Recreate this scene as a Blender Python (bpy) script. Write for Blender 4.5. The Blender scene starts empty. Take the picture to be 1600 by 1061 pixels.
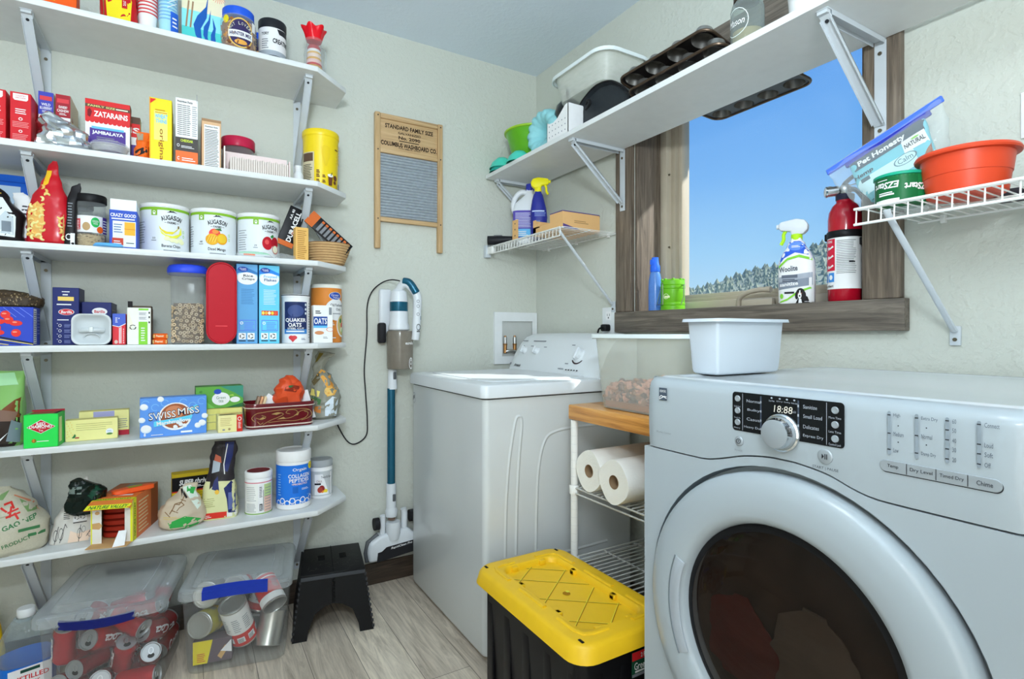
import bpy, bmesh, math, random
from math import sin, cos, pi, radians as rad
from mathutils import Vector as V, Matrix as Mx, noise as mnoise
from mathutils.bvhtree import BVHTree

random.seed(7)
SC = bpy.context.scene
COL = SC.collection

# ---------------------------------------------------------------- camera
CAM = V((-1.5616, -2.3764, 1.10))
YAW = rad(30.75)
cd = bpy.data.cameras.new('camera')
cd.sensor_width = 36.0
cd.lens = 850.0 / 1600.0 * 36.0
cd.shift_y = (522.0 - 530.5) / 1600.0
cd.clip_start = 0.02
cd.clip_end = 2000
cam = bpy.data.objects.new('camera', cd)
COL.objects.link(cam)
cam.location = CAM
cam.rotation_euler = (pi / 2, 0, -YAW)
SC.camera = cam

# ---------------------------------------------------------------- look
SC.view_settings.view_transform = 'Standard'
SC.view_settings.look = 'None'
SC.view_settings.exposure = 0.0
SC.view_settings.gamma = 1.0
SC.view_settings.use_curve_mapping = False


def lin(c):
    r = []
    for x in c[:3]:
        x = x / 255.0
        r.append(x / 12.92 if x <= 0.04045 else ((x + 0.055) / 1.055) ** 2.4)
    return (r[0], r[1], r[2], 1.0)


# ---------------------------------------------------------------- sky
w = bpy.data.worlds.new('sky')
SC.world = w
w.use_nodes = True
nt = w.node_tree
bg = nt.nodes['Background']
tc = nt.nodes.new('ShaderNodeTexCoord')
sx = nt.nodes.new('ShaderNodeSeparateXYZ')
nt.links.new(tc.outputs['Generated'], sx.inputs[0])
rp = nt.nodes.new('ShaderNodeValToRGB')
nt.links.new(sx.outputs['Z'], rp.inputs[0])
el = rp.color_ramp.elements
el[0].position = 0.0
el[0].color = lin((200, 226, 244))
el[1].position = 1.0
el[1].color = lin((70, 130, 215))
for p_, c_ in ((0.06, (188, 224, 248)), (0.14, (160, 212, 250)), (0.26, (122, 186, 248)), (0.45, (98, 164, 242))):
    e_ = el.new(p_)
    e_.color = lin(c_)
nt.links.new(rp.outputs[0], bg.inputs['Color'])
bg.inputs['Strength'].default_value = 1.0

# ---------------------------------------------------------------- lights
sl = bpy.data.lights.new('sun', 'SUN')
sl.energy = 7.0
sl.angle = rad(0.6)
sl.color = (1.0, 0.96, 0.88)
so = bpy.data.objects.new('sun', sl)
COL.objects.link(so)
so.rotation_euler = V((-1.0, 0.72, -0.9)).to_track_quat('-Z', 'Y').to_euler()


def area(name, loc, tgt, sxy, watts, col):
    l = bpy.data.lights.new(name, 'AREA')
    l.shape = 'RECTANGLE'
    l.size, l.size_y = sxy
    l.energy = watts
    l.color = col
    o = bpy.data.objects.new(name, l)
    COL.objects.link(o)
    o.location = loc
    o.rotation_euler = (V(tgt) - V(loc)).to_track_quat('-Z', 'Y').to_euler()
    return o


# added unseen fill lamps: frontal, overhead, and one aimed up at the ceiling
area('front_fill_light', (-2.0, -3.1, 1.25), (-1.2, -0.4, 1.2), (1.0, 1.9), 15.5, (0.98, 0.98, 0.96))
area('overhead_fill_light', (-1.45, -1.95, 2.40), (-1.45, -1.95, 0.0), (0.4, 0.4), 6.0, (0.98, 0.98, 0.96))
area('ceiling_fill_light', (-1.75, -2.75, 1.75), (-1.5, -2.0, 2.5), (0.3, 0.3), 40.0, (0.80, 0.92, 1.0))  # added to brighten the ceiling, like a bounced flash

# ================================================================ materials
MATS = {}


def nodes_of(name):
    m = bpy.data.materials.new(name)
    m.use_nodes = True
    t = m.node_tree
    return m, t, t.nodes['Principled BSDF'], t.nodes, t.links


def mk(name, rgb, rough=0.5, metal=0.0, var=0.05, scale=25.0, bump=0.0, bscale=80.0, bdist=0.002, coat=0.0, spec=None):
    """a plain procedural surface: a little noise in its colour, perhaps a bump"""
    if name in MATS:
        return MATS[name]
    m, t, b, N, L = nodes_of(name)
    tcn = N.new('ShaderNodeTexCoord')
    nz = N.new('ShaderNodeTexNoise')
    nz.inputs['Scale'].default_value = scale
    nz.inputs['Detail'].default_value = 2.0
    L.new(tcn.outputs['Object'], nz.inputs['Vector'])
    mx = N.new('ShaderNodeMix')
    mx.data_type = 'RGBA'
    c = lin(rgb)
    mx.inputs['A'].default_value = tuple(x * (1 - var) for x in c[:3]) + (1,)
    mx.inputs['B'].default_value = tuple(min(1, x * (1 + var)) for x in c[:3]) + (1,)
    L.new(nz.outputs['Fac'], mx.inputs['Factor'])
    L.new(mx.outputs['Result'], b.inputs['Base Color'])
    b.inputs['Roughness'].default_value = rough
    b.inputs['Metallic'].default_value = metal
    b.inputs['Coat Weight'].default_value = coat
    b.inputs['Specular IOR Level'].default_value = 0.4 if spec is None else spec
    if bump:
        n2 = N.new('ShaderNodeTexNoise')
        n2.inputs['Scale'].default_value = bscale
        n2.inputs['Detail'].default_value = 3.0
        L.new(tcn.outputs['Object'], n2.inputs['Vector'])
        bp = N.new('ShaderNodeBump')
        bp.inputs['Strength'].default_value = bump
        bp.inputs['Distance'].default_value = bdist
        L.new(n2.outputs['Fac'], bp.inputs['Height'])
        L.new(bp.outputs['Normal'], b.inputs['Normal'])
    MATS[name] = m
    return m


def clear(name, rgb, fac, rough=0.15, tint=(255, 255, 255), edge=0.35):
    """see-through plastic or glass: part transparent, part a coloured glossy surface, more of it at grazing angles"""
    if name in MATS:
        return MATS[name]
    m, t, b, N, L = nodes_of(name)
    b.inputs['Base Color'].default_value = lin(rgb)
    b.inputs['Roughness'].default_value = rough
    tr = N.new('ShaderNodeBsdfTransparent')
    tr.inputs['Color'].default_value = lin(tint)
    lw = N.new('ShaderNodeLayerWeight')
    lw.inputs['Blend'].default_value = 0.25
    nz = N.new('ShaderNodeTexNoise')
    nz.inputs['Scale'].default_value = 9.0
    ma = N.new('ShaderNodeMath')
    ma.operation = 'MULTIPLY_ADD'
    ma.use_clamp = True
    L.new(lw.outputs['Facing'], ma.inputs[0])
    ma.inputs[1].default_value = edge
    m2 = N.new('ShaderNodeMath')
    m2.operation = 'MULTIPLY_ADD'
    L.new(nz.outputs['Fac'], m2.inputs[0])
    m2.inputs[1].default_value = fac * 0.3
    m2.inputs[2].default_value = fac * 0.85
    L.new(m2.outputs[0], ma.inputs[2])
    mx = N.new('ShaderNodeMixShader')
    L.new(ma.outputs[0], mx.inputs[0])
    L.new(tr.outputs[0], mx.inputs[1])
    L.new(b.outputs[0], mx.inputs[2])
    L.new(mx.outputs[0], N['Material Output'].inputs['Surface'])
    MATS[name] = m
    return m


def wood(name, dark, mid, light, axis, scale=9.0, stretch=14.0, rough=0.55, bump=0.15):
    """sawn wood with the grain along one axis (0 x, 1 y, 2 z), with some knots"""
    if name in MATS:
        return MATS[name]
    m, t, b, N, L = nodes_of(name)
    tcn = N.new('ShaderNodeTexCoord')
    mp = N.new('ShaderNodeMapping')
    s = [scale * stretch / 3] * 3
    s[axis] = scale / 4
    mp.inputs['Scale'].default_value = s
    L.new(tcn.outputs['Object'], mp.inputs['Vector'])
    n1 = N.new('ShaderNodeTexNoise')
    n1.inputs['Scale'].default_value = 1.6
    n1.inputs['Detail'].default_value = 8.0
    n1.inputs['Roughness'].default_value = 0.65
    n1.inputs['Distortion'].default_value = 1.2
    L.new(mp.outputs[0], n1.inputs['Vector'])
    cr = N.new('ShaderNodeValToRGB')
    e = cr.color_ramp.elements
    e[0].position = 0.3
    e[0].color = lin(dark)
    e[1].position = 0.72
    e[1].color = lin(light)
    k = e.new(0.5)
    k.color = lin(mid)
    L.new(n1.outputs['Fac'], cr.inputs[0])
    # knots
    vo = N.new('ShaderNodeTexVoronoi')
    vo.inputs['Scale'].default_value = 3.3
    mp2 = N.new('ShaderNodeMapping')
    s2 = [1.0, 1.0, 1.0]
    s2[axis] = 0.6
    mp2.inputs['Scale'].default_value = s2
    L.new(tcn.outputs['Object'], mp2.inputs['Vector'])
    L.new(mp2.outputs[0], vo.inputs['Vector'])
    kr = N.new('ShaderNodeValToRGB')
    kr.color_ramp.elements[0].position = 0.02
    kr.color_ramp.elements[0].color = (0.25, 0.22, 0.2, 1)
    kr.color_ramp.elements[1].position = 0.11
    kr.color_ramp.elements[1].color = (1, 1, 1, 1)
    L.new(vo.outputs['Distance'], kr.inputs[0])
    mm = N.new('ShaderNodeMix')
    mm.data_type = 'RGBA'
    mm.blend_type = 'MULTIPLY'
    mm.inputs['Factor'].default_value = 1.0
    L.new(cr.outputs[0], mm.inputs['A'])
    L.new(kr.outputs[0], mm.inputs['B'])
    L.new(mm.outputs['Result'], b.inputs['Base Color'])
    b.inputs['Roughness'].default_value = rough
    if bump:
        bp = N.new('ShaderNodeBump')
        bp.inputs['Strength'].default_value = bump
        bp.inputs['Distance'].default_value = 0.002
        L.new(n1.outputs['Fac'], bp.inputs['Height'])
        L.new(bp.outputs['Normal'], b.inputs['Normal'])
    MATS[name] = m
    return m


def P(r, g, bl, rough=0.5, **k):
    """printed or moulded colour by its display value"""
    up = [min(244.0, x * 1.14) for x in (r, g, bl)]            # values were read off lit surfaces
    k.setdefault('spec', 0.18)
    return mk('paint_%d_%d_%d_%d' % (r, g, bl, int(rough * 100)), up, rough, **k)


# ================================================================ mesh builder
def rrect(w, d, r, n=5, cx=0.0, cy=0.0):
    """outline of a rounded rectangle, counter-clockwise"""
    r = min(r, w / 2 - 1e-5, d / 2 - 1e-5)
    o = []
    for sx_, sy_, a0 in ((1, 1, 0), (-1, 1, 90), (-1, -1, 180), (1, -1, 270)):
        for i in range(n + 1):
            a = rad(a0 + 90.0 * i / n)
            o.append((cx + sx_ * (w / 2 - r) + r * cos(a), cy + sy_ * (d / 2 - r) + r * sin(a)))
    return o


def sell(w, d, p, n=32, cx=0.0, cy=0.0):
    """superellipse outline"""
    o = []
    for i in range(n):
        a = 2 * pi * i / n
        c, s = cos(a), sin(a)
        o.append((cx + w / 2 * math.copysign(abs(c) ** (2.0 / p), c), cy + d / 2 * math.copysign(abs(s) ** (2.0 / p), s)))
    return o


class MB:
    def __init__(s):
        s.v = []
        s.f = []
        s.m = []
        s.slots = []
        s.sharp = 38.0

    def mi(s, mat):
        if mat not in s.slots:
            s.slots.append(mat)
        return s.slots.index(mat)

    def add(s, vs, fs, mat, M=None):
        o = len(s.v)
        k = s.mi(mat)
        for p in vs:
            p = V(p)
            s.v.append(M @ p if M is not None else p)
        for f in fs:
            s.f.append(tuple(i + o for i in f))
            s.m.append(k)
        return s

    def bm(s, b, mat, M=None):
        b.verts.index_update()
        s.add([v.co.copy() for v in b.verts], [[v.index for v in f.verts] for f in b.faces], mat, M)
        b.free()
        return s

    def box(s, c, size, mat, bev=0.0, seg=2, M=None, taper=None):
        b = bmesh.new()
        bmesh.ops.create_cube(b, size=1.0)
        for v in b.verts:
            up = v.co.z > 0
            v.co = V((v.co.x * size[0], v.co.y * size[1], v.co.z * size[2]))
            if taper and up:
                v.co.x *= taper[0]
                v.co.y *= taper[1]
        if bev:
            bmesh.ops.bevel(b, geom=list(b.edges), offset=min(bev, min(size) * 0.49), segments=seg, profile=0.5, affect='EDGES')
        T = Mx.Translation(V(c))
        return s.bm(b, mat, (M @ T) if M is not None else T)

    def bx(s, x0, x1, y0, y1, z0, z1, mat, bev=0.0, seg=2, M=None):
        return s.box(((x0 + x1) / 2, (y0 + y1) / 2, (z0 + z1) / 2), (abs(x1 - x0), abs(y1 - y0), abs(z1 - z0)), mat, bev, seg, M)

    def rings(s, rings, mat, cap0=True, cap1=True, M=None, mats=None):
        n = len(rings[0])
        vs = [p for r in rings for p in r]
        for i in range(len(rings) - 1):
            mm = mats[i] if mats else mat
            fs = [(i * n + j, i * n + (j + 1) % n, (i + 1) * n + (j + 1) % n, (i + 1) * n + j) for j in range(n)]
            if i == 0:
                base = len(s.v)
                s.add(vs, [], mm, M)
            k = s.mi(mm)
            for f in fs:
                s.f.append(tuple(q + base for q in f))
                s.m.append(k)
        if cap0:
            s.f.append(tuple(base + j for j in reversed(range(n))))
            s.m.append(s.mi(mats[0] if mats else mat))
        if cap1:
            s.f.append(tuple(base + (len(rings) - 1) * n + j for j in range(n)))
            s.m.append(s.mi(mats[-1] if mats else mat))
        return s

    def lathe(s, prof, mat, n=32, M=None, cap0=True, cap1=True, mats=None):
        rs = [[(r * cos(2 * pi * j / n), r * sin(2 * pi * j / n), z) for j in range(n)] for r, z in prof]
        return s.rings(rs, mat, cap0, cap1, M, mats)

    def cyl(s, a, b, r, mat, n=16, r2=None):
        a, b = V(a), V(b)
        d = b - a
        q = d.to_track_quat('Z', 'Y').to_matrix().to_4x4()
        return s.lathe([(r, 0), (r if r2 is None else r2, d.length)], mat, n, Mx.Translation(a) @ q)

    def tube(s, pts, r, mat, n=8, close=False, flat=1.0):
        pts = [V(p) for p in pts]
        rs = []
        up = None
        N = len(pts)
        for i, p in enumerate(pts):
            if close:
                t = pts[(i + 1) % N] - pts[i - 1]
            else:
                t = pts[min(i + 1, N - 1)] - pts[max(i - 1, 0)]
            t.normalize()
            if up is None:
                up = V((0, 0, 1)) if abs(t.z) < 0.9 else V((0, 1, 0))
            x = t.cross(up)
            if x.length < 1e-6:
                x = t.cross(V((1, 0, 0)))
            x.normalize()
            up = x.cross(t).normalized()
            rr = r[i] if isinstance(r, (list, tuple)) else r
            rs.append([p + x * (rr * cos(2 * pi * j / n)) + up * (rr * flat * sin(2 * pi * j / n)) for j in range(n)])
        if close:
            rs.append(rs[0])
            return s.rings(rs, mat, False, False)
        return s.rings(rs, mat)

    def prism(s, poly, z0, z1, mat, M=None, bev=0.0, seg=2):
        b = bmesh.new()
        vs = [b.verts.new((p[0], p[1], z0)) for p in poly]
        f = b.faces.new(vs)
        r = bmesh.ops.extrude_face_region(b, geom=[f])
        for g in r['geom']:
            if isinstance(g, bmesh.types.BMVert):
                g.co.z = z1
        bmesh.ops.recalc_face_normals(b, faces=b.faces)
        if bev:
            bmesh.ops.bevel(b, geom=list(b.edges), offset=bev, segments=seg, profile=0.5, affect='EDGES')
        b2 = b
        return s.bm(b2, mat, M)

    def plate(s, outer, holes, z0, z1, mat, M=None):
        """flat plate with holes; outlines in its own xy"""
        b = bmesh.new()
        es = []
        for loop in [outer] + holes:
            vs = [b.verts.new((p[0], p[1], z0)) for p in loop]
            es += [b.edges.new((vs[i], vs[(i + 1) % len(vs)])) for i in range(len(vs))]
        bmesh.ops.triangle_fill(b, edges=es, use_beauty=True)
        r = bmesh.ops.extrude_face_region(b, geom=list(b.faces))
        for g in r['geom']:
            if isinstance(g, bmesh.types.BMVert):
                g.co.z = z1
        bmesh.ops.recalc_face_normals(b, faces=b.faces)
        return s.bm(b, mat, M)

    def build(s, name, parent=None, loc=None, rot=None, props=None, recalc=True):
        me = bpy.data.meshes.new(name)
        me.from_pydata([tuple(p) for p in s.v], [], s.f)
        for m in s.slots:
            me.materials.append(m)
        me.polygons.foreach_set('material_index', s.m)
        me.validate()
        me.update()
        if recalc:
            b = bmesh.new()
            b.from_mesh(me)
            bmesh.ops.recalc_face_normals(b, faces=b.faces)
            b.to_mesh(me)
            b.free()
        me.polygons.foreach_set('use_smooth', [True] * len(me.polygons))
        me.set_sharp_from_angle(angle=rad(s.sharp))
        o = bpy.data.objects.new(name, me)
        COL.objects.link(o)
        if parent is not None:
            o.parent = parent
        if loc is not None:
            o.location = loc
        if rot is not None:
            o.rotation_euler = rot if isinstance(rot, (tuple, list)) else (0, 0, rot)
        for k, v_ in (props or {}).items():
            if v_ is not None:
                o[k] = v_
        return o


# ---------------------------------------------------------------- printing on surfaces
_tx = {}


def glyphs(t, bold, shear):
    key = (t, bold, shear)
    if key in _tx:
        return _tx[key]
    cu = bpy.data.curves.new('lettering', 'FONT')
    cu.body = t
    cu.resolution_u = 2
    cu.offset = bold
    cu.shear = shear
    ob = bpy.data.objects.new('lettering', cu)
    me = bpy.data.meshes.new_from_object(ob)
    vs = [(v.co.x, v.co.y) for v in me.vertices]
    fs = [tuple(p.vertices) for p in me.polygons]
    bpy.data.objects.remove(ob)
    bpy.data.curves.remove(cu)
    bpy.data.meshes.remove(me)
    x0 = min(v[0] for v in vs)
    x1 = max(v[0] for v in vs)
    y0 = min(v[1] for v in vs)
    y1 = max(v[1] for v in vs)
    vs = [((x - (x0 + x1) / 2) / max(1e-6, x1 - x0), (y - (y0 + y1) / 2) / max(1e-6, y1 - y0)) for x, y in vs]
    _tx[key] = (vs, fs)
    return _tx[key]


class Frame:
    """a surface to print on: a, b run 0..1 over it (or degrees over a can)"""
    step = None

    def __init__(s, mb):
        s.mb = mb
        s.su = s.sv = 1.0
        s.eps = 0.0

    def put(s, vs, fs, mat, l):
        s.eps += 0.03                      # no two prints in one plane
        l += s.eps
        if s.step:
            b = bmesh.new()
            bv = [b.verts.new((x, y, 0)) for x, y in vs]
            for f in fs:
                try:
                    b.faces.new([bv[i] for i in f])
                except ValueError:
                    pass
            for ax in ((0, 1) if s.grid else (0,)):
                c0 = min(v.co[ax] for v in b.verts)
                c1 = max(v.co[ax] for v in b.verts)
                k = math.floor(c0 / s.step) + 1
                while k * s.step < c1:
                    co = [0, 0, 0]
                    no = [0, 0, 0]
                    co[ax] = k * s.step
                    no[ax] = 1
                    bmesh.ops.bisect_plane(b, geom=list(b.verts) + list(b.edges) + list(b.faces), plane_co=co, plane_no=no)
                    k += 1
            b.verts.index_update()
            vs = [(v.co.x, v.co.y) for v in b.verts]
            fs = [[v.index for v in f.verts] for f in b.faces]
            b.free()
        s.mb.add([s.at(x, y, l) for x, y in vs], fs, mat)
        return s

    grid = False

    def poly(s, pts, mat, l=0):
        vs = [(a * s.su, b * s.sv) for a, b in pts]
        return s.put(vs, [tuple(range(len(vs)))], mat, l)

    def rect(s, a0, b0, a1, b1, mat, l=0):
        return s.poly([(a0, b0), (a1, b0), (a1, b1), (a0, b1)], mat, l)

    def ell(s, a, b, ra, rb, mat, l=1, n=20, a0=0, a1=360):
        pts = [(a + ra * cos(rad(a0 + (a1 - a0) * i / n)), b + rb * sin(rad(a0 + (a1 - a0) * i / n))) for i in range(n if a1 - a0 >= 360 else n + 1)]
        return s.poly(pts, mat, l)

    def ring(s, a, b, ra, rb, t, mat, l=1, n=20, a0=0, a1=360):
        """t: thickness as a share of the radius"""
        vs = []
        for i in range(n + 1):
            q = rad(a0 + (a1 - a0) * i / n)
            for k in (1, 1 - t):
                vs.append(((a + ra * k * cos(q)) * s.su, (b + rb * k * sin(q)) * s.sv))
        return s.put(vs, [(2 * i, 2 * i + 2, 2 * i + 3, 2 * i + 1) for i in range(n)], mat, l)

    def line(s, pts, wd, mat, l=1):
        """wd in metres"""
        q = [V((a * s.su, b * s.sv)) for a, b in pts]
        for i in range(len(q) - 1):
            d = q[i + 1] - q[i]
            if d.length < 1e-7:
                continue
            nn = V((-d.y, d.x)).normalized() * wd / 2
            e = d.normalized() * wd * 0.3
            vs = [q[i] - e + nn, q[i] - e - nn, q[i + 1] + e - nn, q[i + 1] + e + nn]
            s.put([tuple(v) for v in vs], [(0, 1, 2, 3)], mat, l)
        return s

    def txt(s, t, a, b, wd, h, mat, l=2, rot=0, bold=0.0, shear=0.0):
        vs, fs = glyphs(t, bold, shear)
        W, H = wd * s.su, h * s.sv
        if rot in (90, -90):
            W, H = wd * s.sv, h * s.su
        c, sn = cos(rad(rot)), sin(rad(rot))
        o = []
        for x, y in vs:
            x, y = x * W, y * H
            o.append((a * s.su + x * c - y * sn, b * s.sv + x * sn + y * c))
        return s.put(o, fs, mat, l)

    def arc(s, t, a, b, R, h, mat, span, l=2, bold=0.0):
        """letters set on an arch of radius R (in b units) and the given span in degrees"""
        n = len(t)
        for i, ch in enumerate(t):
            if ch == ' ':
                continue
            q = span / 2 - span * i / max(1, n - 1)
            cx_ = a * s.su - R * s.sv * sin(rad(q))
            cy_ = b * s.sv + R * s.sv * cos(rad(q))
            vs, fs = glyphs(ch, bold, 0)
            W = h * s.sv * (0.15 if ch in 'Il1' else 0.54)
            c, sn = cos(rad(q)), sin(rad(q))
            s.put([(cx_ + x * W * c - y * h * s.sv * sn, cy_ + x * W * sn + y * h * s.sv * c) for x, y in vs], fs, mat, l)
        return s

    def lines(s, a0, b0, a1, b1, n, mat, l=1, t=0.4, seed=1, rag=0.25):
        """small print too fine to read: rows of dashes"""
        rg = random.Random(seed)
        hh = (b1 - b0) / n
        for i in range(n):
            e = a1 - (a1 - a0) * rag * rg.random()
            s.rect(a0, b0 + hh * i, e, b0 + hh * (i + t), mat, l)
        return s


class Flat(Frame):
    def __init__(s, mb, o, u, v):
        super().__init__(mb)
        s.o = V(o)
        u, v = V(u), V(v)
        s.su, s.sv = u.length, v.length
        s.u, s.v = u.normalized(), v.normalized()
        s.n = s.u.cross(s.v)

    def at(s, x, y, l):
        return s.o + s.u * x + s.v * y + s.n * (0.0004 + 0.00035 * l)


class Can(Frame):
    """side of a can standing at the origin; a in degrees from the front, to the right"""

    def __init__(s, mb, R, z0, z1, turn=0.0, sx=1.0, sy=1.0, lift=0.0):
        super().__init__(mb)
        s.R, s.z0, s.turn, s.lift = R, z0, rad(turn), lift
        s.su, s.sv = R * pi / 180, z1 - z0
        s.kx, s.ky = sx, sy
        s.step = R * 0.16

    def at(s, x, y, l):
        q = x / s.R + s.turn
        r = s.R + 0.0005 + s.lift + 0.0004 * l
        return V((r * sin(q) * s.kx, -r * cos(q) * s.ky, s.z0 + y))


class Proj(Frame):
    """prints thrown straight from the front on to a lumpy shape"""
    grid = True

    def __init__(s, mb, x0, x1, z0, z1, step=0.012):
        super().__init__(mb)
        s.t = BVHTree.FromPolygons([tuple(p) for p in mb.v], mb.f)
        s.x0, s.z0 = x0, z0
        s.su, s.sv = x1 - x0, z1 - z0
        s.step = step
        s.last = V((0, 0, 0))

    def at(s, x, y, l):
        p = V((s.x0 + x, -5, s.z0 + y))
        h, n, i, d = s.t.ray_cast(p, V((0, 1, 0)))
        if h is None:
            h, n, i, d = s.t.find_nearest(V((p.x, s.last.y, p.z)))
            return h + V((0, -0.0006 - 0.0004 * l, 0))
        s.last = h
        return h + V((0, -0.0008 - 0.0005 * l, 0))


# ---------------------------------------------------------------- things
def tag(o, label=None, cat=None, group=None, kind=None):
    for k, v_ in (('label', label), ('category', cat), ('group', group), ('kind', kind)):
        if v_ is not None:
            o[k] = v_
    return o


def thing(name, label, cat, loc=(0, 0, 0), rz=0.0, group=None, kind=None):
    o = bpy.data.objects.new(name, None)
    o.empty_display_size = 0.05
    COL.objects.link(o)
    o.location = loc
    o.rotation_euler = (0, 0, rz) if not isinstance(rz, (tuple, list)) else rz
    return tag(o, label, cat, group, kind)


def struct(name, mb, label=None, parent=None):
    o = mb.build(name, parent)
    if parent is None:
        o['kind'] = 'structure'
    if label:
        o['label'] = label
    return o


def solo(name, label, cat, mb, loc=(0, 0, 0), rz=0.0, group=None, kind=None):
    o = mb.build(name, None, loc, rz)
    return tag(o, label, cat, group, kind)


def dup(root, loc=None, rz=None, label=None, group=None):
    """a copy of a thing with copies of its parts and sub-parts"""
    r = root.copy()
    COL.objects.link(r)
    if loc is not None:
        r.location = loc
    if rz is not None:
        r.rotation_euler = (0, 0, rz) if not isinstance(rz, (tuple, list)) else rz
    if label:
        r['label'] = label
    if group:
        r['group'] = group
    for ch in list(root.children):
        c = ch.copy()
        COL.objects.link(c)
        c.parent = r
        for g in list(ch.children):
            d = g.copy()
            COL.objects.link(d)
            d.parent = c
    return r


def spline(pts, n=8):
    """smooth curve through points"""
    pts = [V(p) for p in pts]
    o = []
    for i in range(len(pts) - 1):
        p0 = pts[max(i - 1, 0)]
        p1, p2 = pts[i], pts[i + 1]
        p3 = pts[min(i + 2, len(pts) - 1)]
        for k in range(n):
            t = k / n
            o.append(0.5 * ((2 * p1) + (p2 - p0) * t + (2 * p0 - 5 * p1 + 4 * p2 - p3) * t * t + (3 * p1 - p0 - 3 * p2 + p3) * t ** 3))
    o.append(pts[-1])
    return o


class Carton(MB):
    """a printed box: origin at the middle of its base, front towards -y"""

    def __init__(s, w_, d_, h_, mat, bev=0.0012):
        super().__init__()
        s.W, s.D, s.H = w_, d_, h_
        s.box((0, 0, h_ / 2), (w_, d_, h_), mat, bev, 1)
        a, b = w_ / 2, d_ / 2
        s.F = Flat(s, (-a, -b, 0), (w_, 0, 0), (0, 0, h_))
        s.Rt = Flat(s, (a, -b, 0), (0, d_, 0), (0, 0, h_))
        s.Lt = Flat(s, (-a, b, 0), (0, -d_, 0), (0, 0, h_))
        s.T = Flat(s, (-a, -b, h_), (w_, 0, 0), (0, d_, 0))

    def place(s, name, label, cat, cx, yf, z, rz=0.0, group=None):
        """cx: middle across, yf: the front's distance"""
        return solo(name, label, cat, s, (cx, yf + s.D / 2, z + 0.0004), rz, group)


def sack(mb, secs, mat, n=36, sub=4, jit=0.0, freq=22.0, seed=0.0, mats=None, pinch=0.0):
    """a soft bag: sections (z, width, depth, cx, cy, power) from the bottom up, creased by noise"""
    q = []
    for i in range(len(secs) - 1):
        for k in range(sub):
            t = k / sub
            t2 = t * t * (3 - 2 * t)
            q.append([secs[i][j] + (secs[i + 1][j] - secs[i][j]) * (t if j == 0 else t2) for j in range(6)])
    q.append(list(secs[-1]))
    rs = []
    for z, w_, d_, cx, cy, p in q:
        r = []
        for x, y in sell(w_, d_, p, n, cx, cy):
            vv = V((x, y, z))
            if jit and z > secs[0][0] + 1e-6:
                nn = mnoise.noise_vector(vv * freq + V((seed, seed * 2, -seed)))
                k = mnoise.noise(vv * freq * 2.3 + V((seed, 0, 3)))
                vv = vv + nn * jit + V((x - cx, y - cy, 0)).normalized() * (k * jit * 0.8)
                vv.z = max(vv.z, secs[0][0])
            r.append(vv)
        rs.append(r)
    mm = None
    if mats:
        mm = [mats(0.5 * (q[i][0] + q[i + 1][0])) for i in range(len(q) - 1)]
    mb.rings(rs, mat, True, True, None, mm)
    return mb

# ================================================================ common surfaces
WHITE = P(238, 240, 238, 0.45)
PURE = P(246, 247, 247, 0.5)
BLACK = P(22, 22, 24, 0.45)
SOFTBLACK = P(34, 34, 37, 0.6)
INK = P(40, 42, 46, 0.6)
GREYINK = P(120, 124, 130, 0.6)
RED = P(200, 34, 40, 0.45)
KRAFT = P(188, 150, 102, 0.75)
STEEL = mk('steel', (205, 205, 205), 0.28, 1.0, 0.05)
BRASS = mk('brass', (190, 140, 90), 0.3, 1.0)
BRACKET = mk('bracket_enamel', (205, 212, 218), 0.4)
WIREWHITE = mk('wire_coating', (240, 240, 236), 0.4)
SCREW = mk('screw_zinc', (120, 112, 96), 0.4, 0.8)
TRIMV = wood('stained_wood_upright', (76, 66, 56), (112, 99, 86), (146, 131, 114), 2)
TRIMY = wood('stained_wood_level', (72, 65, 57), (106, 97, 87), (138, 127, 114), 1)
TRIMX = wood('stained_baseboard', (46, 36, 28), (66, 54, 44), (92, 78, 66), 0)


def wall_paint(name, rgb, strength):
    m, t, b, N, L = nodes_of(name)
    tcn = N.new('ShaderNodeTexCoord')
    b.inputs['Base Color'].default_value = lin(rgb)
    b.inputs['Roughness'].default_value = 0.7
    n1 = N.new('ShaderNodeTexNoise')
    n1.inputs['Scale'].default_value = 55.0
    n1.inputs['Detail'].default_value = 3.0
    L.new(tcn.outputs['Object'], n1.inputs['Vector'])
    cr = N.new('ShaderNodeValToRGB')
    cr.color_ramp.elements[0].position = 0.45
    cr.color_ramp.elements[1].position = 0.65
    L.new(n1.outputs['Fac'], cr.inputs[0])
    bp = N.new('ShaderNodeBump')
    bp.inputs['Strength'].default_value = strength
    bp.inputs['Distance'].default_value = 0.004
    L.new(cr.outputs[0], bp.inputs['Height'])
    L.new(bp.outputs['Normal'], b.inputs['Normal'])
    return m


WALLP = wall_paint('wall_paint', (207, 210, 200), 0.3)
CEILP = wall_paint('ceiling_paint', (226, 238, 250), 0.12)

# floor: vinyl planks running away from the shelves
m, t, b, N, L = nodes_of('vinyl_planks')
tcn = N.new('ShaderNodeTexCoord')
mp = N.new('ShaderNodeMapping')
mp.inputs['Rotation'].default_value = (0, 0, rad(90))
L.new(tcn.outputs['Object'], mp.inputs['Vector'])
br = N.new('ShaderNodeTexBrick')
br.offset = 0.37
br.inputs['Color1'].default_value = lin((242, 231, 213))
br.inputs['Color2'].default_value = lin((214, 202, 186))
br.inputs['Mortar'].default_value = lin((130, 122, 112))
br.inputs['Scale'].default_value = 1.0
br.inputs['Mortar Size'].default_value = 0.0012
br.inputs['Mortar Smooth'].default_value = 0.2
br.inputs['Brick Width'].default_value = 1.2
br.inputs['Row Height'].default_value = 0.152
L.new(mp.outputs[0], br.inputs['Vector'])
mp2 = N.new('ShaderNodeMapping')
mp2.inputs['Scale'].default_value = (26, 2.2, 1)
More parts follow.
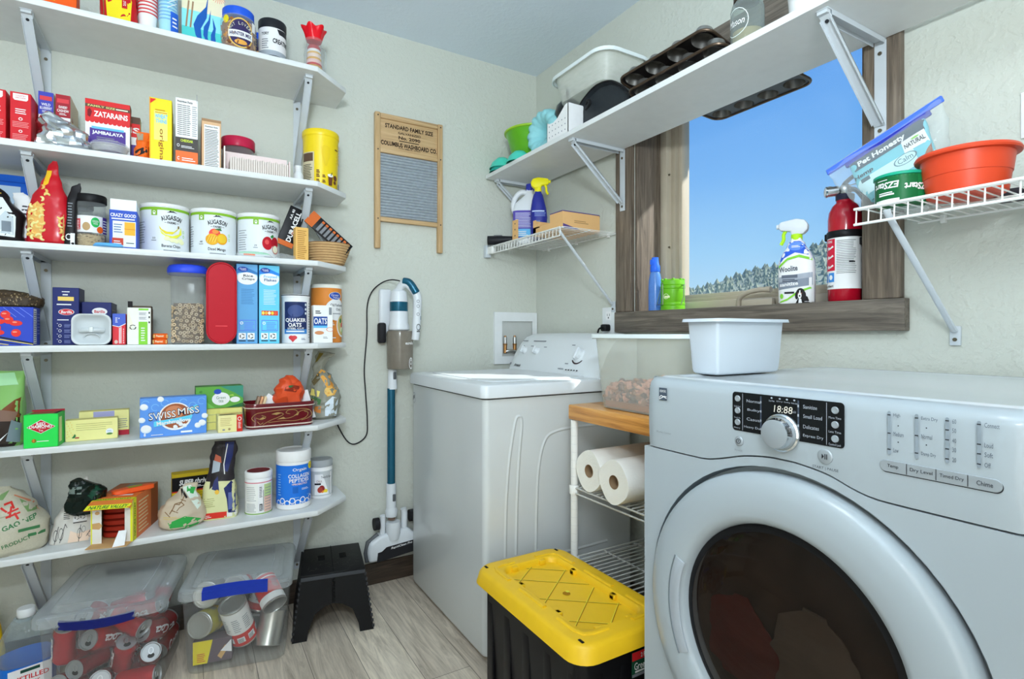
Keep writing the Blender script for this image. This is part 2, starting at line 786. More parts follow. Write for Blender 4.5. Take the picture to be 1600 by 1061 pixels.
L.new(tcn.outputs['Object'], mp2.inputs['Vector'])
n1 = N.new('ShaderNodeTexNoise')
n1.inputs['Scale'].default_value = 1.3
n1.inputs['Detail'].default_value = 9.0
n1.inputs['Roughness'].default_value = 0.7
n1.inputs['Distortion'].default_value = 1.6
L.new(mp2.outputs[0], n1.inputs['Vector'])
cr = N.new('ShaderNodeValToRGB')
cr.color_ramp.elements[0].position = 0.3
cr.color_ramp.elements[0].color = lin((150, 140, 128))
cr.color_ramp.elements[1].position = 0.62
cr.color_ramp.elements[1].color = lin((255, 252, 248))
L.new(n1.outputs['Fac'], cr.inputs[0])
mm = N.new('ShaderNodeMix')
mm.data_type = 'RGBA'
mm.blend_type = 'MULTIPLY'
mm.inputs['Factor'].default_value = 0.75
L.new(br.outputs['Color'], mm.inputs['A'])
L.new(cr.outputs[0], mm.inputs['B'])
L.new(mm.outputs['Result'], b.inputs['Base Color'])
b.inputs['Roughness'].default_value = 0.45
FLOORM = m

# ================================================================ shell of the room
XL, YN, ZC = -2.75, -3.3, 2.444
s = MB(); s.bx(XL - .1, .3, YN - .1, .1, -.08, 0, FLOORM); struct('floor', s)
s = MB(); s.bx(XL - .1, .3, YN - .1, .1, ZC, ZC + .08, CEILP); struct('ceiling', s)
s = MB(); s.bx(XL - .1, .0, 0, .1, 0, ZC, WALLP); struct('wall_back', s)
s = MB(); s.bx(XL - .1, XL, YN - .1, 0, 0, ZC, WALLP); struct('wall_left', s)
s = MB(); s.bx(XL, .0, YN - .1, YN, 0, ZC, WALLP); struct('wall_near', s)
# the window wall has an opening y -1.61..-0.73, z 1.165..2.07
WY0, WY1, WZ0, WZ1 = -1.61, -.73, 1.165, 2.07
s = MB()
Mr = Mx.Rotation(rad(90), 4, 'Z') @ Mx.Rotation(rad(90), 4, 'X')      # plate xy -> world yz, z -> x
s.plate([(YN - .1, 0), (.1, 0), (.1, ZC), (YN - .1, ZC)], [[(WY0, WZ0), (WY1, WZ0), (WY1, WZ1), (WY0, WZ1)]], 0, .3, WALLP, Mr)
struct('wall_right', s)
# baseboards
s = MB(); s.bx(XL, -.01, -.014, -.0005, 0.0005, .092, TRIMX, .002); struct('baseboard_back', s)
s = MB(); s.bx(-.014, -.0005, YN, -.016, 0.0005, .092, TRIMY, .002); struct('baseboard_right', s)

# window trim, stained wood
s = MB(); s.bx(-.022, -.0003, -.728, -.638, 1.192, 2.05, TRIMV, .002); struct('trim_1', s)
s = MB(); s.bx(-.022, -.0003, -1.70, -1.612, 1.192, 2.05, TRIMV, .002); struct('trim_2', s)
s = MB(); s.bx(-.028, -.0003, -1.712, -.636, 1.108, 1.191, TRIMY, .003); struct('trim_3', s)
s = MB(); s.bx(-.024, -.0003, -1.712, -.628, 2.051, 2.14, TRIMY, .002); struct('trim_4', s)
# boards lining the opening
s = MB()
s.bx(0.0, .132, -.730, -.742, 1.19, 2.07, TRIMV, .001)
struct('trim_5', s)
s = MB(); s.bx(0.0, .132, -1.61, -1.598, 1.19, 2.07, TRIMV, .001); struct('trim_6', s)
s = MB(); s.bx(-.0005, .30, -1.61, -.73, 1.165, 1.189, TRIMY, .001); struct('trim_7', s)
s = MB(); s.bx(0.0, .132, -1.598, -.742, 2.05, 2.07, TRIMY, .001); struct('trim_8', s)

# the window itself: tan vinyl frame, sash, glass, fold-down latch
TAN = mk('tan_vinyl', (196, 184, 164), 0.4)
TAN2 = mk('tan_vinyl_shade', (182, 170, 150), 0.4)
win = thing('window_1', None, None, kind='structure')


def yz_frame(mb, y0, y1, z0, z1, t, x0, x1, mat, bev=.003):
    mb.bx(x0, x1, y0, y0 + t, z0, z1, mat, bev)
    mb.bx(x0, x1, y1 - t, y1, z0, z1, mat, bev)
    mb.bx(x0, x1, y0 + t * .6, y1 - t * .6, z0, z0 + t, mat, bev)
    mb.bx(x0, x1, y0 + t * .6, y1 - t * .6, z1 - t, z1, mat, bev)


s = MB(); yz_frame(s, -1.605, -.735, 1.1915, 2.066, .035, .136, .275, TAN); s.build('window_frame', win)
s = MB(); yz_frame(s, -1.572, -.768, 1.218, 2.032, .024, .165, .24, TAN2)
yz_frame(s, -1.549, -.791, 1.241, 2.009, .018, .185, .222, TAN); s.build('sash', win)
GLASS = clear('window_glass', (255, 255, 255), 0.03, 0.02, (250, 253, 255), 0.10)
s = MB(); s.bx(.198, .206, -1.533, -.807, 1.257, 1.993, GLASS); s.build('pane', win)
s = MB()
s.bx(.112, .135, -1.26, -1.14, 1.1905, 1.222, TAN, .006)
lv = s.build('latch', win)
s = MB()
s.tube(spline([(.122, -1.125, 1.2005), (.112, -1.135, 1.225), (.104, -1.17, 1.243), (.100, -1.22, 1.250), (.102, -1.245, 1.250)]), .0085, TAN, 10)
s.cyl((.102, -1.245, 1.25), (.103, -1.262, 1.249), .010, TAN, 12)
s.build('latch_handle', lv)
s = MB(); s.bx(.133, .1355, -1.345, -1.31, 1.247, 1.257, PURE, .0005)
f = Flat(s, (.133, -1.31, 1.247), (0, -.035, 0), (0, 0, .010)); f.lines(.2, .2, .8, .8, 2, INK)
s.build('sticker', win)
s = MB()
for zz in (1.46, 1.76):
    s.cyl((.15, -.769, zz), (.15, -.776, zz), .004, SCREW, 8)
s.build('hinge_pin', win)

# ================================================================ outside: eave, added sun blocker, hillside
EXT = mk('siding', (150, 140, 128), 0.7)
s = MB(); s.bx(.3, 1.45, -6.0, 4.0, 2.86, 2.96, EXT); tag(struct('roof_eave', s), kind='structure')
F3 = V((sin(YAW), cos(YAW), 0)); R3 = V((cos(YAW), -sin(YAW), 0))


def far(px, py, D):
    return V(CAM) + F3 * D + R3 * (D * (px - 800) / 850.0) + V((0, 0, D * (522.0 - py) / 850.0))


hs = MB()
rid = [(700, 500), (900, 492), (1000, 474), (1065, 457), (1110, 446), (1150, 432), (1200, 418), (1240, 404), (1275, 384), (1310, 376), (1350, 369), (1420, 352), (1600, 330)]


def ridge(px):
    for (a, y0), (c, y1) in zip(rid, rid[1:]):
        if a <= px <= c:
            return y0 + (y1 - y0) * (px - a) / (c - a)
    return rid[-1][1]


HILL = mk('hazy_hill_scrub', (168, 172, 146), 0.9, 0, 0.3, 0.12)  # distance haze mixed into the scrub colour
rows = []
NR = 22
hp = {}
for i in range(NR + 1):
    t_ = i / NR
    D_ = 120 + 200 * t_
    r_ = []
    for j in range(61):
        px = 700 + 15 * j
        top = far(px, ridge(px), 320).z
        z_ = -6 + (top + 6) * (t_ ** 1.25) + 1.6 * mnoise.noise(V((px * .02, t_ * 6, 0)))
        q = far(px, 522, D_)
        q.z = z_
        r_.append(q)
    rows.append(r_)
vs = [p for r in rows for p in r]
fs = [(i * 61 + j, i * 61 + j + 1, (i + 1) * 61 + j + 1, (i + 1) * 61 + j) for i in range(NR) for j in range(60)]
hs.add(vs, fs, HILL)
tag(hs.build('hill', recalc=False), kind='structure')
PINE = mk('far_pines', (140, 152, 132), 0.9, 0, 0.35, 0.3)
PINE2 = mk('far_pines_pale', (162, 168, 144), 0.9, 0, 0.35, 0.3)
tm = MB()
rg = random.Random(3)
for k in range(5200):
    t_ = 1.0 if k < 500 else rg.random() ** .6
    i = min(NR - 1, int(t_ * NR)); j = rg.randrange(60)
    p = rows[i][j].lerp(rows[i][j + 1], rg.random()).lerp(rows[i + 1][j], rg.random() if t_ < 1 else .97)
    h_ = rg.uniform(1.2, 3.0) * (.35 + .65 * t_)
    rr = h_ * rg.uniform(.5, .75)
    mt = PINE if rg.random() < .6 else PINE2
    tm.add([(p.x + rr * cos(a * 2 * pi / 5 + k), p.y + rr * sin(a * 2 * pi / 5 + k), p.z - .3) for a in range(5)] + [(p.x, p.y, p.z + h_)],
           [(a, (a + 1) % 5, 5) for a in range(5)], mt)
o = tm.build('hillside_trees', recalc=False)
tag(o, 'small pale pines and scrub covering the hillside outside the window', 'trees', None, 'stuff')
s = MB(); s.bx(20, 130, -120, 140, -9, -8, HILL)
tag(s.build('ground_outside'), kind='structure')
# added unseen slab beside the window: blocks sun from its right-hand part
s = MB(); s.bx(.31, 1.45, -2.23, -2.08, -.5, 2.86, EXT); tag(struct('sun_blocker', s), kind='structure')

# ================================================================ shelves on the back wall
MELA = mk('white_melamine', (228, 231, 231), 0.4, spec=.25)
SHELF = [2.078, 1.659, 1.368, 1.066, .767, .455]        # heights of the tops
names = ['topmost white board shelf on the long wall', 'white board shelf second from the top, holding the cracker boxes', 'white board shelf third from the top, holding the big food cans',
         'white board shelf fourth from the top, holding the cereal boxes', 'white board shelf fifth from the top, holding the tea boxes', 'lowest white board shelf, just above the clear bins']
for z, lb in zip(SHELF, names):
    s = MB()
    s.prism([(XL + .005, -.001), (-1.022, -.001), (-1.022, -.175), (-1.155, -.305), (XL + .005, -.305)], z - .019, z, MELA, None, .0008, 1)
    solo('wall_shelf', lb, 'shelf', s, group='white wall shelves')


def bracket(label, x, z, drop, group, rz=0.0, reach=.27):
    """folded steel bracket: origin at the wall under the board, arm along -y"""
    t = thing('shelf_bracket', label, 'bracket', (x, 0, z), rz, group)
    a = MB()
    a.bx(-.014, .014, -reach, -.002, -.003, -.0004, BRACKET, .0006, 1)
    a.bx(-.014, -.0125, -reach + .02, -.01, -.014, -.003, BRACKET)
    a.bx(.0125, .014, -reach + .02, -.01, -.014, -.003, BRACKET)
    a.build('top_arm', t)
    p = MB()
    p.bx(-.014, .014, -.004, -.0005, -drop - .03, -.003, BRACKET, .0006, 1)
    pp = p.build('wall_plate', t)
    for zz in (-.035, -drop - .012):
        q = MB()
        q.cyl((0, -.004, zz), (0, -.0065, zz), .005, SCREW, 10)
        q.build('screw', pp)
    c = MB()
    pts = [(0, -reach + .006, -.0035), (0, -reach + .022, -.022)]
    d0, d1 = V((0, -reach + .012, -.010)), V((0, -.006, -drop))
    ax = (d1 - d0)
    q4 = Mx.Translation(d0) @ ax.to_track_quat('Z', 'Y').to_matrix().to_4x4()
    c.bx(-.013, .013, -.0015, .0015, 0, ax.length, BRACKET, .0006, 1, q4)
    c.bx(-.013, -.0115, -.009, .0015, .01, ax.length - .01, BRACKET, 0, 1, q4)
    c.bx(.0115, .013, -.009, .0015, .01, ax.length - .01, BRACKET, 0, 1, q4)
    c.bx(-.0125, .0125, -reach + .001, -reach + .016, -.012, -.003, BRACKET, .001, 1)
    # the slotted screw hole near the front
    c.cyl((0, -reach + .024, -.0215), (0, -reach + .022, -.0235), .0045, INK, 10)
    c.build('diagonal_brace', t)
    return t


ordn = ['topmost shelf', 'second shelf from the top', 'third shelf from the top', 'fourth shelf from the top', 'fifth shelf from the top', 'lowest shelf']
for z, nm in zip(SHELF, ordn):
    bracket('grey steel bracket under the left part of the %s' % nm, -1.973, z - .019, .27, 'folding brackets of the wall shelves')
    bracket('grey steel bracket under the right end of the %s' % nm, -1.178, z - .019, .27, 'folding brackets of the wall shelves')

# ================================================================ window wall: board shelf
s = MB(); s.bx(-.31, -.0255, -2.9, -.023, 1.859, 1.878, MELA, .0008, 1)
solo('window_shelf', 'long white board shelf crossing above the window', 'shelf', s)
for y, x, lb in ((-.045, 0, 'far bracket of the window shelf, above the cleaning bottles'), (-.683, -.0225, 'middle bracket of the window shelf, on the left window trim'),
                 (-1.655, -.0225, 'near bracket of the window shelf, on the right window trim')):
    t = bracket(lb, 0, 0, .222, 'brackets of the window shelf', reach=.27)
    t.location = (x, y, 1.859)
    t.rotation_euler = (0, 0, rad(-90))

# ================================================================ wire shelves on the window wall
def wire_shelf(label, y0, y1, z, arm_y, arm_foot_z, foot_y):
    """y0 far end, y1 near end"""
    t = thing('wire_shelf', label, 'shelf', (0, 0, 0))
    d = MB()
    n = int(round((y0 - y1) / .025))
    for i in range(n + 1):
        y = y0 + (y1 - y0) * i / n
        d.tube([(-.006, y, z), (-.285, y, z), (-.2975, y, z - .004), (-.30, y, z - .038)], .0016, WIREWHITE, 6)
    for x in (-.008, -.15, -.285):
        d.tube([(x, y0 + .002, z - .003), (x, y1 - .002, z - .003)], .0026, WIREWHITE, 8)
    d.build('wire_deck', t)
    r = MB()
    for zz in (z - .004, z - .038):
        r.tube([(-.302, y0 + .003, zz), (-.302, y1 - .003, zz)], .003, WIREWHITE, 8)
    r.build('front_rail', t)
    c = MB()
    for i in range(3):
        y = y0 - .05 + (y1 - y0 + .1) * i / 2
        c.bx(-.012, -.0005, y - .006, y + .006, z - .012, z + .008, WIREWHITE, .002)
    c.build('wall_clip', t)
    a = MB()
    a.tube([(-.297, arm_y, z - .016), (-.293, arm_y, z - .024), (-.012, foot_y, arm_foot_z + .012)], [.0075, .0075, .0075], BRACKET, 10, flat=.6)
    a.bx(-.008, -.0005, foot_y - .011, foot_y + .011, arm_foot_z - .022, arm_foot_z + .024, BRACKET, .002)
    aa = a.build('support_arm', t)
    q = MB()
    q.cyl((-.008, foot_y, arm_foot_z - .008), (-.0105, foot_y, arm_foot_z - .008), .0045, SCREW, 10)
    q.build('screw', aa)
    return t


wl = wire_shelf('small white wire shelf in the corner, holding cleaning bottles', -.075, -.625, 1.527, -.62, 1.215, -.605)
s = MB()                     # end bracket on the back wall
s.bx(-.312, -.285, -.03, -.0005, 1.475, 1.535, BRACKET, .003)
s.bx(-.306, -.290, -.078, -.02, 1.49, 1.525, WIREWHITE, .003)
s.build('end_bracket', wl)
wire_shelf('white wire shelf right of the window, holding the orange tub', -1.735, -2.46, 1.378, -1.795, 1.095, -1.808)

# ================================================================ top-load washer
ENAM = mk('white_enamel', (212, 216, 216), 0.22, 0, 0.015, 6, coat=0.3)
ENAM2 = mk('white_plastic_gloss', (224, 229, 232), 0.3, 0, 0.015, 6)
SEAM = mk('dark_seam', (66, 68, 70), 0.7)
wsh = thing('washing_machine', 'white top-loading washing machine in the corner under the wire shelf', 'washing machine', (-.385, -.432, 0))
s = MB()
wx, wy = .33, .343                    # half sizes, body
r0 = []
for z, k in ((.018, -.008), (.03, 0), (.5, 0), (.86, 0), (.879, -.001)):
    r0.append([(x, y, z) for x, y in rrect(2 * wx + k, 2 * wy + k, .022, 6)])
s.rings(r0, ENAM)
# pressed lines on the side panel facing the dryer
yy = -wy - .0005
for pts, r in (([(-.250, .34), (-.247, .50), (-.235, .66), (-.212, .79), (-.198, .815), (-.184, .79), (-.196, .66), (-.204, .50), (-.207, .34)], .012),
               ([(-.125, .34), (-.122, .50), (-.112, .64), (-.085, .725), (-.04, .75), (.05, .757), (.2, .757)], .012),
               ([(-.125, .34), (-.05, .31), (.2, .31)], .012)):
    s.tube(spline([(x, yy + .0098, z) for x, z in pts], 8), r, ENAM, 8)
body = s.build('cabinet', wsh)
s = MB()
s.rings([[(x, y, z) for x, y in rrect(2 * wx - .004, 2 * wy - .004, .02, 6)] for z in (.879, .884)], SEAM)
s.build('seam', wsh)
s = MB()
prof = [(.884, .006), (.886, .011), (.919, .011), (.9275, .007), (.931, -.001), (.932, -.03)]
rr_ = [[(x, y, z) for x, y in rrect(2 * wx + 2 * k, 2 * wy + 2 * k, .026, 6)] for z, k in prof]
s.rings(rr_, ENAM2)
s.build('deck', wsh)
s = MB()                                                    # the lid with its hand-hold
s.rings([[(x - .055, y, z) for x, y in rrect(.44 + 2 * k, .55 + 2 * k, .05, 8)] for z, k in ((.9312, 0), (.9345, 0), (.9362, -.006), (.9362, -.03), (.9350, -.04))], ENAM2)
s.build('lid', wsh)
s = MB()                                                    # console
cp = [(.150, .925), (.156, .950), (.19, 1.02), (.225, 1.072), (.245, 1.093), (.275, 1.103), (.33, 1.105), (.36, 1.10), (.36, .925)]
n_y = 25
rg_ = []
for i in range(n_y):
    u = -1 + 2 * i / (n_y - 1)
    y = u * .335
    drop = .0 if abs(u) < .8 else ((abs(u) - .8) / .2) ** 2.2
    rr2 = []
    for x, z in cp:
        zz = z - (z - .925) * (.012 * u * u + .10 * drop)
        xx = x + (.36 - x) * .06 * drop
        rr2.append((xx, y, zz))
    rg_.append(rr2)
s.rings(rg_, ENAM2)
s.sharp = 30
cons = s.build('console', wsh)
# printing lies on the slanted face of the console
s = MB()
p0, p1 = V((.156, 0, .950)), V((.225, 0, 1.072))
cf = Flat(s, V((p0.x, .335, p0.z)) + V((-.0018, 0, .0012)), (0, -.67, 0), p1 - p0)
DK = P(60, 48, 52, .6)


def wdial(a, b, ra, lo, hi):
    cf.ring(a, b, ra / .67, ra / .14, .16, DK, 1, 26, lo, hi)


wdial(.145, .58, .026, 185, 300); wdial(.30, .58, .026, 185, 330)
wdial(.775, .52, .043, 150, 330)
cf.lines(.06, .94, .13, .97, 1, GREYINK, 1, 1); cf.lines(.20, .93, .36, .97, 1, GREYINK, 1, 1)
for a, b in ((.10, .74), (.10, .40), (.215, .74), (.215, .45), (.38, .72), (.68, .82), (.69, .20)):
    cf.lines(a - .02, b, a + .015, b + .03, 1, GREYINK, 1, 1)
cf.txt('Amana', .13, .03, .085, .11, INK, 1, shear=.4, bold=.015)
cf.ell(.035, .06, .012, .05, GREYINK, 1)
for i in range(5):
    cf.rect(.70 + i * .027, .0, .715 + i * .027, .035, INK, 1)
cf.lines(.62, .02, .68, .05, 1, GREYINK, 1, 1)
s.build('console_print', wsh)
nrm = V((-(p1 - p0).z, 0, (p1 - p0).x)).normalized()
for a, b, r in ((.145, .58, .019), (.30, .58, .019), (.775, .52, .030)):
    c0 = V((p0.x, .335 - .67 * a, p0.z)) + (p1 - p0) * b + nrm * .001
    q = Mx.Translation(c0) @ nrm.to_track_quat('Z', 'Y').to_matrix().to_4x4()
    s = MB()
    s.lathe([(r, 0), (r, .004), (r * .8, .008), (r * .72, .020), (r * .6, .022), (0.0001, .022)], ENAM2, 24, q)
    s.box((0, 0, .020), (r * .28, r * 1.7, .016), ENAM2, .003, 2, q)
    s.build('knob', cons)
s = MB()
fl = Flat(s, (-wx, wy, 0), (0, -2 * wy, 0), (0, 0, .9))
fl.ell(.045, .915, .021, .026, GREYINK, 0, 24); fl.ell(.045, .915, .018, .023, ENAM, 1, 24)
fl.line([(.035, .905), (.042, .925), (.049, .912), (.055, .928)], .004, INK, 2)
s.build('badge', wsh)

# ---------------------------------------------------------------- supply box in the back wall, socket
PL = mk('white_plastic', (232, 235, 236), 0.4)
ob_ = thing('supply_box', 'white washer supply box with two valves set in the back wall', 'water supply box', (-.13, 0, 0))
s = MB()
Mxz = Mx.Rotation(rad(90), 4, 'X')                            # plate xy -> world xz
s.plate([(-.126, .95), (.126, .95), (.126, 1.210), (-.126, 1.210)], [[(-.082, .988), (.098, .988), (.098, 1.165), (-.082, 1.165)]], .0005, .012, PL, Mxz)
s.build('face_frame', ob_)
s = MB()
GREYW = mk('box_inside', (196, 199, 196), 0.5)
s.bx(-.084, .1, -.0012, -.0004, .986, 1.167, GREYW)
s.bx(-.084, -.0815, -.0118, -.0004, .986, 1.167, GREYW); s.bx(.0975, .1, -.0118, -.0004, .986, 1.167, GREYW)
s.bx(-.084, .1, -.0118, -.0004, 1.1645, 1.167, GREYW); s.bx(-.084, .1, -.0118, -.0004, .986, .9885, GREYW)
s.build('recess', ob_)
for x in (-.066, -.01):
    s = MB()
    s.cyl((x, -.014, 1.005), (x, -.014, 1.045), .009, BRASS, 12)
    s.cyl((x, -.014, 1.045), (x, -.014, 1.052), .012, BRASS, 6)
    s.cyl((x, -.014, 1.052), (x, -.014, 1.085), .009, STEEL, 12)
    s.cyl((x, -.014, 1.085), (x, -.014, 1.092), .006, BRASS, 12)
    s.tube(spline([(x, -.014, 1.012), (x + .02, -.022, 1.016), (x + .05, -.026, 1.012), (x + .075, -.03, .998)], 6), .0085, STEEL, 10)
    s.build('valve', ob_)

so_ = thing('wall_socket', 'white power socket with a black plug, left of the window sill', 'socket', (0, -.575, 0))
s = MB(); s.bx(-.006, -.0004, -.042, .042, 1.09, 1.215, PL, .003)
f = Flat(s, (-.006, .042, 1.09), (0, -.084, 0), (0, 0, .125))
f.rect(.3, .56, .7, .86, WHITE, 1)
for b_ in (.64,):
    f.rect(.40, b_ + .06, .43, b_ + .14, INK, 2); f.rect(.57, b_ + .06, .60, b_ + .14, INK, 2); f.ell(.5, b_, .04, .03, INK, 2)
s.build('socket_plate', so_)
s = MB(); s.bx(-.04, -.0065, -.018, .018, 1.112, 1.142, BLACK, .008, 3)
s.tube(spline([(-.036, 0, 1.127), (-.06, .0, 1.12), (-.066, 0, 1.08), (-.05, .0, 1.03)]), .004, BLACK, 8)
s.build('plug', so_)

# ================================================================ front-load dryer (front faces -x)
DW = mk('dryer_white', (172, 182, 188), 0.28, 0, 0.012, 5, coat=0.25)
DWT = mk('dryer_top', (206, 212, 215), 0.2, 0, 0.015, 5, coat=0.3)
DGREY = mk('dryer_recess_shade', (112, 122, 128), 0.5)  # shade of the door groove and pocket edge, put into the colour
SILVER = mk('silver_plastic', (168, 176, 182), 0.35, 0.3)
CHROME = mk('chrome', (215, 220, 224), 0.12, 1.0)
dry = thing('clothes_dryer', 'white front-loading clothes dryer with a round door, in the foreground', 'dryer', (-.70, -1.82, 0), rad(-90))
# local: x to the right seen from the front (world -y), front plane y=0, depth +y
hw = .322
s = MB()
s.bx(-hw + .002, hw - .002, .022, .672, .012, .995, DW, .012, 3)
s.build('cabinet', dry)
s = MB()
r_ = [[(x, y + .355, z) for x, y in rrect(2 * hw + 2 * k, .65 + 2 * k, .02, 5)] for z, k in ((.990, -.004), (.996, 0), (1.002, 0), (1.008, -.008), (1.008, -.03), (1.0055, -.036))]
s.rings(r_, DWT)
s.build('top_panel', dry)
# seam between console and lower front
seam = [(-hw, .8585), (-.20, .8585), (-.155, .860), (-.12, .868), (-.075, .881), (-.03, .888), (0, .889), (.03, .888), (.075, .881), (.112, .868), (.140, .861), (.18, .8590), (hw, .8585)]
sm_ = [(p.x, p.y) for p in spline([(x, z, 0) for x, z in seam], 6)]
Mf = Mx.Rotation(rad(90), 4, 'X')                    # plate (x, z) ; plate height -> -y


def front_plate(mb, outer, holes, y0, y1, mat):
    mb.plate(outer, holes, -y0, -y1, mat, Mf)


DC = (.0, .575)
circ = lambda r, n=64: [(DC[0] + r * cos(2 * pi * i / n), DC[1] + r * sin(2 * pi * i / n)) for i in range(n)]
s = MB()
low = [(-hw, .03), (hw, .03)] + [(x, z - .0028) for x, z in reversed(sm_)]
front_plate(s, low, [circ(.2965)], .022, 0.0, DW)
s.lathe([(.2965, -.001), (.293, -.022)], DGREY, 64, Mx.Translation((DC[0], 0, DC[1])) @ Mx.Rotation(rad(90), 4, 'X'), False, False)
s.sharp = 25
s.build('front_panel', dry)
s = MB()
# console: gently bowed, leaning back at the top edge
nb = len(sm_)
ringsC = []
for yb, top, kx in ((.020, .990, 0), (.0015, .990, 0), (-.0015, .986, -.002)):
    pass
up = []
cols = []
for x, z in sm_:
    e = max(0.0, (abs(x) - (hw - .022)) / .022)
    back = .018 * e * e
    cols.append([(x, z), (back)])
vs, fs = [], []
HN = 9
for (x, z), back in cols:
    for k in range(HN):
        tt = k / (HN - 1)
        if k <= HN - 4:
            zz = z + (.985 - z) * (k / (HN - 4)); yy_ = back - .003 * sin(pi * min(1, k / (HN - 4)))
        else:
            q = (k - (HN - 4)) / 3
            zz = .985 + .0215 * sin(q * pi / 2); yy_ = back + .024 * (1 - cos(q * pi / 2))
        vs.append((x, yy_, zz))
    vs.append((x, .030, 1.0065)); vs.append((x, .030, z))
K = HN + 2
for i in range(nb - 1):
    for k in range(K):
        a, b_ = i * K + k, i * K + (k + 1) % K
        fs.append((a, a + K, b_ + K, b_))
fs.append(tuple(range(K))); fs.append(tuple((nb - 1) * K + k for k in reversed(range(K))))
s.add(vs, fs, DW)
s.sharp = 45
con = s.build('console', dry)

s = MB()
pf = Flat(s, (-hw, -.0036, .8585), (2 * hw, 0, 0), (0, 0, .13))         # a: 0..1 across, b: 0..1 up .13


def A(y):                        # world y -> share across
    return (-1.82 - y + hw) / (2 * hw)


def B(z):
    return (z - .8585) / .13


PANEL = mk('display_black', (16, 18, 22), 0.12)
LCD = P(196, 190, 178, .5)
PT = P(150, 156, 164, .5)
a0, a1, b0, b1 = A(-1.726), A(-1.924), B(.925), B(.995)
rp_ = [(x, y) for x, y in rrect((a1 - a0) * 2 * hw, .070, .006, 4)]
pf.poly([((a0 + a1) / 2 + x / (2 * hw), (b0 + b1) / 2 + y / .13) for x, y in rp_], PANEL, 0)


def U(u, v):                    # place in the display, from the photograph's close view
    return a0 + (a1 - a0) * u, b0 + (b1 - b0) * v


def pt(t_, u, v, w_, h_, m=PT, **k):
    a, b = U(u, v)
    pf.txt(t_, a, b, w_ * (a1 - a0), h_ * (b1 - b0), m, 2, **k)


def prect(u0, v0, u1, v1, m, l=1):
    a, b = U(u0, v0); c, d = U(u1, v1)
    pf.rect(a, b, c, d, m, l)


prect(.105, .03, .109, .97, PT); prect(.862, .03, .866, .97, PT)
DIV = P(60, 68, 80, .3)
prect(.283, .1, .298, .95, DIV, 1); prect(.625, .1, .64, .95, DIV, 1)
for i, (l_, v) in enumerate((('Normal', .80), ('Bulky', .57), ('Casual', .34), ('Heavy Duty', .13))):
    pt(l_, .22, v, .034 * len(l_) ** .7 + .02, .075); prect(.284, v - .02, .297, v + .03, PT, 2)
for l_, v, w_ in (('Sanitize', .82, .115), ('Small Load', .60, .155), ('Delicates', .36, .13), ('Express Dry', .15, .165)):
    pt(l_, .675 + w_ / 2, v, w_, .085); prect(.626, v - .03, .64, v + .03, PT, 2)
pt('18:88', .50, .69, .17, .17, LCD, shear=.12)
for u, l_ in ((.395, 'Check Filter'), (.47, 'Dry'), (.535, 'Cooling'), (.60, 'Wrinkle Guard')):
    pt(l_, u, .87, .055, .04); a, b = U(u, .94); pf.ell(a, b, .003, .012, PT, 2, 8)
pt('Clean Duct', .60, .67, .03, .06)
for v, l_ in ((.585, 'Wrinkle Guard'), (.29, 'Touch Up'), (.03, 'Heavy')):
    pt(l_, .053, v + .04, .065, .05)
for v, l_ in ((.56, 'More Time'), (.25, 'Less Time'), (-.03, 'Control Lock')):
    pt(l_, .93, v + .09, .095, .05)
# printing on the white part
pf.rect(A(-1.545), B(.961), A(-1.567), B(.987), P(70, 80, 92, .4), 0)
a_, b_ = A(-1.556), B(.974)
pf.txt('KENMORE', a_, B(.980), .026, .04, PURE, 1)
pf.line([(A(-1.546), B(.966)), (A(-1.551), B(.9705)), (A(-1.557), B(.969)), (A(-1.566), B(.9655))], .0016, PURE, 1)
pf.line([(A(-1.546), B(.963)), (A(-1.553), B(.966)), (A(-1.560), B(.9695)), (A(-1.566), B(.969))], .0016, PURE, 1)
pf.txt('Effortless Comfort', A(-1.558), B(.8935), .062, .028, GREYINK, 0)
pf.txt('POWER', A(-1.739), B(.889), .025, .03, GREYINK, 0)
pf.txt('START | PAUSE', A(-1.895), B(.889), .063, .04, INK, 0)
SL = P(128, 138, 146, .4)
for y, (zs), labs in ((-1.9855, (.994, .934), (('High', .987), ('.', .973), ('Medium', .961), ('.', .950), ('Low', .938))),
                      (-2.0195, (.995, .935), (('Extra Dry', .987), ('.', .975), ('Normal', .963), ('.', .952), ('Damp Dry', .939))),
                      (-2.0545, (.996, .936), (('60', .988), ('50', .976), ('40', .963), ('30', .951), ('20', .938))),
                      (-2.088, (.997, .937), (('Connect', .988), ('Loud', .963), ('Soft', .951), ('Off', .938)))):
    zz0, zz1 = zs[1] - .006, min(zs[0], .9905) 
    q = [(x, z) for x, z in rrect(.0042, zz1 - zz0, .002, 3)]
    pf.poly([(A(y) + x / (2 * hw), B((zz0 + zz1) / 2) + z / .13) for x, z in q], SL, 0)
    for l_, z in labs:
        z -= .002
        if l_ == '.':
            pf.ell(A(y - .0115), B(z), .0014, .007, INK, 0, 8)
            continue
        wl_ = .0021 * len(l_)
        pf.txt(l_, A(y - .0055 - wl_ / 2), B(z), wl_ / (2 * hw), .046, P(74, 82, 92, .6), 0)
        pf.rect(A(y + .0021), B(z - .0006), A(y - .0021), B(z + .0008), INK, 1)
s.build('console_lettering', dry)

